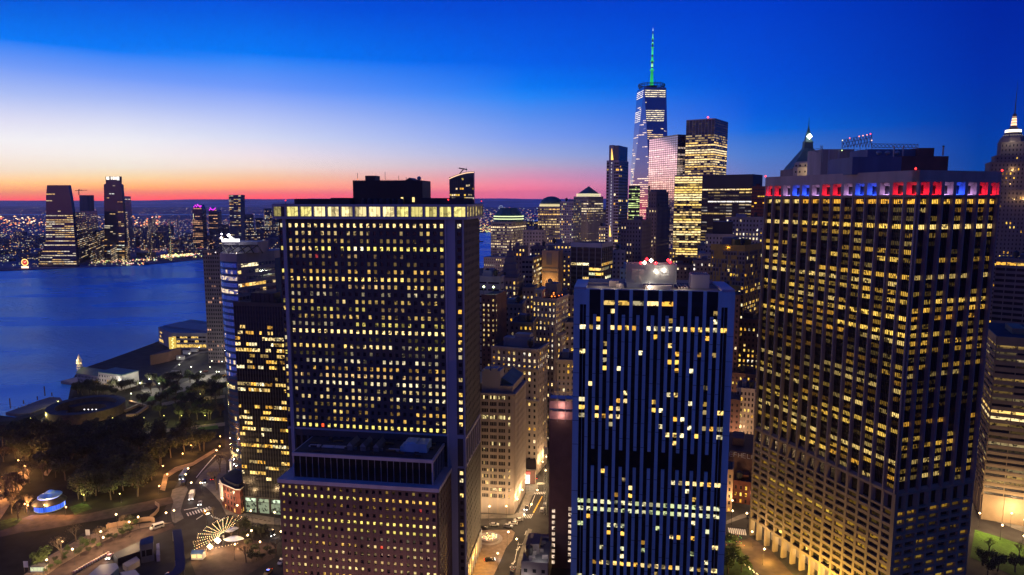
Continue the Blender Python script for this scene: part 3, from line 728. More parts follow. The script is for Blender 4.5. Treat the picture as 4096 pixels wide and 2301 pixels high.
def rtface(p0, p1, n, colors, seed, corner=True):
    U3 = (Vector((*p1, 0)) - Vector((*p0, 0))); U3.normalize(); Nn = Vector((U3.y, -U3.x, 0)); B0 = Vector((*p0, 0)); Z = Vector((0, 0, 1))
    bx = lambda s0, s1, d0, d1, z0, z1, mi: b.wall.box(B0 + U3 * s0 + Nn * d0 + Z * z0, U3 * (s1 - s0), Nn * (d1 - d0), Z * (z1 - z0), mi)
    Lt = n * BW
    # solid top band, crown frame
    bx(0, Lt, -2.9, 0, ZC1, ZR_, 4); bx(0, Lt, -1.2, 0, 160.9, ZC0 + .1, 0)
    for i in range(n + 1):
        s = i * BW; s0, s1 = max(s - .55, 0), min(s + .55, Lt)
        if i == 0: s1 = 1.0
        if i == n: s0 = Lt - 1.0
        bx(max(s - .72, 0), min(s + .72, Lt), -.95, .02, ZC0 + .1, ZC1, 4)                       # crown piers
        bx(s0 + .0, s1, -1.2, .0, 53.6, 160.9, 2)                      # tower piers
        bx(s0 + .25, s1 - .25, 0, .35, 53.6, 160.9, 2)
        bx(s0, s1, -1.6, .02, 9.0, 53.6, 0)
        bx(s0, s1, -2.4, .05, 0.0, 9.0, 0)
    # splayed reveals of the crown recesses
    for i in range(n):
        a, c = i * BW + .72, (i + 1) * BW - .72; z0, z1 = ZC0 + .1, ZC1
        if i == 0: a = 1.0
        if i == n - 1: c = Lt - 1.0
        ia, ic, iz0, iz1 = a + (.55 if n > 8 else .1), c - (.1 if n > 8 else .55), z0 + .1, z1 - 1.1; dd = -1.9
        def q(s, d, z): return B0 + U3 * s + Nn * d + Z * z
        for f4 in (((a, -.9, z0), (ia, dd, iz0), (ia, dd, iz1), (a, -.9, z1)), ((a, -.9, z1), (ia, dd, iz1), (ic, dd, iz1), (c, -.9, z1)),
                   ((c, -.9, z1), (ic, dd, iz1), (ic, dd, iz0), (c, -.9, z0)), ((a, -.9, z0), (c, -.9, z0), (ic, dd, iz0), (ia, dd, iz0))):
            b.wall.face([q(*x) for x in f4], 4)
        lc = q((a + c) / 2, -1.15, z0 + .55)
        crown_lights.append(((lc.x, lc.y, lc.z), CMAP[colors[i]], (q(a + .8, -1.0, z0 + .12), U3 * (c - a - 1.6), Nn * .25)))
        b.win.append(([q(ia, dd + .04, iz0), q(ic, dd + .04, iz0), q(ic, dd + .04, iz1), q(ia, dd + .04, iz1)], DARKWIN))
    # tower floors
    nf = 36; fh = (160.9 - 54.0) / nf
    lit = officelit(seed, {0: .93, 1: .2, 2: .10, 3: .92, 4: .25, 5: .15, 6: .5, 7: .8, 8: .55, 9: .5, 10: .7, 11: .5, 12: .55, 13: .75, 14: .8, 15: .6, 16: .8, 17: .5, 18: .25, 19: .1, 20: .3, 21: .2, 22: .15, 23: .4, 24: .15, 25: .25, 26: .8, 27: .2, 28: .35, 29: .55, 30: .3, 31: .6, 32: .5, 33: .55, 34: .6, 35: .3} if n > 8 else {0: .8, 1: .2, 2: .15, 3: .9, 4: .4, 5: .03, 6: .03, 7: .85, 8: .03, 9: .4, 10: .03, 11: .6, 12: .6, 13: .7, 14: .5, 15: .6, 16: .4, 17: .5, 18: .25, 19: .05, 20: .3, 21: .35, 22: .02, 23: .05, 24: .02, 25: .03, 26: .03, 27: .5, 28: .02, 29: .45}, [(1.35, .74, .09), (1.4, .86, .14), (1.3, .62, .06), (1.45, 1.0, .3)], .5)
    for j in range(nf):
        z = 160.9 - (j + 1) * fh
        for i in range(n):
            a, c = i * BW + .6, (i + 1) * BW - .6; cl = lit(i, j)
            def qq(s, z_): return B0 + U3 * s + Nn * (-1.14) + Z * z_
            b.win.append(([qq(a, z + .75), qq(c, z + .75), qq(c, z + 2.35), qq(a, z + 2.35)], cl or DARKWIN))
    for i in range(n):
        for k in range(1, 6):
            s = i * BW + .55 + (BW - 1.1) * k / 6; bx(s - .06, s + .06, -1.2, -.95, 54, 160.9, 3)
    # deep scooped storey, then the waffle
    for i in range(n):
        a, c = i * BW + .55, (i + 1) * BW - .55
        for (z0, z1, dz) in ((52.6, 53.6, 0), (46.4, 47.2, 0)): bx(a, c, -1.6, -.05, z0, z1, 0)
        def q(s, d, z): return B0 + U3 * s + Nn * d + Z * z
        b.wall.face([q(a, -.05, 53.6), q(c, -.05, 53.6), q(c, -1.1, 54.6), q(a, -1.1, 54.6)], 0)
        for ss in (a, c):
            e_ = .9 if ss == a else -.9
            b.wall.face([q(ss, -.02, 47.2), q(ss + e_, -1.15, 47.2), q(ss + e_, -1.15, 52.6), q(ss, -.02, 52.6)], 0)
    nw = 11; z_lo, z_hi = 12.4, 46.4; f2 = (z_hi - z_lo) / nw
    lit2 = officelit(seed + 1, {}, [(1.3, .70, .06), (1.3, .8, .1)], .4 if n > 8 else .3)
    for j in range(nw):
        z = z_hi - (j + 1) * f2
        for i in range(n):
            a, c = i * BW + .55, (i + 1) * BW - .55
            bx(a, c, -1.6, -.04, z, z + 1.25, 0)
            cl = lit2(i, j)
            def qq(s, z_): return B0 + U3 * s + Nn * (-1.14) + Z * z_
            b.win.append(([qq(a, z + 1.3), qq(c, z + 1.3), qq(c, z + f2 - .05), qq(a, z + f2 - .05)], tuple(x * .7 for x in cl) if cl else DARKWIN))
    for i in range(n): bx(i * BW + .55, (i + 1) * BW - .55, -2.0, -.04, 8.4, 9.6, 0)
rtface(P4[0], P4[1], NL, cols7, 41)
rtface(P4[1], P4[2], NRt, cr7, 47)
b.wall.prism([tuple(x) for x in (rpt(7, 7), rpt(LL - 7, 7), rpt(LL - 7, LR - 7), rpt(7, LR - 7))], 0, 8.5, 2)
b.finish()
rf = MB(); rf.prism([tuple(x) for x in (rpt(.5, .5), rpt(LL - .5, .5), rpt(LL - .5, LR - .5), rpt(.5, LR - .5))], ZR_ - .9, ZR_ - .6); b.part('roof', rf, ['roof_dark'])
# colour strips inside the crown recesses: real lamps
for (p, c, (q0, uu, vv)) in crown_lights:
    st = MB(); st.box(q0, uu, vv, (0, 0, .12), 0, tuple(x * 2.2 for x in c)); st.build('crown_lamp', ['lamp_glow'], b.root)
P('slate_panel', (.10, .12, .20), .7, noise=.15, nscale=.2, streak=True)
# roof plant of that tower
def abx(mb, x0, x1, yt, yb_z, Y, dep, mi=0):       # a box whose front, at distance Y, spans x0..x1 and rises to yt
    a = A(x0, yt, Y); c = A(x1, yt, Y); mb.box((a.x, a.y, yb_z), (c.x - a.x, 0, 0), (0, dep, 0), (0, 0, a.z - yb_z), mi)
ph = MB(); abx(ph, 3411, 3608, 628, ZR_ - .6, 262, 20, 0); abx(ph, 3608, 3795, 625, ZR_ - .6, 262, 20, 1); abx(ph, 3676, 3738, 592, ZR_ - .6, 266, 16, 1); abx(ph, 3471, 3676, 597, ZR_ - .6, 268, 14, 0)
b.part('penthouse', ph, ['slate_panel', 'brown_brick'])
for x in (3575, 3612): a = A(x, 612, 264); pp = MB(); pp.lathe((a.x, a.y, a.z), [(.28, -1.5), (.28, 2.6), (0, 2.6)], 10); b.part('chimney', pp, ['steel'])
for x in (3515, 3550, 3588): a = A(x, 612, 263); pp = MB(); pp.lathe((a.x, a.y, a.z), [(0, -.9), (.8, -.6), (1, 0), (.8, .6), (0, .9)], 10); b.part('roof_fan', pp, ['steel'])
a = A(3772, 612, 263); pp = MB(); pp.lathe((a.x, a.y, a.z), [(.3, -1.0), (.3, 2.2), (.55, 2.6), (0, 2.8)], 10); b.part('chimney', pp, ['steel'])
be = MB()
for (pq, z) in ((P4[0], ZR_ + .4), (P4[1] + Vector((-1, 1)), ZR_ + .5), (P4[2], ZR_ + .4)): glow(be, (pq.x, pq.y, z), .45, (5, .15, .15))
b.part('beacon', be, ['lamp_glow'])
RT = b; P4R = P4
# arcade: lit inner wall and the yellow floods at the foot
Uf = (P4[1] - P4[0]).normalized(); Nf = Vector((Uf.y, -Uf.x))
for k in range(14):
    s = (k + .5) * BW; q = P4[0] + Uf * s; lights_def.append((*(q - Nf * 3.6), 6.5, 900, (1, .74, .34)))
for s, e_ in ((8, 3500), (24, 6000), (40, 15000), (52, 28000), (66, 28000)): q = P4[0] + Uf * s + Nf * 9; lights_def.append((q.x, q.y, 3.5, e_, (1, .60, .10)))
# ------------------------------------------------------------------ left group: curved tower, black tower, row house
def arc(c, r, a0, a1, n): return [Vector((c[0] + r * math.cos(R(a0 + (a1 - a0) * i / n)), c[1] + r * math.sin(R(a0 + (a1 - a0) * i / n)))) for i in range(n + 1)]
# black glass tower beside the row house
K0 = G(977, 2049); u, w, pt = frame((K0.x, K0.y), R(10))
zk = Zat(1207, K0.y); KW = 29.5; KD = 26
b = tower('office_tower', 'black glass tower with ragged rows of lit offices, white-lit lobby beside the red row house', 0, 0, 0, 0, 0,
          P4=[pt(0, 0), pt(KW, 0), pt(KW, KD), pt(0, KD)], z1=zk, base=9, mats=('black_metal', 'black_glass'), fh=2.95, bw=1.48, wf=.84, hf=.55, dp=.12, pm=0, sm=1,
          lit=rowlit(51, .42, WARM, .95, rows={0: 0, 1: 0, 2: 0, 3: .35, 4: .5, 5: .6, 6: .7, 7: .8, 8: .5, 9: .4, 10: .6, 12: .1, 13: .6, 16: .1, 18: .4, 20: .5, 21: .45, 22: .03}, run=3, dim=.3), top=2, fin=False, cat='skyscraper')
for i in range(5): fbox(b.wall, pt, i * (KW - 1) / 4, i * (KW - 1) / 4 + 1.0, -.25, .3, 0, 9, 0)
for i in range(4):
    s0_, s1_ = i * (KW - 1) / 4 + 1.1, (i + 1) * (KW - 1) / 4 - .1
    b.win.append(([(*pt(s0_, -.06), .4), (*pt(s1_, -.06), .4), (*pt(s1_, -.06), 6.0), (*pt(s0_, -.06), 6.0)], (.20, .24, .15)))
    b.win.append(([(*pt(s0_, -.06), 6.3), (*pt(s1_, -.06), 6.3), (*pt(s1_, -.06), 8.0), (*pt(s0_, -.06), 8.0)], (.7, .9, .6) if i != 1 else (.3, .36, .22)))
for q_, c_ in list(b.win[-8:]): pass
b.win = [([Vector(p) for p in q_], c_) for q_, c_ in b.win]
b.finish()
ck = MB(); fbox(ck, pt, 8, 20.5, 3, 9, zk - .6, zk + 4.2); 
for i in range(6): fbox(ck, pt, 8 + i * 2.4, 8.15 + i * 2.4, 2.8, 3, zk - .5, zk + 4.3)
fbox(ck, pt, 21, 22, 3, 7, zk - .6, zk + 1.5); b.part('cooling_unit', ck, ['black_metal'])

# curved blue glass tower
Yt = 352.0; zt = Zat(1014, Yt) ; a_ = kx(856, 1030) * Yt; c1 = kx(946, 1020) * 349; c2 = kx(1097, 1015) * 372
p1_ = Vector((c1, 349)); p2_ = Vector((c2, 372)); pl = Vector((a_ + .5, 362))
cen = Vector((c1 + 1.5, 366))
curve = [Vector((a_ + 7 - 7 * math.cos(t) if False else 0, 0)) for t in (0,)]
cc = Vector((a_ + 17.0, 367.5)); rr_ = (p1_ - cc).length
a1_ = math.degrees(math.atan2(p1_.y - cc.y, p1_.x - cc.x)); 
poly = [p2_, Vector((p2_.x + 3, p2_.y + 18)), Vector((cc.x, cc.y + rr_))] + arc(cc, rr_, 130, 360 + a1_, 26)
c0 = Vector((c1 + 5, 364))
b = Bld('curved_tower', 'tower with a curved blue glass wall and white floodlights blazing on its roof', 'skyscraper', (c0.x, c0.y, 0), ['blue_glass', 'stone_grey', 'light_trim'], wmat='mirror_window')
b.wall.prism([tuple(p) for p in poly], 0, zt - 4.2, 0, 1)
b.wall.prism([tuple(p) for p in poly], zt - 4.2, zt, 1, 1)
nf = 37; fh = (zt - 4.4 - 2) / nf; wl_ = random.Random(61)
ap = arc(cc, rr_ + .05, 178, 360 + a1_ - 1, 20)
rowsC = {2: .95, 3: .35, 4: .98, 10: .6, 11: .1, 15: .3, 17: .12, 19: .55, 22: .1, 26: .15, 30: .85, 33: .3, 35: .7}
MBc = MB()
for j in range(nf + 1):
    z = zt - 4.4 - j * fh
    for i in range(len(ap) - 1):
        p, q = ap[i], ap[i+1]; n = ((p + q) / 2 - cc).normalized()
        if j % 1 == 0:
            MBc.box((p.x, p.y, z - .06), (q.x - p.x, q.y - p.y, 0), (n.x * .07, n.y * .07, 0), (0, 0, .12))
        if j < nf:
            c = None
            if wl_.random() < rowsC.get(j, .02) and (j not in (3, 10) or i < 8): k = wl_.choice((.4, .8, 1)); c = (1.0 * k, .72 * k, .28 * k)
            q0, q1 = p + n * .03, q + n * .03
            b.win.append(([Vector((*q0, z - fh * .8)), Vector((*q1, z - fh * .8)), Vector((*q1, z - fh * .2)), Vector((*q0, z - fh * .2))], c or DARKWIN))
b.part('mullion', MBc, ['black_metal'])
LC = rowlit(62, .4, WARM, .9, rows={0: .15, 1: .5, 2: .25, 3: .4, 4: .12, 5: .1, 6: .2}, run=3, dim=.3)
b.facade(p1_, p2_, 2, zt - 4.2, 11, nf, wf=.97, hf=.5, dp=.25, lit=LC, pm=1, sm=1)
b.finish()
tp = MB(); pc = (p1_ + p2_) / 2
def rb(mb, x0, x1, y0, y1, z0, z1, mi=0): mb.bx(x0, x1, y0, y1, z0, z1, mi)
ax0, ax1 = kx(893, 960) * 358, kx(1035, 960) * 358
rb(tp, ax0, ax1, 356, 372, zt, Zat(968, 358)); b.part('penthouse', tp, ['stone_grey'])
ts = MB()
for i in range(5):
    x = ax0 + (ax1 - ax0) * i / 4
    ts.bar((x, 355.8, zt + 4), (x - 4.5, 351.5, zt + .2), .22); ts.bar((x, 355.8, zt + 4), (x + 4, 351.8, zt + .2), .22)
ts.bar((ax0, 355.8, zt + 4), (ax1, 355.8, zt + 4), .2); b.part('truss', ts, ['black_metal'])
fl = MB(); zz = Zat(960, 358)
for dx, dz, r_ in ((.3, 2.2, .7), (.6, 4.2, .5), (4.2, 3.6, .9), (5.5, 2.2, .8), (2.4, 1.2, .7), (6.8, 1.0, .6)):
    glow(fl, (ax0 + dx, 355, zz + dz - 1), r_, (9, 8.6, 9.5))
fl.bx(ax0 + .2, ax0 + 9, 355.5, 357, zz - .9, zz + .6, 0, (2.2, 2.1, 2.2))
p = A(946, 1013, 349); glow(fl, p, .3, (4, 3, 2.4)); p = A(862, 1010, 352); glow(fl, p, .3, (4, 3, 2.8))
b.part('floodlight', fl, ['lamp_glow'])
lights_def.append((ax0 + 5, 353, zz + 3.5, 2500, (1, .95, .95)))
# dark narrow tower behind it on the left
tower('office_tower', 'narrow dark tower standing on the water side of the curved blue glass tower', 810, 874, 874, 1000, 660, a=5, D=30, mats=('stone_dark', 'black_glass'), fh=3.9, bw=2.4, wf=.6, hf=.5, dp=.15, lit=rowlit(63, .10, [(1, .5, .3)], .8, rows={11: .6, 12: .5}, run=2), cat='skyscraper')
# black block just right of the curved tower
tower('office_building', 'black flat-topped block with one white-lit row beside the curved blue glass tower', 1098, 1170, 1170, 1048, 400, a=8, D=25, mats=('black_metal',), fh=3.1, bw=2.2, wf=.8, hf=.6, dp=.1, lit=rowlit(64, .04, WHITE, 1, rows={3: 0, 8: .95, 9: .02}, run=2), roofm='blue_aluminium')

# row house with white portico columns, and its chapel turret
RH = G(888, 2018); rx, ry = RH.x, RH.y
b = Bld('row_house', 'small red brick row house with curved white-columned front at the foot of the black tower', 'house', (rx + 6, ry + 7, 0), ['red_brick', 'white_paint', 'roof_dark'], wmat='office_window')
K1 = G(965, 2060); K2 = pt(0, 2)
hp = [Vector((rx, ry)), Vector((rx + 3.5, ry - 5)), Vector((K1.x - 2.5, K1.y + .3)), Vector((K1.x, K1.y)), Vector((K2.x - .2, K2.y)), Vector((K2.x - .5, K2.y + 14)), Vector((rx + 1, ry + 12))]
zh = 13.5
b.wall.prism([tuple(p) for p in hp], 0, zh, 0, 2)
fr = [hp[0], hp[1], hp[2], hp[3]]
big = [Vector(p) for p in hp]; cen = sum(big, Vector((0, 0))) / len(big)
b.wall.prism([tuple(p + (p - cen).normalized() * .7) for p in hp], zh, zh + .6, 1, 2)
b.wall.prism([tuple(cen + (p - cen) * .8) for p in hp], zh + .6, zh + 2.0, 2)
U_ = (hp[2] - hp[1]).normalized(); 
for i in range(6):
    p = hp[0].lerp(hp[1], i / 5) if i < 5 else hp[1]; n = Vector((-.8, -.6)) * .55
    b.wall.lathe((p.x + n.x, p.y + n.y, 4.2), [(.28, 0), (.24, zh - 4.2)], 8, 1)
for e0, e1, nn in ((hp[0], hp[1], 3), (hp[1], hp[2], 4), (hp[3], hp[4], 3)):
    L_ = (e1 - e0).length
    b.facade(e0, e1, .5, zh - .3, nn, 4, wf=.38, hf=.6, dp=0.0, lit=(lambda i, j: (1.1, .6, .15) if j == 3 and random.random() < .6 else None) if nn != 3 or True else None)
b.finish()
tu = G(918, 1935, z=18)
ch = Bld('church_turret', 'white floodlit church turret rising behind the red row house', 'church', (rx + 1, ry + 13, 0), ['white_paint', 'copper_green'])
cx_, cy_ = rx + .5, ry + 14.5
ch.wall.lathe((cx_, cy_, 0), [(2.2, 0), (2.2, 12.5), (2.5, 12.7), (1.7, 13), (1.5, 18.5), (2.0, 18.8), (1.0, 19.5), (.5, 20.8), (0, 22)], 8, 0)
ch.finish()
lights_def.append((cx_ - 2.5, cy_ - 3.0, 16.5, 420, (1, .86, .62)))

# ------------------------------------------------------------------ middle canyon
T = tower
# stone block with four-light windows facing the junction
m1 = [G(1913, 2048), G(2056, 2057), G(2101, 1970)]
q0, q1, q2 = [Vector((p.x, p.y)) for p in m1]; q0 = q1 + (q0 - q1) * 2.2; q3 = q0 + (q2 - q1)
z1 = Zat(1575, q1.y)
b = Bld('office_building', 'pale stone block with windows in fours and a green mansard roof, above the junction', 'office building', ((q0 + q2).x / 2, (q0 + q2).y / 2, 0), ['stone', 'copper_green', 'concrete'])
b.wall.prism([tuple(p) for p in (q0, q1, q2, q3)], 0, z1 - .4)
L_ = (q1 - q0).length; U_ = (q1 - q0).normalized(); n_ = Vector((U_.y, -U_.x)); nr = 16; zb = 7.0; fh = (z1 - 1.2 - zb) / nr
lr = random.Random(71)
rowp = {0: .35, 1: .05, 2: .12, 3: .85, 4: .05, 5: .02, 6: .05, 7: .3, 9: .06, 11: .25, 12: .4, 13: .12, 14: .2}
def wq(B, U, s0, s1, z0, z1, c, off=.05, N_=None):
    n = N_; a = B + U * s0 + n * off; d = B + U * s1 + n * off
    b.win.append(([Vector((*a, z0)), Vector((*d, z0)), Vector((*d, z1)), Vector((*a, z1))], c or DARKWIN))
# the openings: piers and bands stand proud of the glass
groups = []; s = L_ - 1.9
groups.append((s - 1.1, s)); s -= 2.6
while s > 4: groups.append((s - 3.4, s)); s -= 4.35
edges = sorted(groups); prev = 0
for g in edges + [(L_, L_)]:
    if g[0] - prev > .05: b.wall.box((*(q0 + U_ * prev), 0), (*(U_ * (g[0] - prev)), 0), (*(n_ * .45), 0), (0, 0, z1 - .5), 0)
    prev = g[1]
for j in range(nr + 1):
    z = zb + j * fh; b.wall.box((*q0, z - (0 if j else 7)), (*(U_ * L_), 0), (*(n_ * .4), 0), (0, 0, fh * .42 if j else 7 + fh * .42), 2 if j == 0 else 0)
for j in range(nr):
    z0_ = zb + j * fh + fh * .42; z1_ = zb + (j + 1) * fh
    for g in edges:
        k = 1 if g[1] - g[0] < 2 else 3 if True else 4
        if k == 3: k = 4
        for i in range(k):
            w_ = (g[1] - g[0]) / k; c = None
            if lr.random() < rowp.get(nr - 1 - j, .05): h = lr.choice((.3, .7, 1)); c = (1 * h, .78 * h, .32 * h)
            wq(q0, U_, g[0] + i * w_ + .07, g[0] + (i + 1) * w_ - .07, z0_, z1_, c, N_=n_)
        for i in range(1, k): x = g[0] + (g[1] - g[0]) * i / k; b.wall.box((*(q0 + U_ * (x - .07)), z0_), (*(U_ * .14), 0), (*(n_ * .25), 0), (0, 0, z1_ - z0_), 0)
for zz_, h in ((z1 - 1.2, 1.2), (zb + 5 * fh - .2, .35), (zb + fh * 2 - .1, .3)): b.wall.box((*q0, zz_), (*(U_ * (L_ + .0)), 0), (*(n_ * (1.0 if h > 1 else .62)), 0), (0, 0, h), 0)
b.facade(q1, q2, 7, z1 - .8, 13, nr, wf=.42, hf=.55, dp=.35, lit=rowlit(72, .06, WARM, .7))
U2 = (q2 - q1).normalized(); n2 = Vector((U2.y, -U2.x)); b.wall.box((*q1, z1 - 1.1), (*(U2 * (q2 - q1).length), 0), (*(n2 * .9), 0), (0, 0, 1.1), 0)
b.wall.prism([tuple(x) for x in ([q1 - U_ * 8 + U2 * .8 , q1 - U_ * 1 + U2 * .8, q2 - U_ * 1, q2 - U_ * 8])], z1 - .4, z1 + 3.6, 0, 1)
m_a = [q1 - U_ * 1.2 + U2 * 3.4, q2 - U_ * 1.2, q2 - U_ * 7, q1 - U_ * 7 + U2 * 3.4]
b.wall.face([(*m_a[0], z1 + 3.6), (*m_a[1], z1 + 3.6), (*m_a[2], z1 + 7), (*m_a[3], z1 + 7)], 1); b.wall.face([(*m_a[0], z1 + 3.6), (*m_a[3], z1 + 7), (*(m_a[3] - U_ * 6), z1 + 3.6)], 1)
b.wall.prism([tuple(x) for x in (q0, q1 - U_ * 18 + U2 * 1, q2 - U_ * 18, q3)], z1 - .4, z1 + 3.8, 0, 1)
b.finish()
bx_ = MB(); s0 = q1 - U_ * 16.8 + U2 * .9; bx_.box((*s0, z1 - .4), (*(U_ * 9.5), 0), (*(U2 * 8), 0), (0, 0, 11.5)); bx_.box((*(s0 + U_ * 1.2), z1 + 11.1), (*(U_ * 3), 0), (*(U2 * 5), 0), (0, 0, 1)); bx_.box((*(s0 + U_ * 5), z1 + 11.1), (*(U_ * 3), 0), (*(U2 * 5), 0), (0, 0, 1.3))
b.part('lift_housing', bx_, ['stone_grey'])
# cornice block behind it
b = T('office_building', 'stone block with a heavy cornice and a bright window row under its roof', 1966, 2150, 2190, 1396, 384, a=7, mats=('stone', 'concrete'), fh=3.7, bw=3.1, wf=.38, hf=.5, dp=.3, cornice=.9,
      lit=rowlit(73, .35, WHITE + WARM, 1.0, rows={0: .4, 1: .97, 2: .55, 3: .5, 4: .3, 5: .2, 6: .15, 7: .1, 8: .5}, run=1), fin=False)
z1 = b.z1; P_ = b.P; U_ = (P_[1] - P_[0]).normalized(); W2 = (P_[3] - P_[0]).normalized(); L_ = (P_[1] - P_[0]).length
for zc in (z1 - 12.3, z1 - 31): b.wall.box((*(P_[0] - W2 * 1.6), zc), (*(U_ * (L_ + 1.6)), 0), (*(W2 * 1.7), 0), (0, 0, 1.0), 1)
b.finish()
pn = MB(); pn.box((*(P_[0] + U_ * 6 + W2 * 4), z1 - .6), (*(U_ * 17), 0), (*(W2 * 7), 0), (0, 0, 5.2)); pn.box((*(P_[0] + U_ * 13 + W2 * 5), z1 + 4.6), (*(U_ * 9), 0), (*(W2 * 6), 0), (0, 0, 2.4)); b.part('penthouse', pn, ['stone_grey'])
# stepped limestone tower (three tiers)
LS = rowlit(74, .4, WARM + WHITE, .95, run=2)
b = T('stepped_tower', 'pale stone tower stepping back in tiers, orange work lights on its roof', 2131, 2224, 2272, 1196, 440, a=7, mats=('stone', 'concrete'), fh=3.75, bw=2.9, wf=.34, hf=.5, dp=.3, cornice=.4, lit=LS, fin=False, D=26)
Pq = b.P; z_ = b.z1; U_ = (Pq[1] - Pq[0]).normalized(); W2 = (Pq[3] - Pq[0]).normalized()
def tier(b, P4, z0, z1, lit, mi=0, bw=2.9, fh=3.75):
    b.wall.prism([tuple(p) for p in P4], z0, z1, mi)
    for i in range(4):
        a_, c_ = P4[i], P4[(i+1) % 4]
        if faces_cam(a_, c_):
            l_ = (c_ - a_).length; b.facade(a_, c_, z0, z1 - .8, max(1, round(l_ / bw)), max(1, round((z1 - z0 - .8) / fh)), .34, .5, .28, lit, mi, mi)
            U = (c_ - a_).normalized(); n = Vector((U.y, -U.x)); b.wall.box((*a_, z1 - .9), (*(U * l_), 0), (*(n * .6), 0), (0, 0, 1.0), mi)
def off4(P4, f, r, bk, l):      # grow a footprint forwards, right, back, left
    U = (P4[1] - P4[0]).normalized(); W = (P4[3] - P4[0]).normalized()
    return [P4[0] - W * f - U * l, P4[1] - W * f + U * r, P4[2] + W * bk + U * r, P4[3] + W * bk - U * l]
tier(b, off4(Pq, -2, 3.0, 3, -6), 0, z_ - 24, LS); tier(b, off4(Pq, -4, 6.5, 14, -8), 0, z_ - 38, LS); tier(b, off4(Pq, 1.2, -.5, -5, .6), 0, z_ - 13, LS)
tier(b, off4(Pq, -1, -10, -8, -1), z_, z_ + 5.5, LS)
b.finish()
cr = MB(); cr.box((*(Pq[0] + U_ * 6 + W2 * 8), z_), (*(U_ * 8), 0), (*(W2 * 9), 0), (0, 0, 9)); 
for i in range(4): c = Pq[0] + U_ * (6.5 + i * 2) + W2 * 8.5; cr.bar((*c, z_ + 9), (*c, z_ + 11), .12)
c = Pq[0] + U_ * 9 + W2 * 9; cr.lathe((*c, z_ + 9), [(1.6, 0), (1.6, 2.4), (0, 3.2)], 10)
b.part('water_tank', cr, ['stone_dark'])
ob = MB()
for s, d, z, r_ in ((12.5, 2, z_ + 1.2, .5), (14, 4, z_ + 1.0, .35), (15.5, 8, z_ + 1.1, .35), (16, 14, z_ + .9, .35), (13.5, 3, z_ + 3.6, .4)):
    c = Pq[0] + U_ * s + W2 * d; glow(ob, (*c, z), r_, (5, 1.0, .1))
c = Pq[0] + U_ * 13.5 + W2 * 3; lights_def.append((*c, z_ + 2.4, 500, (1, .35, .08)))
b.part('work_light', ob, ['lamp_glow'])
# brown brick slab
LB = rowlit(75, .75, [(1, .66, .2), (1, .75, .4)], .8, run=1, dim=.3)
b = T('apartment_building', 'tall brown brick slab with two columns of lit windows and a blank right flank', 1926, 1982, 2026, 1180, 400, a=5, mats=('brown_brick',), fh=3.0, bw=3.0, wf=.32, hf=.42, dp=.12, lit=LB, parapet=True, fin=False)
Pw = b.P; keep = []
for q, c in b.win:
    keep.append((q, c))
b.win = [(q, c) for q, c in keep if abs((Vector((q[0].x, q[0].y)) - Pw[1]).dot((Pw[2] - Pw[1]).normalized())) < 1.2]
b.finish()
ll = MB(); zt2 = b.z1
for f_ in (.15, .85):
    c = Pw[0].lerp(Pw[1], f_); glow(ll, (c.x, c.y + 3, zt2 + 4.2), .8, (5, 6, 2.6)); lights_def.append((c.x, c.y + 1.5, zt2 + 5, 1500, (.9, 1, .6)))
for f_ in (.15, .85):
    c = Pw[0].lerp(Pw[1], f_); ll.bar((c.x, c.y + 3, zt2 - .8), (c.x, c.y + 3, zt2 + 4.0), .12)
b.part('floodlight', ll, ['lamp_glow'])
# white ledged building left of the pyramid-topped one
b = T('office_building', 'grey rounded terraces lit by greenish lamps beside the black gap of the slab tower', 1900, 2000, 2012, 1106, 440, a=5, mats=('stone_grey', 'concrete'), fh=4.6, bw=9, wf=.9, hf=.25, dp=.8, lit=None, D=20)
# classical tower with stepped pyramid
b = T('stepped_tower', 'stone tower with a columned storey and a stepped pyramid roof before the river', 1990, 2065, 2092, 1112, 500, a=5, mats=('stone_dark', 'stone_grey'), fh=3.9, bw=2.8, wf=.45, hf=.55, dp=.5, lit=rowlit(77, .22, WARM + WHITE, .8), fin=False)
P_ = b.P; z_ = b.z1; cc_ = (P_[0] + P_[2]) / 2
tier(b, off4(P_, 3, 2, 3, 14), 0, z_ - 18, rowlit(78, .35, WARM + WHITE, .9)); tier(b, off4(P_, 10, -1, 3, 10), 0, z_ - 33, rowlit(79, .5, WARM + WHITE, .9))
r0 = (P_[1] - P_[0]).length / 2
b.wall.lathe((cc_.x, cc_.y, z_), [(r0 * 1.32, 0), (r0 * 1.32, 1.5), (r0 * 1.12, 1.6), (r0 * 1.12, 5), (r0 * .95, 5.1), (r0 * .95, 10), (r0 * .72, 10.2), (r0 * .7, 15), (r0 * .5, 15.2), (r0 * .45, 19), (r0 * .2, 19.5), (r0 * .12, 26), (0, 28)], 4, 0, ph=R(45 - 5))
b.finish()
T('office_building', 'low dark office block with one flank of broad lit floors, behind the stepped stone tower', 2087, 2130, 2168, 1030, 540, a=14, mats=('stone_dark',), fh=3.9, bw=2.6, wf=.75, hf=.45, dp=.15, lit=rowlit(80, .5, WHITE + WARM, 1.0, run=3))
b = T('office_building', 'blank orange-lit slab with dark stripes across it, half way up the canyon', 2168, 2234, 2252, 1003, 560, a=6, mats=('orange_stone', 'stone_dark'), fh=40, bw=40, wf=.05, hf=.05, dp=.1, lit=None, fin=False)
P_ = b.P; U_ = (P_[1] - P_[0]).normalized(); n_ = Vector((U_.y, -U_.x)); L_ = (P_[1] - P_[0]).length; b.win = []
for dz in (15.2, 18.5): b.wall.box((*(P_[0]), b.z1 - dz), (*(U_ * L_), 0), (*(n_ * .3), 0), (0, 0, 1.2), 1)
b.wall.box((*(P_[0] + U_ * 4), b.z1 - 12), (*(U_ * 4.6), 0), (*(n_ * .4), 0), (0, 0, 9.5), 1)
b.finish()
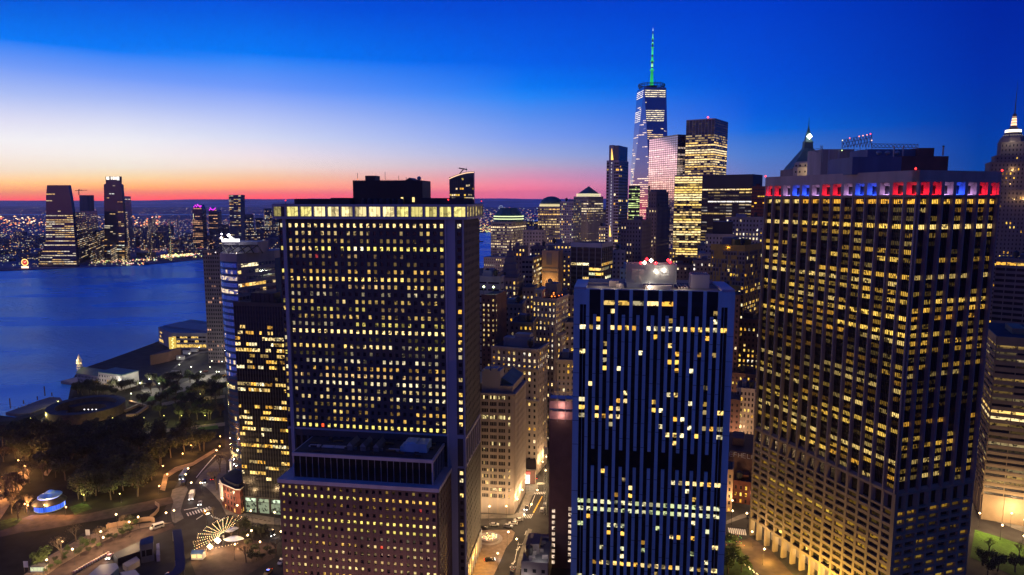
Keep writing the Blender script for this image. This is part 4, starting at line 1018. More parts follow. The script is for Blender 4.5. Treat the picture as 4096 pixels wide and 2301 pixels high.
c = P_[0] + U_ * 7 + n_ * 7; lights_def.append((c.x, c.y, b.z1 - 26, 5200, (1, .62, .22)))
tk = MB(); c = P_[0] + U_ * 5; tk.bx(c.x, c.x + 6, c.y + 3, c.y + 9, b.z1 - 1, b.z1 + 4); b.part('water_tank', tk, ['stone_dark'])
T('office_building', 'grey slab with a bright yellow top row of windows behind the black mullioned block', 2184, 2286, 2286, 975, 610, a=6, D=20, mats=('stone_grey',), fh=3.9, bw=3.3, wf=.4, hf=.45, dp=.2, lit=rowlit(81, .12, WARM, 1, rows={0: .95, 1: .05}, run=1), top=1)
b = T('office_building', 'black glass block with pale vertical mullions and lit lower floors, left of the striped tower', 2284, 2407, 2451, 973, 520, a=9, mats=('black_metal', 'pale_metal'), fh=3.6, bw=4.6, wf=.94, hf=.55, dp=.25, pm=1, sm=0, lit=rowlit(82, .4, WARM + COOL[:1], 1.0, rows={0: 0, 1: 0, 2: 0, 3: .5, 4: .6, 5: .3, 6: .25, 7: .12, 8: .5, 9: .97, 10: .95, 11: .3, 12: .9, 13: .6, 14: .5, 15: .5}, run=2), top=3.5)
b = T('office_building', 'bluish grey slab with a vertical strip of lit windows behind the striped tower', 2250, 2284, 2284, 1010, 570, a=6, D=20, mats=('stone_grey',), fh=3.8, bw=3.4, wf=.3, hf=.4, dp=.2, lit=rowlit(83, .45, WARM, 1, run=1))
# red scaffolded wall and its dark tall brick building
m = G(2198, 2277); q1 = G(2292, 2285)
b = T('brick_building', 'dark red windowless brick building with pink-lit scaffold sheets wrapped round its top', 2198, 2294, 2294, 1681, m.y, a=8, D=28, mats=('brown_brick', 'red_tarp', 'black_metal'), fh=3.05, bw=4.4, wf=.3, hf=.5, dp=0, lit=None, fin=False)
P_ = b.P; b.win = []; U_ = (P_[1] - P_[0]).normalized(); n_ = Vector((U_.y, -U_.x)); W2 = (P_[3] - P_[0]).normalized(); L_ = (P_[1] - P_[0]).length; z1 = b.z1
wr2 = random.Random(9)
for col_, n in ((L_ * .20, 10), (L_ * .90, 10)):
    for j in range(n):
        zz = 25.5 - j * 2.62 - (0 if col_ < 4 else -1.4)
        if zz < 1: continue
        a = P_[0] + U_ * (col_ - .65) + n_ * .06; d = P_[0] + U_ * (col_ + .65) + n_ * .06; k = wr2.uniform(.6, 1)
        b.win.append(([Vector((*a, zz)), Vector((*d, zz)), Vector((*d, zz + 1.5)), Vector((*a, zz + 1.5))], (1 * k, .72 * k, .5 * k)))
b.finish()
tp = MB()
for k in range(2):
    z0_ = z1 + .2 + k * 4.6
    for i in range(3): tp.box((*(P_[0] + U_ * (i * L_ / 3) + n_ * .3), z0_), (*(U_ * (L_ / 3 - .15)), 0), (*(n_ * .06), 0), (0, 0, 3.4), 0, None)
b.part('scaffold_sheet', tp, ['red_tarp'])
sc_m = MB()
for i in range(4):
    for d in (0, 5): c = P_[0] + U_ * (i * (L_ - .2) / 3) + W2 * d; sc_m.bar((*c, z1 - 1), (*c, z1 + 16), .09)
for k in range(5):
    for d in (0, 5): a = P_[0] + W2 * d; c = P_[1] + W2 * d; sc_m.bar((*a, z1 + k * 3.8), (*c, z1 + k * 3.8), .08)
sc_m.box((*(P_[0] + W2 * 1), z1 + 3.9), (*(U_ * L_), 0), (*(W2 * 5), 0), (0, 0, .3)); sc_m.box((*(P_[0] + W2 * 1), z1 + 8.6), (*(U_ * L_), 0), (*(W2 * 5), 0), (0, 0, .3))
b.part('scaffold', sc_m, ['steel'])
for k in (1.8, 6.4): c = (P_[0] + P_[1]) / 2 + n_ * 2.2; lights_def.append((c.x, c.y, z1 + k, 420, (1, .7, .6)))
# hoist mast on the street side
hm_ = MB(); a = G(2176, 2060); zh2 = 75
for dx, dy in ((0, 0), (1.4, 0), (0, 1.4), (1.4, 1.4)): hm_.bar((a.x + dx, a.y + dy, 0), (a.x + dx, a.y + dy, zh2), .09)
for k in range(38):
    z = k * 2; hm_.bar((a.x, a.y, z), (a.x + 1.4, a.y, z + 2), .06); hm_.bar((a.x, a.y, z), (a.x + 1.4, a.y, z), .05); hm_.bar((a.x, a.y + 1.4, z + 2), (a.x, a.y, z), .05)
hm_.bx(a.x - .3, a.x + 1.8, a.y - 1.5, a.y - .2, 33, 36)
tag(hm_.build('construction_hoist', ['steel'], None, (a.x, a.y, 0)), 'thin lattice hoist mast climbing beside the dark red brick building', 'hoist')
# low dark roofs before it
b = T('low_building', 'low dark building with cluttered white-lit roof at the foot of the red brick building', 2085, 2192, 2192, 2085, 262, a=8, D=26, z1=13, mats=('stone_dark',), fh=4, bw=4, wf=.4, hf=.4, dp=.1, lit=None, roofm='roof_grey')
P_ = b.P; er = random.Random(8); eq = MB()
for _ in range(14):
    c = P_[0] + (P_[1] - P_[0]) * er.uniform(.1, .85) + (P_[3] - P_[0]) * er.uniform(.05, .85); eq.bx(c.x, c.x + er.uniform(.6, 3), c.y, c.y + er.uniform(.6, 2), 12.2, 12.3 + er.uniform(.5, 2.0))
b.part('roof_plant', eq, ['concrete'])
c = P_[1] - Vector((3, -2)); lights_def.append((c.x, c.y, 16, 700, (1, .9, .8)))
lights_def.append((P_[0].x + 1.5, P_[0].y - 3, 4.5, 1500, (1, .9, .75)))

# ------------------------------------------------------------------ downtown towers behind
b = T('hex_topped_tower', 'tower with a flat-topped dark crown over a white and green light band, nearest the river', 1963, 2044, 2104, 888, 1000, a=22, mats=('stone_grey', 'dark_glass_far'), fh=4.1, bw=3.2, wf=.75, hf=.45, dp=.15, lit=officelit(90, {0: .1, 1: .9, 2: .85, 5: .2}, [(1.3, .95, .5), (1.3, 1.05, .65)], .6), wmat='far_window', fin=False, cat='skyscraper')
P_ = b.P; z_ = b.z1; cc_ = (P_[0] + P_[2]) / 2; r0 = (P_[1] - P_[0]).length * .72; ph_ = math.atan2(P_[1].y - cc_.y, P_[1].x - cc_.x)
tier(b, off4(P_, 8, 8, 0, 8), 0, z_ - 52, rowlit(91, .5, WHITE + WARM, 1), bw=3.2, fh=4.1); b.finish()
cr = MB(); cr.lathe((cc_.x, cc_.y, z_ - 1), [(r0 * .98, 0), (r0 * .98, 7), (r0 * .9, 7.2), (r0 * .9, 10), (r0 * .55, 21), (0, 21.3)], 8, 0, ph=R(10)); b.part('crown', cr, ['copper_green'])
lb = MB(); 
for dz in (4, 7.8): lb.lathe((cc_.x, cc_.y, z_ + dz - 1), [(r0 * 1.0, 0), (r0 * 1.0, 1.3)], 8, 0, (1.3, 1.5, .75), ph=R(10))
b.part('light_band', lb, ['lamp_glow'])
b = T('domed_tower', 'tower under a dark dome ringed by a thin white light', 2152, 2250, 2250, 828, 1120, a=8, D=45, mats=('stone_grey', 'dark_glass_far'), fh=4.1, bw=3.2, wf=.75, hf=.45, dp=.15, lit=officelit(92, {0: .7, 1: .8, 2: .8}, [(1.3, .75, .2), (1.3, .9, .35)], .65), wmat='far_window', fin=False, cat='skyscraper')
P_ = b.P; z_ = b.z1; cc_ = (P_[0] + P_[2]) / 2; r0 = (P_[1] - P_[0]).length * .46
tier(b, off4(P_, 3, 3, 0, 10), 0, z_ - 48, rowlit(93, .55, WHITE + WARM, 1), bw=3.2, fh=4.1); b.finish()
cr = MB(); cr.lathe((cc_.x, cc_.y, z_), [(r0 * 1.05, 0)] + [(r0 * math.cos(t * math.pi / 16), 4 + r0 * .72 * math.sin(t * math.pi / 16)) for t in range(9)], 24); b.part('crown', cr, ['copper_green'], smooth=True)
lb = MB(); lb.lathe((cc_.x, cc_.y, z_ + 1), [(r0 * 1.08, 0), (r0 * 1.08, 1.3)], 24, 0, (1.5, 1.2, .6)); lb.lathe((cc_.x, cc_.y, z_ + 3.6), [(r0 * 1.06, 0), (r0 * 1.06, .8)], 24, 0, (1.5, 1.2, .6)); b.part('light_band', lb, ['lamp_glow'])
T('apartment_tower', 'pale slim apartment tower with tiny glints between the domed and the pyramid-topped towers', 2239, 2294, 2325, 806, 900, a=8, mats=('pale_metal', 'stone_grey'), fh=3.3, bw=2.4, wf=.5, hf=.5, dp=.15, lit=rowlit(94, .2, COOL + WARM, .9, run=1), wmat='far_window', cat='skyscraper')
b = T('pyramid_topped_tower', 'tower with a four-sided dark pyramid roof above a white light line', 2295, 2354, 2413, 786, 1150, a=38, mats=('stone_grey', 'stone'), fh=4.1, bw=3.2, wf=.8, hf=.42, dp=.15, lit=officelit(95, {0: 0, 1: .1}, [(1.2, .85, .4), (1.2, .95, .55)], .75), wmat='far_window', fin=False, cat='skyscraper')
P_ = b.P; z_ = b.z1; cc_ = (P_[0] + P_[2]) / 2
tier(b, off4(P_, 0, 0, 8, 0), 0, z_ - 26, rowlit(96, .5, WHITE + WARM, 1)); b.finish()
cr = MB(); pp = inset(P_, 3.5); h_ = Zat(744, 1160) - z_ - 3
cr.prism([tuple(x) for x in inset(P_, 5)], z_ - .5, z_ + 3)
for i in range(4): cr.face([(*pp[i], z_ + 3), (*pp[(i+1) % 4], z_ + 3), (cc_.x, cc_.y, z_ + 3 + h_)])
b.part('crown', cr, ['copper_green'])
lb = MB(); p4 = inset(P_, 3.0)
for zq in (.3, 3.2): lb.prism([tuple(x) for x in p4], z_ + zq, z_ + zq + 1.2, 0, None, (1.6, 1.35, .8))
b.part('light_band', lb, ['lamp_glow'])
# slim tower
b = T('slim_tower', 'slim notched grey-blue tower catching the sunset on its left edge', 2427, 2477, 2514, 641, 800, a=10, mats=('pale_metal', 'pale_metal', 'dark_glass_far'), fh=3.6, bw=3.4, wf=.92, hf=.6, dp=.08, pm=0, sm=1, lit=rowlit(97, .07, WARM, 1, rows={30: .2}, run=1), wmat='office_window', cat='skyscraper', fin=False)
P_ = b.P; z_ = b.z1; U_ = (P_[1] - P_[0]).normalized(); n_ = Vector((U_.y, -U_.x)); W2 = (P_[3] - P_[0]).normalized(); L_ = (P_[1] - P_[0]).length
zt3 = Zat(583, 805)
b.wall.prism([tuple(x) for x in off4(P_, -.5, -1, -1, -2.5)], z_, zt3, 2)
b.wall.prism([tuple(x) for x in (P_[0] + U_ * 3 - W2 * .3, P_[0] + U_ * 8 - W2 * .3, P_[0] + U_ * 8 + W2 * 8, P_[0] + U_ * 3 + W2 * 8)], z_ - 2, zt3 + .6, 0)
b.wall.box((*(P_[0] + U_ * 3 + n_ * .0), 0), (*(U_ * 6.5), 0), (*(n_ * .5), 0), (0, 0, z_ - .5), 0)
for j in range(48): 
    zz = z_ - 4 - j * 3.6; b.win.append(([Vector((*(P_[0] + U_ * 5.6 + n_ * .56), zz)), Vector((*(P_[0] + U_ * 6.9 + n_ * .56), zz)), Vector((*(P_[0] + U_ * 6.9 + n_ * .56), zz + 1.8)), Vector((*(P_[0] + U_ * 5.6 + n_ * .56), zz + 1.8))], (.45, .42, .5) if j < 34 else (1, .7, .3)))
b.finish()
lb = MB()  # wedges of light in the recesses, painted as glowing tapered faces
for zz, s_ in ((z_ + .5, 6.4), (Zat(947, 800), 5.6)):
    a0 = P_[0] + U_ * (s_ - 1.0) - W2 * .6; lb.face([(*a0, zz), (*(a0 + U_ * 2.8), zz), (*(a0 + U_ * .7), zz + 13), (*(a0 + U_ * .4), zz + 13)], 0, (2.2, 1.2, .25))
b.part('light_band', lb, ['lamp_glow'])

# the tallest tower: square base turning into a square top rotated by 45 degrees
Yw = 1585.0; cxw = kx(2606, 357) * Yw; zr = Zat(357, Yw)
b = Bld('tapering_glass_tower', 'tallest tower of the skyline, tapering glass with a glowing green mast', 'skyscraper', (cxw, Yw, 0), ['sunset_mirror', 'dark_glass_far'], wmat='sunset_mirror')
hb = 56.0; ht = 25.5; rot = R(7)
base = [Vector((cxw + hb * math.cos(rot + k * math.pi / 2 - math.pi / 2), Yw + hb * math.sin(rot + k * math.pi / 2 - math.pi / 2))) for k in range(4)]
topc = [Vector((cxw + ht * 1.41 * math.cos(rot + k * math.pi / 2 - math.pi / 4), Yw + ht * 1.41 * math.sin(rot + k * math.pi / 2 - math.pi / 4))) for k in range(4)]
Tz = zr
tri = []
for k in range(4):
    b0, b1, t0, tm = base[k], base[(k+1) % 4], topc[k], topc[(k-1) % 4]
    tri.append((Vector((*b0, 20)), Vector((*b1, 20)), Vector((*t0, Tz)), 'up'))
    tri.append((Vector((*tm, Tz)), Vector((*b0, 20)), Vector((*t0, Tz)), 'down'))
for a_, b_, c_, kd in tri: b.wall.face([a_, b_, c_], 0)
b.wall.prism([tuple(x) for x in base], 0, 20, 1); b.wall.face([(*x, Tz) for x in topc], 1)
lw = random.Random(101)
def litband(a_, b_, c_, kd, z0, z1, prob, colr, seg=3.2):
    # lit floors lying just outside a triangular face, one run at a time
    n = (b_ - a_).cross(c_ - a_).normalized()
    if n.y > 0 and kd == 'x': return
    n0 = n if (a_ + b_ + c_).xy.length and n.dot(Vector((a_.x - cxw, a_.y - Yw, 0))) > 0 else -n
    def at(z):
        if kd == 'up': t = (z - 20) / (Tz - 20); return a_.lerp(c_, t), b_.lerp(c_, t)
        t = (z - 20) / (Tz - 20); return b_.lerp(a_, t), b_.lerp(c_, t)
    p, q = at(z0); p2, q2 = at(z1); Ln = (q - p).length; k = int(Ln / seg); off = n0 * .12
    i = 0
    while i < k:
        r = lw.randint(1, 6)
        if lw.random() < prob:
            f0, f1 = max(i / k, .02), min((i + r) / k, .98); s = lw.uniform(.6, 1.1)
            b.win.append(([p.lerp(q, f0) + off, p.lerp(q, f1) + off, p2.lerp(q2, f1) + off, p2.lerp(q2, f0) + off], tuple(x * s for x in colr)))
        i += r
for a_, b_, c_, kd in tri:
    nn = (b_ - a_).cross(c_ - a_); cen = (a_ + b_ + c_) / 3
    if nn.dot(Vector((cen.x - cxw, cen.y - Yw, 0))) < 0: nn = -nn
    if nn.y > .2 * nn.length: continue
    for k in range(82):
        z = Tz - 8 - k * 4.4
        if z < 40: break
        if kd == 'down' and (k in (0, 1, 2, 3) or k in (10, 11, 12, 13, 14, 15)): pr = .99; cl = (1.25, 1.05, .6)
        elif kd == 'down': pr = .10 if k < 30 else .4; cl = (1.2, .8, .35)
        else: pr = .02 if k < 16 else (.15 if k < 30 else .10 if k < 44 else .6); cl = (1.2, .85, .5)
        if k in (22, 23): pr = .7
        litband(a_, b_, c_, kd, z, z + 1.9, pr, cl)
b.finish(most=0)
rg = MB(); rg2 = MB()
for zz, r_ in ((Tz + 2.5, 29), (Tz + 6.5, 30.5), (Tz + 9.5, 29.5)): rg.lathe((cxw, Yw, zz), [(r_, 0), (r_, 1.2), (r_ - 1.5, 1.2), (r_ - 1.5, 0), (r_, 0)], 32)
rg2.lathe((cxw, Yw, Tz), [(12, 0), (12, 7), (0, 7)], 16); b.part('mast_base', rg2, ['black_metal'])
for i in range(24): a_ = i * math.pi / 12; rg.bar((cxw + 27 * math.cos(a_), Yw + 27 * math.sin(a_), Tz), (cxw + 29.5 * math.cos(a_), Yw + 29.5 * math.sin(a_), Tz + 10.5), .35)
b.part('crown_ring', rg, ['black_metal'])
ztip = Zat(112, Yw); ms = MB(); Hm = ztip - Tz
prof = [(0, 4.6), (.30, 2.9), (.33, 2.4), (.52, 2.3), (.72, 1.7), (.9, 1.2), (1.0, .3)]
def rad(t):
    for (t0, r0_), (t1, r1_) in zip(prof[:-1], prof[1:]):
        if t <= t1: return r0_ + (r1_ - r0_) * (t - t0) / (t1 - t0)
    return .2
segs = [(0, .29, (.03, .75, .16)), (.29, .32, (.02, .4, .09)), (.32, .34, (.05, 1.0, .25)), (.34, .365, (.01, .1, .03)), (.365, .42, (.55, 1.3, .5)), (.42, .46, (.01, .05, .02)), (.46, .53, (.05, .9, .25)), (.53, .565, (.01, .05, .02)), (.565, .68, (.08, .95, .35)), (.68, .74, (.005, .02, .01)), (.74, .77, (.35, .9, .5)), (.77, .82, (.005, .02, .01)), (.82, .90, (.2, .9, .45)), (.90, .95, (.01, .03, .02)), (.95, 1.0, (.9, 1, .9))]
for t0, t1, c in segs:
    n_ = max(1, int((t1 - t0) * 60))
    for q in range(n_):
        u0, u1 = t0 + (t1 - t0) * q / n_, t0 + (t1 - t0) * (q + 1) / n_; f = 1 - .55 * q / n_ if c[1] > .3 else 1
        ms.lathe((cxw, Yw, Tz), [(rad(u0), Hm * u0), (rad(u1), Hm * u1)], 8, 0, tuple(x * f for x in c))
for t in (.31, .46, .68, .74, .82): ms.lathe((cxw, Yw, Tz), [(rad(t) * 1.9, Hm * t - 1), (rad(t) * 1.9, Hm * t + 1), (rad(t), Hm * t + 1.2)], 8, 0, (.05, .5, .15))
for sx in (-1, 1): ms.bar((cxw + sx * 12, Yw, Tz + 6), (cxw + sx * 2, Yw, Tz + Hm * .3), .14); ms.bar((cxw + sx * 20, Yw, Tz + 10), (cxw + sx * 20, Yw, Tz + 17), .2)
b.part('mast', ms, ['lamp_glow'])

# mirror slab beside it: turned so that it reflects the sunset
b = T('mirror_glass_tower', 'pale mirrored glass slab reflecting pink sunset, in front of the tapering tower', 2598, 2712, 2770, 538, 1250, a=-22, left=True, D=50, mats=('sunset_mirror', 'dark_glass_far'), fh=4.0, bw=6.0, wf=.90, hf=.74, dp=.2, pm=1, sm=1, lit=officelit(103, dict([(k, 0) for k in range(0, 5)] + [(5, .85), (6, .05), (7, .1)] + [(k, .75) for k in range(8, 22)] + [(k, .5) for k in range(22, 34)] + [(k, .1) for k in range(34, 40)]), [(.60, .40, .28), (.55, .40, .32)], .45), wmat='sunset_mirror', cat='skyscraper')
T('framed_glass_tower', 'tall glass tower thick with golden lit floors and a dark louvred top', 2746, 2860, 2913, 473, 1200, a=10, mats=('dark_glass_far', 'steel'), fh=4.1, bw=5.5, wf=.93, hf=.55, dp=.25, pm=1, sm=0, lit=officelit(104, dict([(k, .02) for k in range(0, 6)] + [(6, .3), (7, .4), (8, .5)]), [(1.4, .95, .35), (1.4, 1.05, .5), (1.3, .8, .2)], .85), wmat='far_window', cat='skyscraper')
T('office_building', 'lower glass wing packed with golden light under the mirrored slab', 2700, 2810, 2810, 700, 1130, a=8, D=40, mats=('dark_glass_far', 'steel'), fh=4.1, bw=5.0, wf=.95, hf=.6, dp=.2, pm=1, lit=officelit(105, {}, [(1.4, .95, .35), (1.4, 1.1, .5), (1.3, .85, .2)], 1.0), wmat='far_window')
be = MB(); p = A(2832, 470, 1200); glow(be, p, 2.0, (4, .3, .4)); p2 = A(2832, 475, 1200); be.bar((p2.x, p2.y, p2.z - 3), (p.x, p.y, p.z), .4)
tag(be.build('roof_beacon', ['lamp_glow'], None, tuple(p)), 'pink-red beacon on top of the golden framed glass tower', 'beacon')
T('black_office_tower', 'broad black tower with long white and amber light strips under a blank top', 2811, 3012, 3050, 697, 900, a=9, mats=('black_metal', 'black_glass'), fh=4.0, bw=8.5, wf=.94, hf=.38, dp=.3, lit=officelit(106, {0: .9, 1: .75, 2: .15, 3: .15, 4: .95, 5: .4, 6: .3, 7: .2, 8: .5, 9: .3}, [(1.2, 1.1, 1.0), (1.3, .95, .5), (1.3, .85, .25)], .4), top=17, wmat='far_window', cat='skyscraper')
T('office_building', 'reddish brown building with amber rows squeezed before the coloured-crown tower', 3008, 3064, 3064, 745, 860, a=8, D=30, mats=('red_brick', 'stone_dark'), fh=4.2, bw=3.6, wf=.8, hf=.35, dp=.15, lit=rowlit(107, .4, GOLD + WHITE[:1], 1.0, rows={0: 0, 1: 0}, run=4), wmat='far_window')
T('stepped_tower', 'brown masonry office tower with a corner bay, left of the taller setback tower', 2484, 2566, 2605, 879, 620, a=8, mats=('stone_dark', 'stone_grey'), fh=3.8, bw=2.9, wf=.38, hf=.5, dp=.45, lit=rowlit(108, .10, [(1, .7, .35)], 1.0, rows={1: .35, 5: .3, 10: .35}, run=2))
b = T('stepped_tower', 'dark masonry tower with shoulders and a square crown, before the mirrored slab', 2585, 2628, 2679, 830, 680, a=10, mats=('stone_dark', 'brown_brick'), fh=3.8, bw=2.7, wf=.38, hf=.5, dp=.45, lit=rowlit(109, .12, [(1, .74, .35)], 1.0, rows={0: .5, 8: .5, 9: .7, 12: .4}, run=2), fin=False)
P_ = b.P; z_ = b.z1; q = off4(P_, -1.5, -1.5, -1.5, -1.5); tier(b, q, z_ - 1, Zat(768, 680), rowlit(110, .05, WARM)); q2 = off4(q, -5, -8, -6, -8); b.wall.prism([tuple(x) for x in q2], Zat(768, 680), Zat(758, 680), 0); b.finish()
# right of the canyon, behind the striped tower
b = T('apartment_building', 'dark apartment block patterned with mustard yellow panels and scattered lit rooms', 2844, 2982, 3052, 982, 480, a=14, mats=('stone_dark', 'yellow_panel'), fh=3.05, bw=2.1, wf=.66, hf=.62, dp=.12, lit=rowlit(111, .35, GOLD + WARM, .95, run=1), fin=False, cornice=.2)
P_ = b.P; z_ = b.z1; yr = random.Random(12)
for e0, e1 in ((P_[0], P_[1]), (P_[1], P_[2])):
    if not faces_cam(e0, e1): continue
    U_ = (e1 - e0).normalized(); n_ = Vector((U_.y, -U_.x)); L_ = (e1 - e0).length
    b.wall.box((*e0, z_ - 4.2), (*(U_ * L_), 0), (*(n_ * .45), 0), (0, 0, 4.3), 1)
    for _ in range(190):
        s = int(yr.uniform(0, L_ / 2.1 - 1)) * 2.1; zz = z_ - 4.3 - int(yr.uniform(0, 26) ** 1.0) * 3.05; h = yr.choice((3.0, 3.0, 6.1)); b.wall.box((*(e0 + U_ * (s + .4)), zz - h + .1), (*(U_ * yr.choice((1.0, 2.2))), 0), (*(n_ * (.2 + yr.random() * .02)), 0), (0, 0, h - .15), 1)
b.finish()
c = A(2936, 955, 500); px_ = MB(); px_.bx(c.x - 2, c.x + 10, 492, 500, z_ - 1, c.z); b.part('penthouse', px_, ['yellow_panel'])
c = P_[0] + Vector((10, -8)); lights_def.append((c.x, c.y, z_ - 2, 2200, (1, .6, .15)))
T('classical_building', 'pale stone palace-like block with two rows of lit windows beside the mustard panelled block', 2904, 3052, 3052, 868, 700, a=8, D=30, mats=('stone_grey', 'concrete'), fh=4.6, bw=3.3, wf=.42, hf=.5, dp=.4, lit=rowlit(112, .1, WHITE, 1, rows={0: .1, 1: .12, 2: .35, 3: .97, 4: .97, 5: .2}, run=1), cornice=.8)
b = T('stepped_tower', 'blue-grey stone tower with a black box on top, left of the palace-like block', 2822, 2934, 2934, 937, 620, a=8, D=26, mats=('stone_grey', 'black_metal'), fh=4, bw=3.2, wf=.35, hf=.5, dp=.35, lit=rowlit(113, .08, WHITE, 1), fin=False, cornice=.4)
P_ = b.P; tier(b, off4(P_, 3, 1, 0, 6), 0, b.z1 - 18, rowlit(114, .1, WARM, 1)); q = off4(P_, -2, -1, -2, -6); b.wall.prism([tuple(x) for x in q], b.z1 - 1, Zat(888, 620), 1); b.finish()
T('office_building', 'small grey building with a few pink-white windows under the palace-like block', 2771, 2846, 2846, 1042, 560, a=8, D=22, mats=('stone_dark', 'stone_grey'), fh=3.8, bw=3.0, wf=.4, hf=.5, dp=.25, lit=rowlit(115, .35, WHITE, .9, run=1))
for k, (xl, xc, xr, yt, Y, lab, mt) in enumerate((
    (2480, 2545, 2545, 1075, 560, 'blue-roofed low block just behind the left end of the striped tower roof', 'blue_aluminium'),
    (2545, 2650, 2650, 1085, 590, 'low dark building hidden behind the floodlit roof screen', 'stone_dark'),
    (2690, 2780, 2780, 1060, 640, 'tangle-roofed dark block right of the floodlit roof screen', 'stone_dark'),
    (2093, 2178, 2178, 920, 760, 'pale grey tower with irregular dark balconies beside the domed tower', 'stone_grey'),
    (2125, 2185, 2185, 985, 660, 'dark squat building under the domed tower', 'stone_dark'),
    (2050, 2100, 2100, 985, 620, 'dark building wedged right of the stepped pyramid roof', 'stone_dark'),
    (2395, 2432, 2432, 905, 900, 'slab of grey offices between the pyramid-topped and the slim tower', 'stone_grey'),
    (2515, 2560, 2560, 742, 1350, 'distant green-lit glass block between the slim and the tapering tower', 'dark_glass_far'),
    (2450, 2500, 2500, 1000, 600, 'narrow grey building right of the black mullioned block', 'stone_grey'))):
    T('office_building', lab, xl, xc, xr, yt, Y, a=8, D=22, mats=(mt, 'stone_dark'), fh=3.9, bw=3.2, wf=.4 if k != 7 else .9, hf=.5, dp=.2, lit=rowlit(120 + k, (.08, .05, .15, .12, .4, .3, .6, .9, .25)[k], WARM + WHITE if k != 7 else [(.8, 1, .35)], .95, run=2), wmat='far_window')
# lower right of the striped tower
T('classical_building', 'small beige building with rows of round-headed windows behind the dark flat roof', 2946, 3020, 3020, 1556, 420, a=8, D=20, mats=('stone', 'concrete'), fh=3.6, bw=2.4, wf=.45, hf=.55, dp=.25, lit=rowlit(131, .3, GOLD, 1, rows={0: 0, 1: .4, 2: 0, 3: .05}, run=2))
for k, (xl, xr, yt, Y, lab, p) in enumerate(((2900, 3060, 1440, 470, 'dark brick building glimpsed behind the small beige building', .25), (2925, 3050, 1500, 445, 'brown building just above the beige building roof', .3), (2900, 2960, 1600, 410, 'dark narrow building against the right edge of the striped tower', .2))):
    T('brick_building', lab, xl, xr, xr, yt, Y, a=8, D=20, mats=('brown_brick',), fh=3.5, bw=2.6, wf=.35, hf=.45, dp=.15, lit=rowlit(140 + k, p, GOLD, .9, run=1))
g1 = G(3021, 1950); b = T('warehouse', 'long dark flat-roofed block with white graffiti along the top of its brown wall', 2895, 3024, 3024, 1815, 352, a=-20, D=34, mats=('brown_brick',), fh=30, bw=30, wf=.02, hf=.02, dp=0, lit=None, fin=False, roofm='black_metal', top=.3)
b.win = []; P_ = b.P; b.finish()
U_ = (P_[1] - P_[0]).normalized(); n_ = Vector((U_.y, -U_.x)); gm = MB(); gr = random.Random(6); zt_ = b.z1 - .8
s = 3.0
for ch_ in range(12):                # tags: two or three strokes a letter
    wd = 1.5; h = 2.4; o_ = P_[0] + U_ * s + n_ * .12
    S = [[(0, 0), (0, 1)], [(0, 1), (1, 1)], [(0, .5), (1, .5)], [(0, 0), (1, 0)], [(1, 0), (1, 1)], [(0, 0), (1, 1)], [(0, 1), (.5, 0)], [(.5, 0), (1, 1)]]
    let = {'S': [1, 2, 3], 'E': [0, 1, 2, 3], 'F': [0, 1, 2], 'H': [0, 2, 4], 'L': [0, 3]}
    pat = 'EFHE' if ch_ < 4 else 'LHFELFEH'
    for k in let[pat[(ch_ if ch_ < 4 else ch_ - 4) % len(pat)]]:
        (x0, y0), (x1, y1) = S[k]; a = o_ + U_ * x0 * wd; c = o_ + U_ * x1 * wd
        gm.bar((a.x, a.y, zt_ - h + y0 * h), (c.x, c.y, zt_ - h + y1 * h), .11)
    s += 2.3
b.part('graffiti', gm, ['graffiti'])
lights_def.append((P_[1].x - 4, P_[1].y - 9, 6, 2600, (1, .7, .42)))
T('brick_building', 'low red brick row with lit windows and a shop sign, left of the waffle-based tower', 2933, 3016, 3016, 1950, 343, a=4, D=14, z1=12.5, mats=('red_brick', 'stone'), fh=3.4, bw=2.4, wf=.36, hf=.5, dp=.12, lit=rowlit(150, .45, GOLD, 1, run=1))
T('brick_building', 'narrow corner house with cream windows beside the striped tower, red light below', 2890, 2932, 2932, 1880, 335, a=4, D=14, mats=('orange_stone', 'stone'), fh=3.4, bw=2.2, wf=.36, hf=.5, dp=.12, lit=rowlit(151, .35, WARM, 1, run=1))
# far right
g = G(3990, 2076); b = T('office_building', 'sand-coloured building ringed with thin horizontal stripes at the right edge', 3915, 3990, 4250, 1345, g.y, a=26, left=True, mats=('tan_stripe', 'tan_stripe', 'black_glass'), fh=3.3, bw=7.5, wf=.96, hf=.42, dp=.35, D=40, base=13, P4=None, lit=officelit(160, {10: .97, 11: .95, 18: .5, 19: .4}, [(1.2, .75, .2), (1.2, .9, .4)], .22), top=3, fin=False)
P_ = b.P
for e0, e1 in ((P_[0], P_[1]), (P_[3], P_[0])):
    L_ = (e1 - e0).length; U_ = (e1 - e0).normalized(); n_ = Vector((U_.y, -U_.x))
    for j in range(24):
        b.wall.box((*e0, 16 + j * 3.3), (*(U_ * L_), 0), (*(n_ * .42), 0), (0, 0, .22), 1)
    for i in range(int(L_ / 9) + 1): c = e0 + U_ * min(i * 9, L_ - 1); b.wall.box((*c, 0), (*(U_ * .9), 0), (*(n_ * .3), 0), (0, 0, 13), 0)
b.finish()
c = P_[0] + Vector((-4, -6)); lights_def.append((c.x - 4, c.y - 8, 9, 9000, (1, .66, .28))); lights_def.append((c.x + 18, c.y - 12, 9, 9000, (1, .70, .34)))
T('office_tower', 'dark tower at the right edge with a white-lit band two thirds up', 3985, 4200, 4200, 1040, 420, a=30, D=30, mats=('stone_dark',), fh=3.6, bw=5, wf=.9, hf=.5, dp=.15, lit=rowlit(161, .03, WARM, 1, rows={0: .9, 1: .02}, run=3))
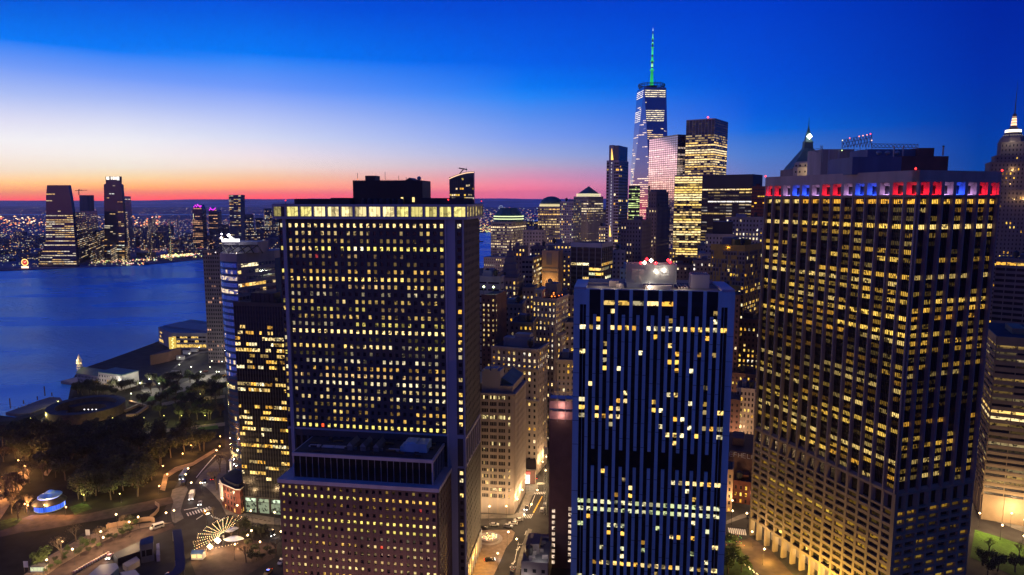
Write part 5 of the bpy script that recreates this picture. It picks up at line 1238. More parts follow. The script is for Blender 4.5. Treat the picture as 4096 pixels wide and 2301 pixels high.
# distant crowned tower at the right edge
Yp = 620.0
b = Bld('stepped_tower', 'tall setback stone tower with a blazing white lantern at the right edge', 'skyscraper', (kx(4050, 600) * Yp, Yp, 0), ['stone_dark', 'stone_grey'])
cyp = Yp + 22; cxp = kx(4046, 600) * cyp
def sq(h_): a_ = R(28); ux = Vector((math.cos(a_), -math.sin(a_))) * h_; wx = Vector((math.sin(a_), math.cos(a_))) * h_; c = Vector((cxp, cyp)); return [c - ux - wx, c + ux - wx, c + ux + wx, c - ux + wx]
LP = rowlit(165, .2, GOLD, .95, run=2)
zs = [Zat(y, Yp) for y in (1000, 700, 645, 618, 600)]
tier(b, sq(20), 0, Zat(760, Yp), LP, fh=3.8); tier(b, sq(17), 0, zs[2], LP, fh=3.8); tier(b, sq(13), zs[2] - 1, zs[3], LP, fh=3.8); tier(b, sq(9.6), zs[3] - 1, Zat(562, Yp), rowlit(3, .02, GOLD), fh=3.8)
b.wall.lathe((cxp, cyp, Zat(562, Yp)), [(11, 0), (9.5, 4), (7, 7), (6.5, 9)], 8, 0)
b.finish()
ln = MB(); zl = Zat(556, Yp)
ln.lathe((cxp, cyp, zl), [(7.6, 0), (7.6, 5), (6.6, 5.2), (6.2, 10)], 8, 0, (3, 2.6, 1.8)); ln.lathe((cxp, cyp, zl + 11), [(3.6, 0), (3.2, 0.2), (2.6, 2)], 8, 0, (.2, .15, .1))
for k in range(4): ln.lathe((cxp, cyp, zl + 14 + k * 2.6), [(2.3 - k * .2, 0), (2.1 - k * .2, 1.8)], 8, 0, (2.2, 1.3, .7))
b.part('lantern', ln, ['lamp_glow'])
sp2 = MB(); sp2.lathe((cxp, cyp, zl + 10), [(4.5, 0), (2.0, 4), (1.6, 14), (.5, 15), (.35, 26), (0.05, 44)], 8); b.part('spire', sp2, ['stone_dark'])
up = MB()
for k, (dx, zf, h) in enumerate(((-9, 640, 9), (-4, 640, 9), (8, 650, 8), (-15, 700, 8), (-10, 735, 14), (-2, 735, 14), (6, 700, 12))):
    z_ = Zat(zf, Yp); yy = cyp - (14 if zf < 690 else 21.6); up.octa((cxp + dx, yy - 1.5, z_ - h), .5, 0, (3, 1.8, .6)); lights_def.append((cxp + dx, yy - 2.2, z_ - h + .8, 900, (1, .62, .22)))
b.part('uplight', up, ['lamp_glow']); lights_def.append((cxp - 9, cyp - 13, zl - 2, 1500, (1, .85, .6)))
# green pyramid spire behind the coloured-crown tower
Ys = 700.0; xs = kx(3232, 560) * (Ys + 14)
b = Bld('spired_tower', 'green copper pyramid spire with a brilliant white lamp behind the coloured-crown tower', 'skyscraper', (xs, Ys, 0), ['stone_dark', 'copper_green'])
z0_ = Zat(676, Ys)
b.wall.bx(xs - 19, xs + 14, Ys - 2, Ys + 34, 0, z0_, 0)
b.wall.lathe((xs, Ys + 14, z0_), [(26, 0), (24, 3), (6.2, Zat(590, Ys) - z0_), (5.6, Zat(568, Ys) - z0_), (6.2, Zat(566, Ys) - z0_), (4, Zat(555, Ys) - z0_), (2.6, Zat(530, Ys) - z0_), (1.0, Zat(508, Ys) - z0_), (.4, Zat(495, Ys) - z0_), (.12, Zat(462, Ys) - z0_)], 4, 1, ph=R(37))
for sx in (-15, 10): b.wall.lathe((xs + sx, Ys, z0_), [(1.5, 0), (1.5, 3), (0, 6)], 6, 1)
b.finish()
st = MB(); p = A(3233, 547, Ys + 14); glow(st, (p.x, p.y - 3, p.z), 2.8, (12, 12, 11)); b.part('beacon', st, ['lamp_glow'])
# floodlit octagonal crown
Yo = 560.0; xo0, xo1 = kx(3199, 690) * Yo, kx(3310, 690) * Yo; xo = (xo0 + xo1) / 2; ro = (xo1 - xo0) / 2
b = Bld('stone_tower', 'floodlit cream stone crown peeping over the roof edge beside the green pyramid spire', 'tower', (xo, Yo + ro, 0), ['stone', 'black_glass'])
b.wall.lathe((xo, Yo + ro, 0), [(ro, 0), (ro, Zat(668, Yo)), (ro * 1.03, Zat(667, Yo)), (ro * .94, Zat(665, Yo)), (ro * .92, Zat(650, Yo)), (ro * .8, Zat(644, Yo)), (0, Zat(643, Yo))], 8, 0, ph=R(22.5))
for k in range(8):
    a_ = R(180 + k * 22.5 + 11); x, y = xo + ro * .97 * math.cos(a_), Yo + ro + ro * .97 * math.sin(a_)
    for zf in (686, 661): b.wall.bx(x - .5, x + .5, y - .3, y + .3, Zat(zf + 4, Yo), Zat(zf - 3, Yo), 1)
b.finish()
for k in (-.7, 0, .7): lights_def.append((xo + k * ro * 1.2, Yo - 5, Zat(684, Yo), 3000, (1, .78, .42)))
# scaffolded block and truss frame
Yq = 430.0
b = Bld('scaffolded_block', 'grey skyline block wrapped in steel frames with a slanted lattice screen', 'building', (kx(3380, 620) * Yq, Yq, 0), ['stone_grey', 'pale_metal'])
abx(b.wall, 3287, 3418, 597, 0, Yq, 20, 0); abx(b.wall, 3315, 3321, 600, 150, Yq - .4, .4, 1); abx(b.wall, 3353, 3360, 598, 150, Yq - .4, .4, 1); abx(b.wall, 3400, 3480, 640, 0, Yq + 2, 20, 0)
b.finish()
sf = MB()
def ln2(x0, y0, x1, y1, r=.12, Y=Yq - 2): sf.bar(A(x0, y0, Y), A(x1, y1, Y), r)
for x in (3368, 3392, 3416, 3440, 3464, 3487): ln2(x, 562 - (x - 3368) * .23, x, 670)
for y0 in (0, 14, 30): ln2(3368, 562 + y0, 3487, 535 + y0)
for i in range(10):
    x = 3368 + i * 11.9; ln2(x, 562 - (x - 3368) * .23, x + 11.9, 590); ln2(x + 11.9, 560 - (x - 3368) * .23, x, 590)
for y in (600, 620, 640, 660): ln2(3380, y, 3480, y)
for i in range(6): ln2(3385 + i * 15, 600, 3400 + i * 15, 660)
for i in range(12): x = 3487 + i * 15.5; ln2(x, 576 + i * .2, x + 15.5, 590 + i); ln2(x + 15.5, 576, x, 592)
ln2(3487, 575, 3672, 578); ln2(3487, 592, 3672, 590); ln2(3672, 578, 3672, 595)
b.part('lattice', sf, ['steel']); sf = MB()
ln2(3283, 582, 3283, 650); ln2(3290, 582, 3290, 650); ln2(3240, 598, 3285, 594); ln2(3240, 604, 3285, 610); ln2(3255, 600, 3272, 612); ln2(3283, 582, 3290, 600)
b.part('service_mast', sf, ['steel'])
be = MB()
for x, y, c in ((3370, 562, (2, 1.6, .8)), (3399, 553, (3, .4, .3)), (3437, 546, (3, .8, .6)), (3452, 543, (2.5, 1, .8)), (3468, 540, (2.5, .8, .7)), (3482, 536, (5, .2, .3)), (3487, 562, (2, 1.2, .8)), (3368, 602, (1.5, 2, .8)), (3330, 690, (1, .7, .4)), (3375, 665, (1.2, .8, .5)), (3405, 662, (1.2, .8, .5))): glow(be, A(x, y, Yq - 2.4), .45, c)
b.part('beacon', be, ['lamp_glow'])
# curved-top tower rising behind the slab tower
Yv = 900.0; xa, xb = kx(1797, 700) * Yv, kx(1896, 700) * Yv
b = Bld('curved_top_tower', 'slender lit tower with a swooping curved roof line, rising behind the slab tower', 'skyscraper', ((xa + xb) / 2, Yv, 0), ['dark_glass_far', 'black_metal'], wmat='far_window')
zA, zB = Zat(712, Yv), Zat(686, Yv)
b.wall.bx(xa, xb, Yv, Yv + 20, 0, zA - 1)
nseg = 14
for i in range(nseg):
    t0, t1 = i / nseg, (i + 1) / nseg; f = lambda t: zA + (zB - zA) * math.sin(t * math.pi / 2) ** .9
    x0, x1 = xa + (xb - xa) * t0, xa + (xb - xa) * t1
    b.wall.face([(x0, Yv, zA - 1), (x1, Yv, zA - 1), (x1, Yv, f(t1)), (x0, Yv, f(t0))]); b.wall.face([(x0, Yv, f(t0)), (x1, Yv, f(t1)), (x1, Yv + 20, f(t1)), (x0, Yv + 20, f(t0))]); b.wall.face([(x0, Yv + 20, zA - 1), (x0, Yv + 20, f(t0)), (x1, Yv + 20, f(t1)), (x1, Yv + 20, zA - 1)])
b.wall.face([(xb, Yv, zA - 1), (xb, Yv + 20, zA - 1), (xb, Yv + 20, zB), (xb, Yv, zB)])
b.facade(Vector((xa, Yv)), Vector((xb, Yv)), 90, zA + 1, 12, 24, wf=.8, hf=.55, dp=.15, lit=rowlit(170, .45, GOLD + WHITE, .8, run=2), pm=1)
b.finish()
lb = MB()
for i in range(nseg):
    t0, t1 = i / nseg, (i + 1) / nseg; x0, x1 = xa + (xb - xa) * t0, xa + (xb - xa) * t1; lb.bar((x0, Yv - .4, f(t0) - 1.2), (x1, Yv - .4, f(t1) - 1.2), .55, 0, (1.5, .9, .55))
b.part('light_band', lb, ['lamp_glow'])
ck = MB(); xm = (xa + xb) / 2; ck.bar((xm - 3, Yv + 5, zB - 3), (xm + 3, Yv + 5, zB + 4), .6); ck.bar((xm - 4, Yv + 5, zB + 4.5), (xm + 7, Yv + 5, zB + 2.5), .7); ck.bar((xm + 6, Yv + 5, zB), (xm + 6, Yv + 5, zB + 5), .2); b.part('roof_crane', ck, ['black_metal'])

# more blocks packed into the streets behind
for k, (xl, xr, yt, Y, lab, mt, p) in enumerate((
    (2005, 2085, 1215, 455, 'low stone annex with rows of small windows right of the brown brick slab', 'stone', .35),
    (2040, 2130, 1290, 420, 'dark flat roof with green-white lamps below the stepped tower terraces', 'stone_dark', .3),
    (2090, 2135, 1150, 500, 'narrow lit stone block left of the tiered limestone tower', 'stone_dark', .5),
    (2225, 2300, 1180, 500, 'dark office slab right of the tiered limestone tower', 'stone_dark', .4),
    (2260, 2300, 1290, 450, 'beige block with steady lit windows against the striped tower edge', 'stone', .5),
    (2230, 2300, 1440, 400, 'stone block with corner setbacks beside the left edge of the striped tower', 'stone', .45),
    (2100, 2168, 1085, 640, 'brown loft building under the pale balcony tower', 'brown_brick', .35),
    (1930, 1990, 1095, 620, 'grey riverside block directly beside the slab tower shoulder', 'stone_grey', .2),
    (2600, 2700, 1000, 760, 'dim stone offices at the foot of the tapering tower', 'stone_dark', .4),
    (2690, 2790, 1035, 720, 'brown offices under the packed golden wing', 'brown_brick', .45),
    (2790, 2850, 985, 700, 'slender grey building with white windows left of the mustard panelled block', 'stone_grey', .4),
    (2850, 2960, 1180, 455, 'dark brick block at the foot of the mustard panelled one', 'brown_brick', .35),
    (2940, 3060, 1280, 470, 'brown hotel-like block beside the coloured-crown tower edge', 'brown_brick', .4),
    (3040, 3064, 900, 640, 'thin grey sliver of building touching the coloured-crown tower', 'stone_grey', .5),
    (2325, 2430, 838, 1300, 'far grey block with amber dots behind the black mullioned block', 'stone_dark', .5),
    (2100, 2160, 885, 1250, 'far block between the flat-crowned and the domed riverside towers', 'stone_dark', .5),
    (3060, 3160, 1000, 600, 'dark block hidden behind the coloured-crown tower', 'stone_dark', .3))):
    T('office_building', lab, xl, xr, xr, yt, Y, a=8, D=24, mats=(mt, 'concrete'), fh=3.7, bw=2.9, wf=.4, hf=.48, dp=.25, lit=rowlit(400 + k, p, WARM + WHITE + GOLD, .95, run=1), cornice=.3)
# ------------------------------------------------------------------ the far shore
FARW = [(1.0, .62, .22), (1.0, .75, .4), (1.0, .85, .6), (1.0, .5, .15), (.85, .9, .8)]
def jc(name, label, xl, xr, yt, Y, mats=('dark_glass_far',), lit=None, fh=5.2, bw=6.5, D=40, wf=.8, hf=.42, a=-24, cat='building', xm=None, **k):
    # faces lie close to square-on; a second flank where xm splits it
    kk = dict(mats=mats, fh=fh, bw=bw, wf=wf, hf=hf, dp=0, wmat='far_window', cat=cat, lit=lit, top=2.0, D=D)
    kk.update(k)
    return T(name, label, xl, xm or xl + (xr - xl) * .02, xr, yt, Y, a=a, left=True, **kk)
J = jc
# tapering tower by the water with banded floors
def bandtower(name, label, prof, Y, dep, lit, cap=None, mats=('dark_glass_far', 'pale_metal')):
    x0 = kx(prof[0][0], prof[0][2]) * Y; b = Bld(name, label, 'skyscraper', (kx((prof[-1][0] + prof[-1][1]) / 2, prof[-1][2]) * Y, Y, 0), list(mats), wmat='far_window')
    P_ = [(kx(l, y) * Y, kx(r, y) * Y, Zat(y, Y)) for l, r, y in prof]
    if P_[-1][2] > 0: P_[-1] = (P_[-1][0], P_[-1][1], 0.0)
    for (l0, r0, z0), (l1, r1, z1) in zip(P_[:-1], P_[1:]):
        F0 = [Vector((l0, Y, z0)), Vector((r0, Y, z0)), Vector((r0, Y + dep, z0)), Vector((l0, Y + dep, z0))]
        F1 = [Vector((l1, Y, z1)), Vector((r1, Y, z1)), Vector((r1, Y + dep, z1)), Vector((l1, Y + dep, z1))]
        for i in range(4): b.wall.face([F1[i], F1[(i+1) % 4], F0[(i+1) % 4], F0[i]], 0)
        n = max(1, int((z0 - z1) / 5.0))
        for j in range(n):
            t = (j + .3) / n; za, zb_ = z0 + (z1 - z0) * t, z0 + (z1 - z0) * (t + .42 / n); l = l0 + (l1 - l0) * t; r = r0 + (r1 - r0) * t; nc = max(3, int((r - l) / 7))
            row = int((P_[0][2] - za) / 5.0)
            for i in range(nc):
                c = lit(i, row)
                if c: xa_, xb_ = l + (r - l) * i / nc, l + (r - l) * (i + .93) / nc; b.win.append(([Vector((xa_, Y - .3, zb_)), Vector((xb_, Y - .3, zb_)), Vector((xb_, Y - .3, za)), Vector((xa_, Y - .3, za))], c))
    l, r, z = P_[0]; b.wall.face([(l, Y, z), (r, Y, z), (r, Y + dep, z), (l, Y + dep, z)], 0)
    b.finish(most=60, minpx=14); return b
bandtower('office_tower', 'tapering far-shore tower with long bands of lit floors, right above the glowing clock', [(188, 273, 741), (184, 281, 782), (184, 291, 850), (184, 300, 960), (150, 308, 1064)], 1640, 10,
          rowlit(201, .55, FARW[:3], .85, rows=dict([(k, .03) for k in range(0, 14)] + [(14, .9), (15, .2), (20, .95), (22, .95), (24, .2), (25, .1), (38, .05), (39, .03), (40, .1)]), run=4, dim=.5))
bandtower('office_tower', 'tallest far-shore tower with a white crown of light bars', [(422, 479, 706), (423, 479, 735), (415, 486, 739), (416, 492, 812), (418, 497, 900), (418, 500, 1040)], 1850, 10, rowlit(202, .2, FARW, .85, rows=dict([(k, .04) for k in range(0, 22)] + [(k, .45) for k in range(36, 60)]), run=2))
cm = MB(); 
for x in (427, 431, 435, 445, 452, 456, 461, 467, 471, 475): l_ = A(x - 1.2, 719, 1849); h_ = A(x + 1.2, 707, 1849); cm.face([(l_.x, l_.y, l_.z), (h_.x, l_.y, l_.z), (h_.x, l_.y, h_.z), (l_.x, l_.y, h_.z)], 0, (2.2, 2.0, 1.7))
tag(cm.build('crown_lights', ['lamp_glow'], None, tuple(A(450, 712, 1849))), 'white vertical light bars on the tallest far-shore tower', 'lights')
bandtower('office_tower', 'narrow unfinished far-shore tower with a crane on it', [(317, 351, 781), (320, 352, 850), (322, 354, 940)], 2000, 30, rowlit(203, .12, FARW, .6), mats=('stone_dark', 'stone'))
cr = MB(); a = A(315, 758, 2000); c = A(316, 781, 2000); cr.bar(c, a, .9); cr.bar(A(300, 763, 2000), A(349, 761, 2000), .8); cr.bar(A(315, 757, 2000), A(330, 761, 2000), .4)
tag(cr.build('tower_crane', ['black_metal'], None, tuple(c)), 'tower crane silhouetted against the orange horizon', 'crane')
J('apartment_tower', 'left of two dark apartment slabs between the tapering tower and the white-crowned tower', 293, 342, 849, 1760, lit=rowlit(204, .28, FARW, .95, run=1), bw=4.5)
J('apartment_tower', 'right of two dark apartment slabs with red roof lights, beside the white-crowned tower', 342, 389, 847, 1780, lit=rowlit(205, .25, FARW, .95, run=1), bw=4.5)
J('office_tower', 'pale plain tower with one bright window high up, right of the white-crowned tower', 495, 523, 785, 2300, mats=('stone_grey',), lit=rowlit(206, .02, FARW, 1, rows={1: .9}), a=-20)
J('office_tower', 'stepped dark glass tower with a flat dark cap on the far shore', 500, 582, 843, 1750, lit=rowlit(207, .5, FARW, .85, run=3))
J('office_tower', 'dark cap of the stepped far-shore tower', 518, 565, 828, 1765, lit=None, wf=.1, hf=.1) if False else None
J('office_building', 'mid-height far-shore block behind the waterfront terraces, its left edge lit yellow', 586, 640, 921, 1900, lit=rowlit(208, .35, FARW, .8, run=2))
J('office_tower', 'green-tinged far-shore tower with many dashed floors and a raised dark core', 673, 769, 884, 1800, lit=rowlit(209, .55, [(.95, .85, .35), (1, .75, .35), (.8, .9, .55)], .85, run=2))
J('office_tower', 'raised core behind the green-tinged far-shore tower', 708, 752, 868, 1850, lit=None, wf=.1, hf=.1)
b9 = J('office_tower', 'broad far-shore tower with a thick cream light band under its roof', 772, 862, 852, 1900, lit=rowlit(210, .45, [(1, .62, .25), (.9, .85, .5)], .9, rows={0: 0, 1: 0, 2: .02, 3: .1, 9: .02, 10: .02, 11: .02, 12: .1}, run=3))
lb = MB(); a, c = b9.P[0], b9.P[1]; n_ = Vector((c.y - a.y, -(c.x - a.x))).normalized(); zz = b9.z1 - 13
lb.box((*(a + n_ * .3), zz), (*((c - a)), 0), (*(n_ * .3), 0), (0, 0, 11), 0, (1.1, 1.05, .6)); b9.part('light_band', lb, ['lamp_glow'])
bt_ = bandtower('domed_tower', 'far-shore tower glowing magenta under a small dome', [(778, 800, 819), (774, 806, 832), (770, 808, 838), (768, 810, 900)], 2300, 30, rowlit(211, .5, [(1, .5, .25)], .8))
mg = MB()
for x, y in ((781, 822), (786, 827), (792, 822), (797, 826), (776, 828), (801, 828), (804, 824), (790, 819)): glow(mg, A(x, y, 2298), 2.6, (1.4, .05, 1.7))
bt_.part('crown_lights', mg, ['lamp_glow'])
bt_ = bandtower('office_tower', 'far-shore tower with a magenta lit notched top, behind the cream-banded one', [(836, 866, 838), (834, 870, 846), (834, 872, 900)], 2250, 30, rowlit(212, .35, [(1, .5, .25)], .8))
mg = MB()
for x, y in ((838, 840), (843, 836), (847, 838), (852, 840), (857, 837), (861, 833), (841, 832)): glow(mg, A(x, y, 2248), 2.4, (1.4, .05, 1.7))
bt_.part('crown_lights', mg, ['lamp_glow'])
bandtower('apartment_tower', 'lone dark tower with an orange-lit rim standing over the far horizon', [(914, 963, 780), (915, 962, 788), (919, 963, 860), (921, 966, 990)], 2200, 35, rowlit(213, .28, FARW, .8, rows={0: .9}, run=1), mats=('stone_dark',))
for k, (l, r, y, Y, p, lab) in enumerate(((972, 1013, 858, 2500, .5, 'blue-topped'), (1023, 1054, 872, 2500, .4, 'plain'), (1057, 1089, 834, 2600, .5, 'twin-peaked left'), (1098, 1128, 833, 2650, .5, 'twin-peaked right'), (1088, 1102, 872, 2550, .35, 'narrow'), (1128, 1165, 900, 2450, .55, 'low wide'), (880, 915, 900, 2350, .3, 'short dark'), (985, 1045, 920, 2300, .4, 'broad front'), (1040, 1110, 905, 2350, .45, 'middle broad'))):
    J('apartment_tower', lab + ' apartment tower in the glittering far cluster left of the slab tower', l, r, y, Y, lit=rowlit(220 + k, p * .8, FARW, .9, run=1), bw=4.5, fh=5.4, wf=.55, hf=.45, mats=('stone_dark',))
for k, (l, r, y, Y, p, lab) in enumerate(((378, 440, 990, 1720, .7, 'terraced waterfront block under the white-crowned tower, dashed with lit floors'), (440, 501, 985, 1730, .6, 'second terraced waterfront block, right of the first one'), (501, 596, 983, 1760, .75, 'long waterfront block with golden floors'), (597, 673, 983, 1800, .35, 'squat brownish waterfront block with a bright top row'), (674, 770, 992, 1820, .4, 'reddish old waterfront warehouse behind the brightest quay lights'), (772, 851, 973, 1850, .3, 'waterfront hall with blue-white windows and a lit portico'), (306, 380, 1000, 1690, .2, 'dim grey waterfront block right of the tapering tower'), (600, 690, 935, 1950, .3, 'grey arched-roof far-shore building'), (385, 430, 925, 1900, .35, 'dim block left of the white-crowned tower base'), (860, 905, 960, 1980, .3, 'dark terminal building beyond the floodlit roof'), (150, 200, 1005, 1680, .4, 'low wing left of the tapering tower'), (590, 622, 880, 2250, .15, 'round-roofed hall far behind the waterfront'), (455, 500, 905, 1900, .4, 'block tucked between the white-crowned and the stepped far towers'), (735, 775, 915, 2000, .4, 'block between the green-tinged and cream-banded far towers'))):
    J('waterfront_block', lab, l, r, y, Y, lit=rowlit(240 + k, p, FARW[:3] if k != 5 else [(.75, .9, 1)], .85, run=3), fh=5.5, bw=5, mats=('brown_brick',) if k in (3, 4) else ('stone_dark',))
# ranks of small dark buildings, alike at this distance
GRP = 'small dark buildings of the far shore'
fr = random.Random(77)
for k in range(95):
    px = fr.choice((fr.uniform(-60, 300), fr.uniform(-60, 1180), fr.uniform(300, 1180))); Y = fr.uniform(1750, 2900) + max(0, px - 300) * .45
    X = kx(px, 950) * Y; h = fr.choice((12, 18, 25, 35, 50)) * (1 if px > 250 else .6); wd = fr.uniform(25, 70)
    b = Bld('far_building', 'small dark building with a few lit windows on the far shore', 'building', (X, Y, 0), ['stone_dark'], GRP, 'far_window')
    b.wall.bx(X - wd / 2, X + wd / 2, Y, Y + 25, 0, h); nc, nr = int(wd / 5.5), max(2, int(h / 5.5))
    for i in range(nc):
        for j in range(nr):
            if fr.random() < .22: c = fr.choice(FARW); s = fr.uniform(.3, 1.0); x = X - wd / 2 + (i + .2) * wd / nc; z = 1 + j * h / nr; b.win.append(([Vector((x, Y - .2, z)), Vector((x + 3.4, Y - .2, z)), Vector((x + 3.4, Y - .2, z + 2.2)), Vector((x, Y - .2, z + 2.2))], tuple(v * s for v in c)))
    b.finish(most=0)
# town lights: nobody could count them
lt = MB(); lr_ = random.Random(88)
def scatter(n, x0, x1, y0, y1, r0, r1, cols, s0, s1, pw=1.0, sz=.5, z0=2, z1=9):
    for _ in range(n):
        py = y0 + (y1 - y0) * lr_.random() ** pw; px = lr_.uniform(x0, x1); p = G(px, py); 
        if p.y < 0 or p.y > 14500: continue
        c = lr_.choice(cols); s = lr_.uniform(s0, s1); r = lr_.uniform(r0, r1) * p.y / 2700
        lt.octa((p.x, p.y, lr_.uniform(z0, z1)), r, 0, tuple(v * s for v in c), sz)
OR = [(1.2, .45, .12), (1.4, .7, .3), (1.5, 1.0, .6), (1.2, .25, .08)]
scatter(230, -300, 640, 868, 905, 2.6, 5.6, OR, .8, 2.4)
scatter(1000, -300, 700, 880, 1010, 1.5, 3.4, OR + FARW, .4, 1.4)
scatter(700, -200, 480, 940, 1070, 1.5, 3.0, FARW + [(.9, 1, .4)], .3, 1.2)
scatter(420, -300, 1180, 826, 872, .9, 2.2, OR + FARW, .3, 1.0)
scatter(2000, 560, 1180, 880, 1015, 1.3, 2.4, FARW + OR, .3, 1.1)
scatter(700, 1890, 2500, 822, 900, 1.3, 2.9, OR + FARW + [(1.2, .2, .3), (.5, .8, 1.2)], .4, 1.3)
scatter(260, 1890, 2130, 868, 935, 1.2, 2.6, OR + FARW, .4, 1.3)
scatter(90, 1920, 2000, 900, 935, 1.8, 3.4, [(1.4, .7, .25), (1.0, 1.1, .4)], .8, 1.5)
scatter(260, 2500, 4300, 815, 870, 1.0, 2.2, OR + FARW, .3, 1.0)
tag(lt.build('town_lights', ['lamp_glow']), 'thousands of small town lights spread beyond the river', None, kind='stuff')
# quay lights along the far waterline
ql = MB()
for px, py, n, r, s in ((240, 1061, 26, 4.5, 1.2), (140, 1068, 12, 2, 1), (430, 1052, 50, 2.6, 1.3), (560, 1046, 46, 3.4, 1.3), (520, 1062, 26, 3.4, 1.5), (720, 1026, 90, 5.0, 1.6), (640, 1036, 26, 2.6, 1.2), (830, 1030, 22, 3, 1.2), (1040, 1010, 60, 3, 1.0), (1110, 1004, 40, 3, 1.0)):
    wd = {26: 55, 90: 78, 50: 70, 46: 70}.get(n, 60)
    for _ in range(n):
        x = px + lr_.uniform(-wd, wd); y = py - (x - px) * .06 + lr_.uniform(-4, 4); p = G(x, y); c = lr_.choice(((1.5, .9, .4), (1.5, 1.1, .6), (1.2, 1.2, .6), (1.4, .6, .25))); ql.octa((p.x, p.y, lr_.uniform(2, 5)), r * .62 * lr_.uniform(.5, 1.2), 0, tuple(v * s * lr_.uniform(.5, 1.2) for v in c), .7)
tag(ql.build('quay_lights', ['lamp_glow']), 'dense strip of warm quay lights along the far waterline', None, kind='stuff')
# round glowing clock on the far bank
Yk = 1600.0; ck = A(99, 1050, Yk); Rk = 14 / 2720 * Yk
b = Bld('giant_clock', 'giant round clock ringed in orange neon on the far bank, above a white light strip', 'clock', (ck.x, ck.y, 0), ['black_metal'])
b.wall.bar((ck.x - 4, ck.y + 1.5, 0), (ck.x - 4, ck.y + 1.5, ck.z), .5); b.wall.bar((ck.x + 4, ck.y + 1.5, 0), (ck.x + 4, ck.y + 1.5, ck.z), .5)
n = 28
for i in range(n):
    a0, a1 = 2 * math.pi * i / n, 2 * math.pi * (i + 1) / n; b.wall.face([(ck.x, ck.y + .2, ck.z), (ck.x + Rk * math.cos(a1), ck.y + .2, ck.z + Rk * math.sin(a1)), (ck.x + Rk * math.cos(a0), ck.y + .2, ck.z + Rk * math.sin(a0))])
b.finish()
dl = MB()
for i in range(n):
    a0, a1 = 2 * math.pi * i / n, 2 * math.pi * (i + 1) / n
    for r0_, r1_, c in ((Rk * .74, Rk, (2.4, 1.3, .35)), (Rk * .10, Rk * .62, (.9, .04, .03))):
        dl.face([(ck.x + r0_ * math.cos(a0), ck.y, ck.z + r0_ * math.sin(a0)), (ck.x + r1_ * math.cos(a0), ck.y, ck.z + r1_ * math.sin(a0)), (ck.x + r1_ * math.cos(a1), ck.y, ck.z + r1_ * math.sin(a1)), (ck.x + r0_ * math.cos(a1), ck.y, ck.z + r0_ * math.sin(a1))], 0, c)
b.part('dial', dl, ['lamp_glow'])
hd = MB(); hd.bar((ck.x, ck.y - .3, ck.z), (ck.x + 3.4, ck.y - .3, ck.z + 2), .35, 0, (2, 1.6, 1)); hd.bar((ck.x, ck.y - .3, ck.z), (ck.x - 2.2, ck.y - .3, ck.z + 1.6), .35, 0, (2, 1.6, 1)); b.part('hand', hd, ['lamp_glow'])
bs = MB(); bs.bx(ck.x - Rk, ck.x + Rk, ck.y - 1, ck.y, 1, 5.2, 0, (2.6, 1.6, 1.1)); b.part('light_band', bs, ['lamp_glow'])
plight_far = [((ck.x, ck.y - 6, ck.z), 60000, (1, .35, .1))]
# boats
def boat(px, py, name, label, L_=34):
    p = G(px, py, -1.8); b = Bld(name, label, 'boat', (p.x, p.y, -1.8), ['black_metal', 'stone_grey'])
    h = [(-L_ / 2, -3), (L_ * .3, -3.6), (L_ / 2, 0), (L_ * .3, 3.6), (-L_ / 2, 3)]
    b.wall.prism([(p.x + x, p.y + y) for x, y in h], -1.8, 1.2, 0); b.wall.bx(p.x - L_ * .3, p.x + L_ * .2, p.y - 2.6, p.y + 2.6, 1.2, 4.2, 1); b.wall.bx(p.x - L_ * .1, p.x + L_ * .1, p.y - 1.8, p.y + 1.8, 4.2, 7, 1); b.wall.bar((p.x, p.y, 7), (p.x, p.y, 12), .2)
    b.finish(); l_ = MB(); glow(l_, (p.x, p.y - .5, 12.2), 1.0, (3, .3, .2)); glow(l_, (p.x + L_ * .2, p.y - 3, 4.6), .6, (1.5, 1, .5)); b.part('lamp', l_, ['lamp_glow'])
boat(568, 1059, 'ferry_boat', 'dark ferry with a red mast light crossing before the lit quay'); boat(1912, 968, 'ferry_boat', 'small dark boat seen in the river gap right of the slab tower', 40)
# distant big wheel
wh = MB(); p = A(2004, 831, 5200); Rw = 8 / 2730 * 5200
for i in range(24):
    a0, a1 = 2 * math.pi * i / 24, 2 * math.pi * (i + 1) / 24; wh.bar((p.x + Rw * math.cos(a0), p.y, p.z + Rw * math.sin(a0)), (p.x + Rw * math.cos(a1), p.y, p.z + Rw * math.sin(a1)), 1.2, 0, (.5, .55, .7))
    if i % 3 == 0: wh.bar((p.x, p.y, p.z), (p.x + Rw * math.cos(a0), p.y, p.z + Rw * math.sin(a0)), .5, 0, (.25, .28, .36))
wh.bar((p.x, p.y, p.z), (p.x - 9, p.y, 0), 1.0, 0, (.3, .3, .35)); wh.bar((p.x, p.y, p.z), (p.x + 9, p.y, 0), 1.0, 0, (.3, .3, .35))
tag(wh.build('ferris_wheel', ['lamp_glow'], None, (p.x, p.y, 0)), 'tiny pale ferris wheel on the far horizon above the river gap', 'ferris wheel')
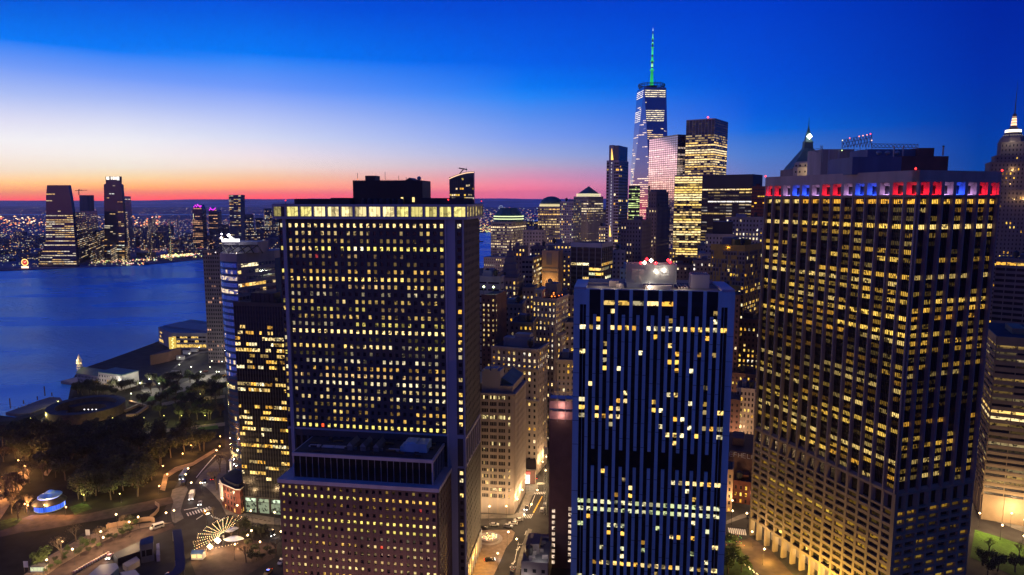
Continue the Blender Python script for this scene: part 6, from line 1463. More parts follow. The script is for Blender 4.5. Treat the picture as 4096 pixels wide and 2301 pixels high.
# ------------------------------------------------------------------ trees
P('leaf_dark', (.050, .055, .028), .9, noise=.5, nscale=.5)
P('leaf_green', (.075, .11, .03), .9, noise=.5, nscale=.5)
P('leaf_brown', (.10, .07, .045), .9, noise=.4, nscale=.5)
P('bark', (.10, .075, .055), .9)
def tree_proto(seed, h, r, nleaf, leaf, ls, bare=False):
    rr = random.Random(seed); org = (0, -900, 0)
    t = root('park_tree', 'tree', 'tree', org); tr = MB(); cr = MB(); tips = []
    def limb(p, d, l, rad, lev):
        q = p + d * l; tr.bar(p, q, rad)
        if lev == 0: tips.append(q); return
        for _ in range(rr.choice((2, 3, 3))):
            nd = (d + Vector((rr.uniform(-.8, .8), rr.uniform(-.8, .8), rr.uniform(-.05, .6)))).normalized(); limb(q, nd, l * rr.uniform(.6, .85), rad * .6, lev - 1)
    O = Vector(org); limb(O, Vector((rr.uniform(-.06, .06), rr.uniform(-.06, .06), 1)).normalized(), h * .30, .28, 4 if bare else 3)
    lobes = []
    for _ in range(9): a = rr.uniform(0, 6.28); d = r * rr.uniform(.1, .72); lobes.append((Vector((d * math.cos(a), d * math.sin(a), h * rr.uniform(.48, .86))), r * rr.uniform(.28, .5)))
    for k in range(nleaf):
        if bare: c = rr.choice(tips) + Vector((rr.gauss(0, .8), rr.gauss(0, .8), rr.gauss(0, .6)))
        else:
            L_, lr = rr.choice(lobes); v = Vector((rr.gauss(0, 1), rr.gauss(0, 1), rr.gauss(0, .8))).normalized() * lr * rr.uniform(.55, 1.12); c = O + L_ + v
        n = Vector((rr.gauss(0, 1), rr.gauss(0, 1), rr.gauss(0, 1) + .6)).normalized(); a = n.orthogonal().normalized() * ls * rr.uniform(.6, 1.3); b_ = n.cross(a).normalized() * ls * rr.uniform(.5, 1.0)
        cr.face([c - a - b_ * .4, c + b_ * -.9, c + a, c + b_])
    tr.build('trunk', ['bark'], t); cr.build('crown', [leaf], t); return t
TP = [tree_proto(1, 12, 6.0, 1300, 'leaf_dark', .42), tree_proto(2, 15, 7.0, 1600, 'leaf_dark', .45), tree_proto(3, 9, 4.5, 900, 'leaf_brown', .34, True),
      tree_proto(4, 10, 5.0, 1000, 'leaf_green', .38), tree_proto(5, 13, 6.0, 260, 'leaf_brown', .22, True)]
used = set()
def tree(px, py, kind, label, group=None, s=1.0, z=0.0, cat='tree'):
    p = G(px, py, z); k = kind; rz = rnd.uniform(0, 6.28)
    if k not in used:
        used.add(k); o = TP[k]; o.location = p; o.rotation_euler = (0, 0, rz); o['label'] = label
        if group: o['group'] = group
        elif 'group' in o: del o['group']
    else:
        o = copytree(TP[k], p, rz, label, group)
        if not group and 'group' in o: del o['group']
    o.scale = (s, s, s); return o
def inpoly(x, y, P_):
    c = False; j = len(P_) - 1
    for i in range(len(P_)):
        if (P_[i][1] > y) != (P_[j][1] > y) and x < (P_[j][0] - P_[i][0]) * (y - P_[i][1]) / (P_[j][1] - P_[i][1]) + P_[i][0]: c = not c
        j = i
    return c
# ------------------------------------------------------------------ park ground, paths and roads
def GS(name, pts, z, mat, **k): return sheet(name, GP(*pts), z, mat, **k)
P('path_warm', (.24, .17, .12), .85, noise=.25, nscale=.5, spec=.12)
park = [(-60, 1690), (60, 1685), (140, 1665), (275, 1615), (300, 1560), (520, 1545), (640, 1570), (890, 1560), (900, 1790), (840, 1822), (735, 1895), (690, 1965), (650, 2060), (600, 2088), (440, 2110), (330, 2135), (170, 2240), (60, 2330), (-60, 2330)]
GS('park_ground', park, .05, 'park_soil')
GS('path', [(0, 1930), (60, 1905), (100, 1870), (122, 1885), (104, 1935), (60, 1990), (0, 2080)], .10, 'path_warm')
GS('path', [(0, 2120), (60, 2085), (130, 2060), (210, 2060), (330, 2060), (470, 2030), (620, 2000), (700, 1985), (700, 2010), (600, 2040), (480, 2068), (330, 2092), (180, 2120), (90, 2130), (0, 2150)], .10, 'paving_brown')
GS('path', [(170, 1900), (215, 1840), (240, 1800), (330, 1770), (340, 1780), (255, 1812), (228, 1850), (190, 1905)], .11, 'path_warm')
GS('path', [(640, 1960), (655, 1900), (700, 1870), (770, 1850), (860, 1795), (872, 1802), (775, 1862), (712, 1885), (672, 1910), (660, 1965)], .12, 'path_warm')
GS('path', [(450, 1740), (900, 1690), (900, 1704), (455, 1752)], .11, 'path_warm')
GS('path', [(640, 1615), (700, 1600), (800, 1590), (900, 1580), (900, 1592), (805, 1604), (700, 1614), (645, 1628)], .13, 'path_warm')
GS('plaza', [(560, 1560), (700, 1545), (760, 1520), (905, 1480), (905, 1530), (800, 1550), (700, 1575), (600, 1590)], .14, 'pavement')
GS('plaza', [(150, 1690), (210, 1640), (300, 1590), (360, 1590), (380, 1606), (220, 1660), (190, 1700)], .12, 'pavement')
GS('lawn', [(545, 1605), (590, 1588), (622, 1585), (628, 1600), (590, 1605), (560, 1610)], .16, 'lawn')
GS('lawn', [(790, 1712), (870, 1702), (875, 1716), (800, 1722)], .14, 'lawn')
GS('lawn', [(275, 2030), (340, 2010), (370, 2035), (300, 2062)], .15, 'grass')
GS('lawn', [(0, 2085), (60, 2072), (90, 2078), (60, 2105), (0, 2125)], .16, 'grass')
# quay road curving past the museum
GS('road', [(905, 1408), (860, 1405), (800, 1415), (740, 1440), (700, 1475), (705, 1492), (760, 1498), (905, 1492)], .06, 'asphalt')
GS('pavement', [(905, 1400), (860, 1397), (795, 1408), (735, 1434), (692, 1474), (700, 1475), (740, 1440), (800, 1415), (860, 1405), (905, 1408)], .17, 'pavement')
# junction
GS('pavement', [(893, 1824), (872, 1835), (800, 1900), (780, 1935), (812, 1940), (850, 1975), (880, 2010), (905, 2060), (960, 2075), (975, 2062), (930, 2000), (905, 1950), (905, 1850)], .12, 'pavement')
GS('pavement', [(962, 2078), (975, 2052), (1150, 2080), (1150, 2104), (1000, 2092)], .14, 'pavement')
GS('pavement', [(690, 1960), (742, 1940), (752, 1960), (735, 2000), (722, 2045), (735, 2075), (700, 2095), (690, 2088), (682, 2050), (694, 2010), (684, 1985)], .14, 'pavement')
GS('pavement', [(60, 2330), (170, 2240), (330, 2150), (440, 2112), (600, 2092), (690, 2092), (560, 2115), (450, 2150), (330, 2210), (230, 2270), (150, 2330)], .09, 'path_warm')
GS('road', [(150, 2330), (230, 2270), (330, 2210), (450, 2150), (560, 2117), (690, 2096), (700, 2110), (600, 2150), (480, 2215), (380, 2290), (340, 2330)], .05, 'paving_brown')
GS('plaza', [(790, 2320), (760, 2240), (790, 2150), (860, 2125), (960, 2150), (1110, 2180), (1100, 2230), (960, 2320)], .07, 'paving_brown')
GS('road', [(1000, 2330), (1060, 2270), (1130, 2215), (1180, 2180), (1180, 2240), (1120, 2330)], .09, 'asphalt')
mk = 0
def strip(pts, z, mat='road_paint', nm='road_marking'): GS(nm, pts, z, mat)
for i in range(9):
    x = 745 + i * 11; y = 2054 - i * 3.2; strip([(x, y), (x + 5, y - 1.5), (x + 12, y + 10), (x + 7, y + 11.5)], .09)
for i in range(5): x = 815 + i * 6.5; y = 2035 - i * 1.2; strip([(x, y), (x + 3, y - .8), (x + 10, y + 11), (x + 7, y + 12)], .09)
for i in range(5): x = 843 + i * 8; y = 2062 + i * 3; strip([(x, y), (x + 3, y + 1), (x - 2 + 14, y + 11), (x + 9, y + 10)], .09)
strip([(784, 2078), (812, 2060), (813, 2061.5), (786, 2079.5)], .09); strip([(735, 2040), (790, 2030), (790, 2032), (736, 2042)], .09)
strip([(866, 1820), (845, 1842), (812, 1880), (786, 1912), (784, 1910.5), (810, 1878), (843, 1840), (864, 1818)], .09)
strip([(877, 2086), (897, 2070), (898.5, 2071.5), (879, 2087.5)], .09)
for i in range(6): x = 988 + i * 17; y = 2068 + i * 3.2; strip([(x, y), (x + 11, y + 2), (x + 8, y + 5), (x - 3, y + 3)], .19, 'paving_brown', 'paving_inlay')
# canyon street, plaza and junction by the fountain
c3 = lambda x, y: (1880 + x * .4153, 1700 + y * .4153)
def C3(*p): return [c3(*q) for q in p]
GS('pavement', C3((-200, 860), (430, 862), (470, 830), (540, 660), (530, 585), (640, 560), (660, 600), (600, 690), (520, 880), (440, 900), (90, 905), (-200, 905)), .16, 'pavement')
GS('pavement', C3((-200, 1010), (90, 1015), (400, 1012), (432, 1040), (410, 1110), (345, 1190), (300, 1300), (230, 1447), (150, 1560), (-200, 1560)), .15, 'path_warm')
GS('pavement', C3((560, 1000), (600, 1010), (500, 1300), (470, 1500), (425, 1500), (460, 1300), (520, 1110)), .15, 'pavement')
GS('road', C3((60, 905), (600, 905), (700, 600), (760, 440), (770, 440), (780, 900), (600, 1000), (520, 1110), (425, 1500), (210, 1500), (440, 1030), (60, 1012)), .06, 'asphalt')
strip(C3((700, 690), (692, 688), (606, 846), (616, 850)), .11, 'yellow_paint')
strip(C3((628, 680), (624, 680), (565, 820), (569, 822)), .11)
for i in range(8): x = 605 + i * 17; strip(C3((x, 648 - i * .5), (x + 8, 648), (x - 4, 670), (x - 12, 670)), .11)
for i in range(7): x = 500 + i * 17; strip(C3((x, 872 - i * 2), (x + 7, 870 - i * 2), (x - 15, 900), (x - 22, 902)), .11)
for i in range(7): x = 655 + i * 11; strip(C3((x, 556), (x + 5, 556), (x - 4, 576), (x - 9, 576)), .11)
for i in range(4): x = 540 + i * 11; strip(C3((x, 1022), (x + 5, 1022), (x - 10, 1062), (x - 15, 1062)), .11)
strip(C3((455, 1148), (500, 1150), (500, 1154), (455, 1152)), .11); strip(C3((500, 1154), (545, 1080), (548, 1080), (504, 1155)), .11)
for oy in (0, 135):                  # turn arrows
    ox = -45 * oy / 135
    strip(C3((455 + ox, 1212 + oy), (470 + ox, 1180 + oy), (476 + ox, 1180 + oy), (462 + ox, 1214 + oy)), .11)
    strip(C3((466 + ox, 1184 + oy), (484 + ox, 1184 + oy), (478 + ox, 1168 + oy)), .115)
    strip(C3((440 + ox, 1206 + oy), (456 + ox, 1192 + oy), (462 + ox, 1212 + oy)), .12)
# the word painted on the lane
tx = bpy.data.curves.new('lane_text', 'FONT'); tx.body = 'ONLY'; tx.size = 2.6; tx.align_x = 'CENTER'; tx.materials.append(M['road_paint'])
to = bpy.data.objects.new('lane_text', tx); COL.objects.link(to); q = G(*c3(455, 1385)); to.location = (q.x, q.y, .12); to.rotation_euler = (0, 0, R(-6)); to['kind'] = 'structure'
strip(C3((470, 1130), (466, 1130), (425, 1330), (430, 1330)), .11)
# right-hand plaza and street
GS('plaza', [(2900, 2330), (2935, 2180), (3000, 2150), (3080, 2200), (3200, 2330)], .10, 'paving_brown')
GS('pavement', [(2905, 2085), (2960, 2060), (3012, 2045), (3012, 2062), (2960, 2078), (2905, 2098)], .12, 'pavement')
for i in range(9): x = 2912 + i * 8; y = 2112 + i * .8; strip([(x, y), (x + 5, y), (x + 10, y + 24), (x + 5, y + 24)], .09)
GS('pavement', [(3920, 2058), (3990, 2090), (4096, 2130), (4200, 2160), (4200, 2110), (4096, 2076), (3990, 2040), (3930, 2020)], .12, 'pavement')
GS('lawn', [(3900, 2120), (4000, 2150), (4120, 2190), (4120, 2330), (3880, 2230)], .10, 'lawn')
GS('lawn', [(2905, 2180), (2960, 2200), (3010, 2260), (3020, 2330), (2890, 2330)], .12, 'grass')

# ------------------------------------------------------------------ park trees
PG = 'dark crowded trees of the waterfront park'
tr2 = random.Random(55)
deep = [(40, 1760), (200, 1735), (330, 1740), (520, 1760), (900, 1725), (900, 1775), (830, 1812), (700, 1850), (640, 1900), (610, 1990), (430, 2015), (300, 2000), (285, 1940), (180, 1930), (150, 1900), (160, 1850), (60, 1860)]
n = 0
for _ in range(4000):
    x, y = tr2.uniform(0, 900), tr2.uniform(1730, 2020)
    if inpoly(x, y, deep) and not (120 < x < 290 and 1930 < y): tree(x, y, tr2.choice((0, 1, 1, 0)), 'dark crowded tree in the middle of the waterfront park', PG, tr2.uniform(.8, 1.25)); n += 1
    if n >= 120: break
PG2 = 'warmly lit trees between the ring-shaped fort and the quay road'
n = 0; band = [(430, 1560), (600, 1540), (700, 1530), (905, 1535), (905, 1690), (640, 1680), (560, 1640), (640, 1600), (540, 1570)]
for _ in range(2000):
    x, y = tr2.uniform(430, 905), tr2.uniform(1530, 1690)
    if inpoly(x, y, band): tree(x, y, tr2.choice((0, 2, 4, 0, 3)), 'tree in the lamplit belt between the ring-shaped fort and the quay road', PG2, tr2.uniform(.75, 1.15)); n += 1
    if n >= 62: break
PG3 = 'bare trees over the orange paths at the left edge'
for k in range(36):
    x, y = tr2.uniform(-10, 190), tr2.uniform(1730, 2060)
    if not (120 < x and 1930 < y): tree(x, y, tr2.choice((2, 4, 4, 2)), 'bare tree over the orange paths at the left edge of the park', PG3, tr2.uniform(.7, 1.1))
PG4 = 'dark low trees along the fort shore'
for k in range(18): tree(tr2.uniform(300, 470), tr2.uniform(1552, 1590), tr2.choice((0, 2)), 'low dark tree on the shore behind the ring-shaped fort', PG4, tr2.uniform(.6, .9))
for x, y, k, s, lab in ((404, 2170, 2, .8, 'forked tree glowing yellow beside the curved low wall'), (305, 2170, 4, .8, 'yellow-lit bare tree above the lower park road'), (170, 2275, 3, .9, 'bushy tree lit bright yellow at the bottom left'), (250, 2240, 4, 1.0, 'tall bare tree just right of the bright yellow bushy one'), (72, 2080, 4, .8, 'bare tree with a lit trunk beside the blue-lit pavilion'),
                        (497, 2100, 2, .55, 'small round shrub by the road bend'), (340, 2190, 3, .5, 'low shrub beside the yellow banner post'), (930, 2175, 4, .7, 'bare tree right of the fan of light strings'), (960, 2145, 4, .95, 'tall bare tree beside the white pole at the junction'), (985, 2250, 4, .7, 'bare tree throwing shadows on the orange plaza'), (1105, 2215, 4, .7, 'bare tree against the edge of the purple-brown block'),
                        (855, 2080, 4, .6, 'thin bare tree on the traffic island above the fan of lights'), (868, 1960, 4, 1.1, 'tall bare street tree before the red row house'), (880, 1890, 4, 1.0, 'bare street tree beside the curved tower base'), (780, 2210, 4, .5, 'small bare tree left of the fan of lights'), (910, 2130, 0, .6, 'dark conifer-like tree behind the fan of lights'), (975, 2130, 0, .6, 'dark bush right of the tall bare tree'),
                        (2918, 2200, 3, .8, 'green tree with coloured string lights by the striped tower base'), (2935, 2260, 3, .9, 'rounded green tree over the candle-lit walk'), (2965, 2290, 3, .8, 'green tree at the right end of the candle-lit walk'), (2912, 2295, 3, .9, 'pale lit tree hard against the striped tower'),
                        (3955, 2215, 4, .7, 'bare tree on the bright green lawn at the right'), (3930, 2262, 0, .6, 'dark tree below the bright lawn'), (3990, 2286, 0, .7, 'dark round tree in the bottom right corner'), (4060, 2290, 0, .7, 'dark tree at the far bottom right'), (4075, 2225, 4, .6, 'second bare tree on the lawn at the right edge'), (3950, 2305, 0, .7, 'lowest dark tree beside the waffle-based tower')):
    tree(x, y, k, lab, None, s)
SG = 'low shrubs along the park road'
for k in range(34):
    t = k / 33; x = 150 + t * 400 + tr2.uniform(-25, 25); y = 2290 - t * 175 + tr2.uniform(-26, 14); tree(x, y, tr2.choice((0, 3, 3)), 'low shrub beside the lower park road', SG, tr2.uniform(.18, .38), cat='shrub')
SG2 = 'clipped shrubs round the plaza of light strings'
for k in range(22):
    x, y = ((tr2.uniform(860, 1090), tr2.uniform(2120, 2160)) if k < 14 else (tr2.uniform(990, 1120), tr2.uniform(2190, 2300))); tree(x, y, 0, 'dark shrub bordering the plaza of light strings', SG2, tr2.uniform(.22, .4))

# ------------------------------------------------------------------ ring-shaped fort
def Cc(c, r0, r1, z0, z1, mb, mi, a0=0, a1=360, n=48, sy=1.0):
    for i in range(n):
        t0, t1 = R(a0 + (a1 - a0) * i / n), R(a0 + (a1 - a0) * (i + 1) / n)
        P_ = lambda r, t, z: (c.x + r * math.cos(t), c.y + r * math.sin(t) * sy, z)
        mb.face([P_(r1, t0, z0), P_(r1, t1, z0), P_(r1, t1, z1), P_(r1, t0, z1)], mi); mb.face([P_(r0, t1, z0), P_(r0, t0, z0), P_(r0, t0, z1), P_(r0, t1, z1)], mi)
        mb.face([P_(r0, t0, z1), P_(r1, t0, z1), P_(r1, t1, z1), P_(r0, t1, z1)], 1)
        if i == 0 and a0 > 0: mb.face([P_(r0, t0, z0), P_(r1, t0, z0), P_(r1, t0, z1), P_(r0, t0, z1)], mi)
        if i == n - 1 and a1 < 360: mb.face([P_(r1, t1, z0), P_(r0, t1, z0), P_(r0, t1, z1), P_(r1, t1, z1)], mi)
P('fort_stone', (.11, .07, .05), .9, noise=.3, nscale=.4); fc = G(348, 1657); 
b = Bld('ring_fort', 'round roofless sandstone fort with a dark ring roof in the waterfront park', 'fort', tuple(fc), ['fort_stone', 'roof_dark'])
Cc(fc, 20, 26, 0, 7.5, b.wall, 0, sy=1.0); Cc(fc, 13, 20, 0, 4.2, b.wall, 0, 20, 160, 24); Cc(fc, 13, 20, 0, 3.5, b.wall, 0, 185, 260, 18); b.finish()
p0 = G(348, 1640); fl_ = MB()
for dx in (-5, -2, 1, 4): glow(fl_, (fc.x + dx + 2, fc.y + 2, 3), .55, (3, 2.8, 2.8))
for dx in (6, 9, 13): glow(fl_, (fc.x + dx, fc.y + 12, 3.6), .3, (1.6, 1.2, 1))
b.part('courtyard_lamp', fl_, ['lamp_glow']); lights_def.append((fc.x + 2, fc.y + 1, 4.5, 260, (1, .9, .9)))
# long pier house with its clock turret
A0, A1 = G(283, 1537), G(610, 1555)
e0, e1 = G(297, 1528), G(500, 1558)
b = Bld('pier_house', 'long low white pier building with a gilded clock turret standing in the water', 'pier building', ((e0.x + e1.x) / 2, (e0.y + e1.y) / 2, 0), ['stone_grey', 'copper_green', 'white_paint', 'concrete'])
U_ = Vector((e1.x - e0.x, e1.y - e0.y)).normalized(); n_ = Vector((U_.y, -U_.x)); L_ = (Vector(e1[:2]) - Vector(e0[:2])).length; E0 = Vector(e0[:2])
def pb(s0, s1, d0, d1, z0, z1, mi): b.wall.box((*(E0 + U_ * s0 - n_ * d0), z0), (*(U_ * (s1 - s0)), 0), (*(-n_ * (d1 - d0)), 0), (0, 0, z1 - z0), mi)
b.wall.box((*(E0 - U_ * 12 + n_ * 4), -3), (*(U_ * (L_ + 12)), 0), (*(-n_ * 24), 0), (0, 0, 3.6), 3)
pb(4, L_ * .55, 0, 12, .6, 8.5, 0); pb(L_ * .55, L_, -2, 14, .6, 12.5, 2)
a, c = E0 + U_ * 3, E0 + U_ * (L_ * .55)
r0_, r1_ = a - n_ * -.8, c + n_ * .8; m0, m1 = a - n_ * 6, c - n_ * 6; k0, k1 = a - n_ * 12.8, c - n_ * 12.8
b.wall.face([(*r0_, 8.5), (*r1_, 8.5), (*m1, 12.8), (*m0, 12.8)], 1); b.wall.face([(*m0, 12.8), (*m1, 12.8), (*k1, 8.5), (*k0, 8.5)], 1); b.wall.face([(*r0_, 8.5), (*m0, 12.8), (*k0, 8.5)], 0)
b.wall.box((*(E0 + U_ * (L_ * .55 - .3) + n_ * 2.3), 12.5), (*(U_ * (L_ * .45 + .6)), 0), (*(-n_ * 16.6), 0), (0, 0, .7), 1)
t0 = E0 + U_ * 1.5 - n_ * 5; b.wall.lathe((*t0, 0), [(2.6, .6), (2.3, 13), (2.8, 13.3), (2.0, 14), (1.9, 18), (2.5, 18.3), (1.3, 20.5), (0, 24.5)], 8, 2)
b.facade(E0 + U_ * 5, E0 + U_ * (L_ * .54), 1, 8.2, 16, 2, .5, .5, .15, rowlit(301, .12, WARM, .8)); b.facade(E0 + U_ * (L_ * .55) + n_ * 2, E0 + U_ * L_ + n_ * 2, 1, 12, 9, 3, .4, .5, .2, rowlit(302, .15, GOLD, .6)); b.finish()
gl = MB()
for k in range(4): a_ = R(200 + k * 45); x, y = t0.x + 2.3 * math.cos(a_), t0.y + 2.3 * math.sin(a_); gl.octa((x, y, 16.2), .45, 0, (4, 2.6, 1)); gl.octa((x, y, 11.5), .4, 0, (1.4, 1.1, .7))
glow(gl, (*(E0 + U_ * 22 + n_ * 1), 2.5), .9, (1.4, 1.3, .2)); b.part('lamp', gl, ['lamp_glow'])
lights_def.append((*(t0 + n_ * 4.5), 19, 1800, (1, .7, .25)))
for s_ in (.62, .8, .97): q = E0 + U_ * L_ * s_ + n_ * 9; lights_def.append((q.x, q.y, 7, 1500, (1, .85, .6)))
# jetty
j0 = GP((22, 1652), (60, 1640), (150, 1606), (200, 1590), (240, 1592), (248, 1602), (215, 1622), (120, 1655), (60, 1658)); jt = MB(); jt.prism([(p.x, p.y) for p in j0], -3, .4)
for x, y in ((42, 1634), (180, 1584), (95, 1616), (150, 1600), (208, 1585)): p = G(x, y); jt.bar((p.x, p.y, 0), (p.x, p.y, 8 if x in (42, 180) else 3), .3)
for k in range(12): p = G(60 + k * 14, 1640 - k * 4); jt.bar((p.x, p.y, 0), (p.x, p.y, 2), .15); 
p = j0[4]; tag(jt.build('jetty', ['stone_dark'], None, (p.x, p.y, 0)), 'dark timber jetty with posts sticking out from the park shore', 'jetty')
# museum by the river
m0 = G(655, 1394); m1 = G(830, 1392)
b = Bld('museum_building', 'curved riverside building with a glowing yellow glass stair and a ribbed metal roof', 'building', tuple((m0 + m1) / 2), ['concrete', 'steel', 'black_glass'])
hz = Zat(1325, m0.y + 5); c_ = [Vector(p[:2]) for p in (G(637, 1372), G(690, 1398), G(830, 1398))]; c_ += [c_[2] + Vector((10, 45)), c_[0] + Vector((14, 50))]
b.wall.prism([tuple(p) for p in c_], 0, hz, 0, 0)
for k, (z0, z1) in enumerate(((.12, .3), (.42, .55), (.68, .78))):
    for i in (0, 1):
        p, q = c_[i], c_[i+1]; U = (q - p).normalized(); n = Vector((U.y, -U.x)); l = (q - p).length
        for s in range(int(l / 4)):
            if i == 0 and s > 3: continue
            a = p + U * (s * 4 + 1) + n * .1; d = p + U * (s * 4 + 4.6) + n * .1; lit = rnd.random() < (.75 if k == 0 else .2 if k == 1 else .6); b.win.append(([Vector((*a, z0 * hz)), Vector((*d, z0 * hz)), Vector((*d, z1 * hz)), Vector((*a, z1 * hz))], (1 * .9, .62 * .9, .12) if lit else DARKWIN))
b.finish(most=60)
rb_ = MB()
for s in range(38): q = c_[0] + Vector((5, 2)) + (c_[2] - c_[0]) * s / 38; rb_.box((q.x, q.y, hz + .1), (1.1, 0, 0), (6, 26, 0), (0, 0, 1.2))
b.part('roof', rb_, ['pale_metal'])
st = MB(); q = c_[1]; st.box((q.x - 3, q.y - .8, .5), (7.5, 0, 0), (0, .6, 0), (0, 0, hz * .72), 0, (.75, .5, .08))
for k in range(6): st.octa((q.x + .8 + (k % 2), q.y - 1.4, 2 + k * hz * .11), 1.0, 0, (1.6, 1.4, .5))
b.part('stair_window', st, ['lamp_glow'])
b = Bld('brick_shed', 'red-brown brick shed standing among the dark quay works', 'building', tuple(G(650, 1455)), ['brown_brick']); a = [Vector(G(x, y)[:2]) for x, y in ((603, 1462), (655, 1442))]; d = Vector((10, 16)); b.wall.prism([tuple(x) for x in (a[0], a[1], a[1] + d, a[0] + d)], 0, 10); b.finish()
tn = 0
for x, y, lab in ((745, 1418, 'white tent-like kiosk nearest the curved quay road'), (775, 1408, 'white site cabin beside the curved quay road'), (720, 1440, 'pink-lit cabin at the bend of the quay road'), (700, 1502, 'pale parked van-sized kiosk at the quay road mouth')):
    p = G(x, y); b = Bld('kiosk', lab, 'kiosk', tuple(p), ['white_paint', 'concrete']); b.wall.bx(p.x - 3.5, p.x + 3.5, p.y, p.y + 3.5, 0, 3, 0); b.wall.face([(p.x - 4, p.y - .4, 3.01), (p.x + 4, p.y - .4, 3.01), (p.x + 4, p.y + 1.8, 4.2), (p.x - 4, p.y + 1.8, 4.2)], 1); b.wall.face([(p.x - 4, p.y + 1.8, 4.2), (p.x + 4, p.y + 1.8, 4.2), (p.x + 4, p.y + 4, 3.01), (p.x - 4, p.y + 4, 3.01)], 1); b.finish()
# sunken memorial wedge
b = Bld('memorial_wall', 'wedge-shaped pale walls of a lit sunken garden right of the ring-shaped fort', 'monument', tuple(G(545, 1640)), ['orange_stone'])
for l in (((500, 1650), (560, 1622)), ((520, 1612), (585, 1630)), ((505, 1668), (545, 1664)), ((545, 1664), (590, 1632))):
    p, q = G(*l[0]), G(*l[1]); b.wall.bar((p.x, p.y, 1), (q.x, q.y, 1), .9)
b.finish(); lights_def.append((*G(530, 1612)[:2], 4, 1300, (1, .85, .4)))
# ------------------------------------------------------------------ blue-lit shell pavilion
pc = G(200, 2030); px_, py_ = pc.x, pc.y
b = Bld('shell_pavilion', 'shell-shaped pavilion glowing electric blue under a layered dark roof', 'pavilion', (px_, py_, 0), ['blue_aluminium', 'black_metal'])
b.wall.lathe((px_, py_, 0), [(7.6, 3.2), (7.9, 3.6), (5.2, 6.0), (5.0, 6.0)], 28, 1); b.wall.lathe((px_ + .6, py_ + .3, 0), [(5.2, 6.6), (5.3, 6.9), (2.2, 8.2), (2.0, 8.6), (1.0, 9.2), (0, 9.3)], 24, 0); b.wall.lathe((px_, py_, 0), [(7.0, 0), (7.0, .4), (0, .4)], 24, 0)
b.finish()
gl = MB(); gr2 = random.Random(2)
for i in range(40):
    a0, a1 = 2 * math.pi * i / 40, 2 * math.pi * (i + .9) / 40; k = gr2.uniform(.35, 1.2); c = (.02 * k, .18 * k, 1.3 * k) if gr2.random() > .12 else (.8, .9, 1.5); r_ = 6.9
    gl.face([(px_ + r_ * math.cos(a0), py_ + r_ * math.sin(a0), .4), (px_ + r_ * math.cos(a1), py_ + r_ * math.sin(a1), .4), (px_ + r_ * math.cos(a1), py_ + r_ * math.sin(a1), 3.2), (px_ + r_ * math.cos(a0), py_ + r_ * math.sin(a0), 3.2)], 0, c)
for i in range(24):
    a0, a1 = 2 * math.pi * i / 24, 2 * math.pi * (i + 1) / 24; gl.face([(px_ + 5 * math.cos(a0), py_ + 5 * math.sin(a0), 6), (px_ + 5 * math.cos(a1), py_ + 5 * math.sin(a1), 6), (px_ + 5 * math.cos(a1), py_ + 5 * math.sin(a1), 6.6), (px_ + 5 * math.cos(a0), py_ + 5 * math.sin(a0), 6.6)], 0, (.5, .6, 1.6))
b.part('light_wall', gl, ['lamp_glow']); lights_def += [(px_ - 3, py_ - 10, 2.5, 500, (.1, .3, 1)), (px_ + .5, py_ - 1, 12.5, 420, (.05, .25, 1)), (px_ - 9, py_ - 5, 2.5, 500, (1, .6, .3))]
# curved low walls and banner posts
def wall_curve(pts, h, name, label, mat='orange_stone', th=.35, cat='wall'):
    mb = MB(); q = [G(x, y) for x, y in pts]
    for a, c in zip(q[:-1], q[1:]): mb.box((a.x, a.y, 0), (c.x - a.x, c.y - a.y, 0), (th, th, 0), (0, 0, h))
    tag(mb.build(name, [mat], None, tuple(q[0])), label, cat)
wall_curve([(425, 2118), (450, 2110), (480, 2105), (505, 2100), (540, 2095), (570, 2088), (600, 2085), (615, 2090)], 2.4, 'garden_wall', 'long curved low stone wall lit yellow beside the park road')
wall_curve([(430, 2106), (455, 2108), (475, 2098), (478, 2085)], 1.8, 'garden_wall', 'short scooped garden wall left of the long curved one')
wall_curve([(600, 2075), (618, 2062), (632, 2045), (634, 2030), (620, 2020)], 1.8, 'garden_wall', 'hooked end of pale garden wall near the traffic island')
for x, y, lab in ((354, 2160, 'tall cream banner board on posts beside the curved wall'), (107, 2290, 'cream sign board in the bottom left garden')):
    p = G(x, y); b = Bld('banner_board', lab, 'sign', tuple(p), ['bark', 'white_paint']); b.wall.bar((p.x - .9, p.y, 0), (p.x - .9, p.y, 5), .12); b.wall.bar((p.x + .9, p.y, 0), (p.x + .9, p.y, 5), .12); b.wall.bx(p.x - 1, p.x + 1, p.y - .2, p.y - .05, 2.4, 5.2, 1); b.finish()
p = G(150, 2290); b = Bld('lit_kiosk', 'small glowing white kiosk at the bottom left corner of the park road', 'kiosk', tuple(p), ['white_paint', 'roof_grey']); b.wall.bx(p.x - 3, p.x + 3, p.y, p.y + 2.4, 0, 2.6, 0); b.wall.bx(p.x - 3.3, p.x + 3.3, p.y - .3, p.y + 2.7, 2.6, 2.9, 1); b.finish()
for i in range(4): m_ = MB(); m_.face([(p.x - 2.9 + i * 1.5, p.y - .05, .6), (p.x - 1.6 + i * 1.5, p.y - .05, .6), (p.x - 1.6 + i * 1.5, p.y - .05, 2.3), (p.x - 2.9 + i * 1.5, p.y - .05, 2.3)], 0, (.8, .85, .5)); m_.build('window', ['lamp_glow'], b.root)
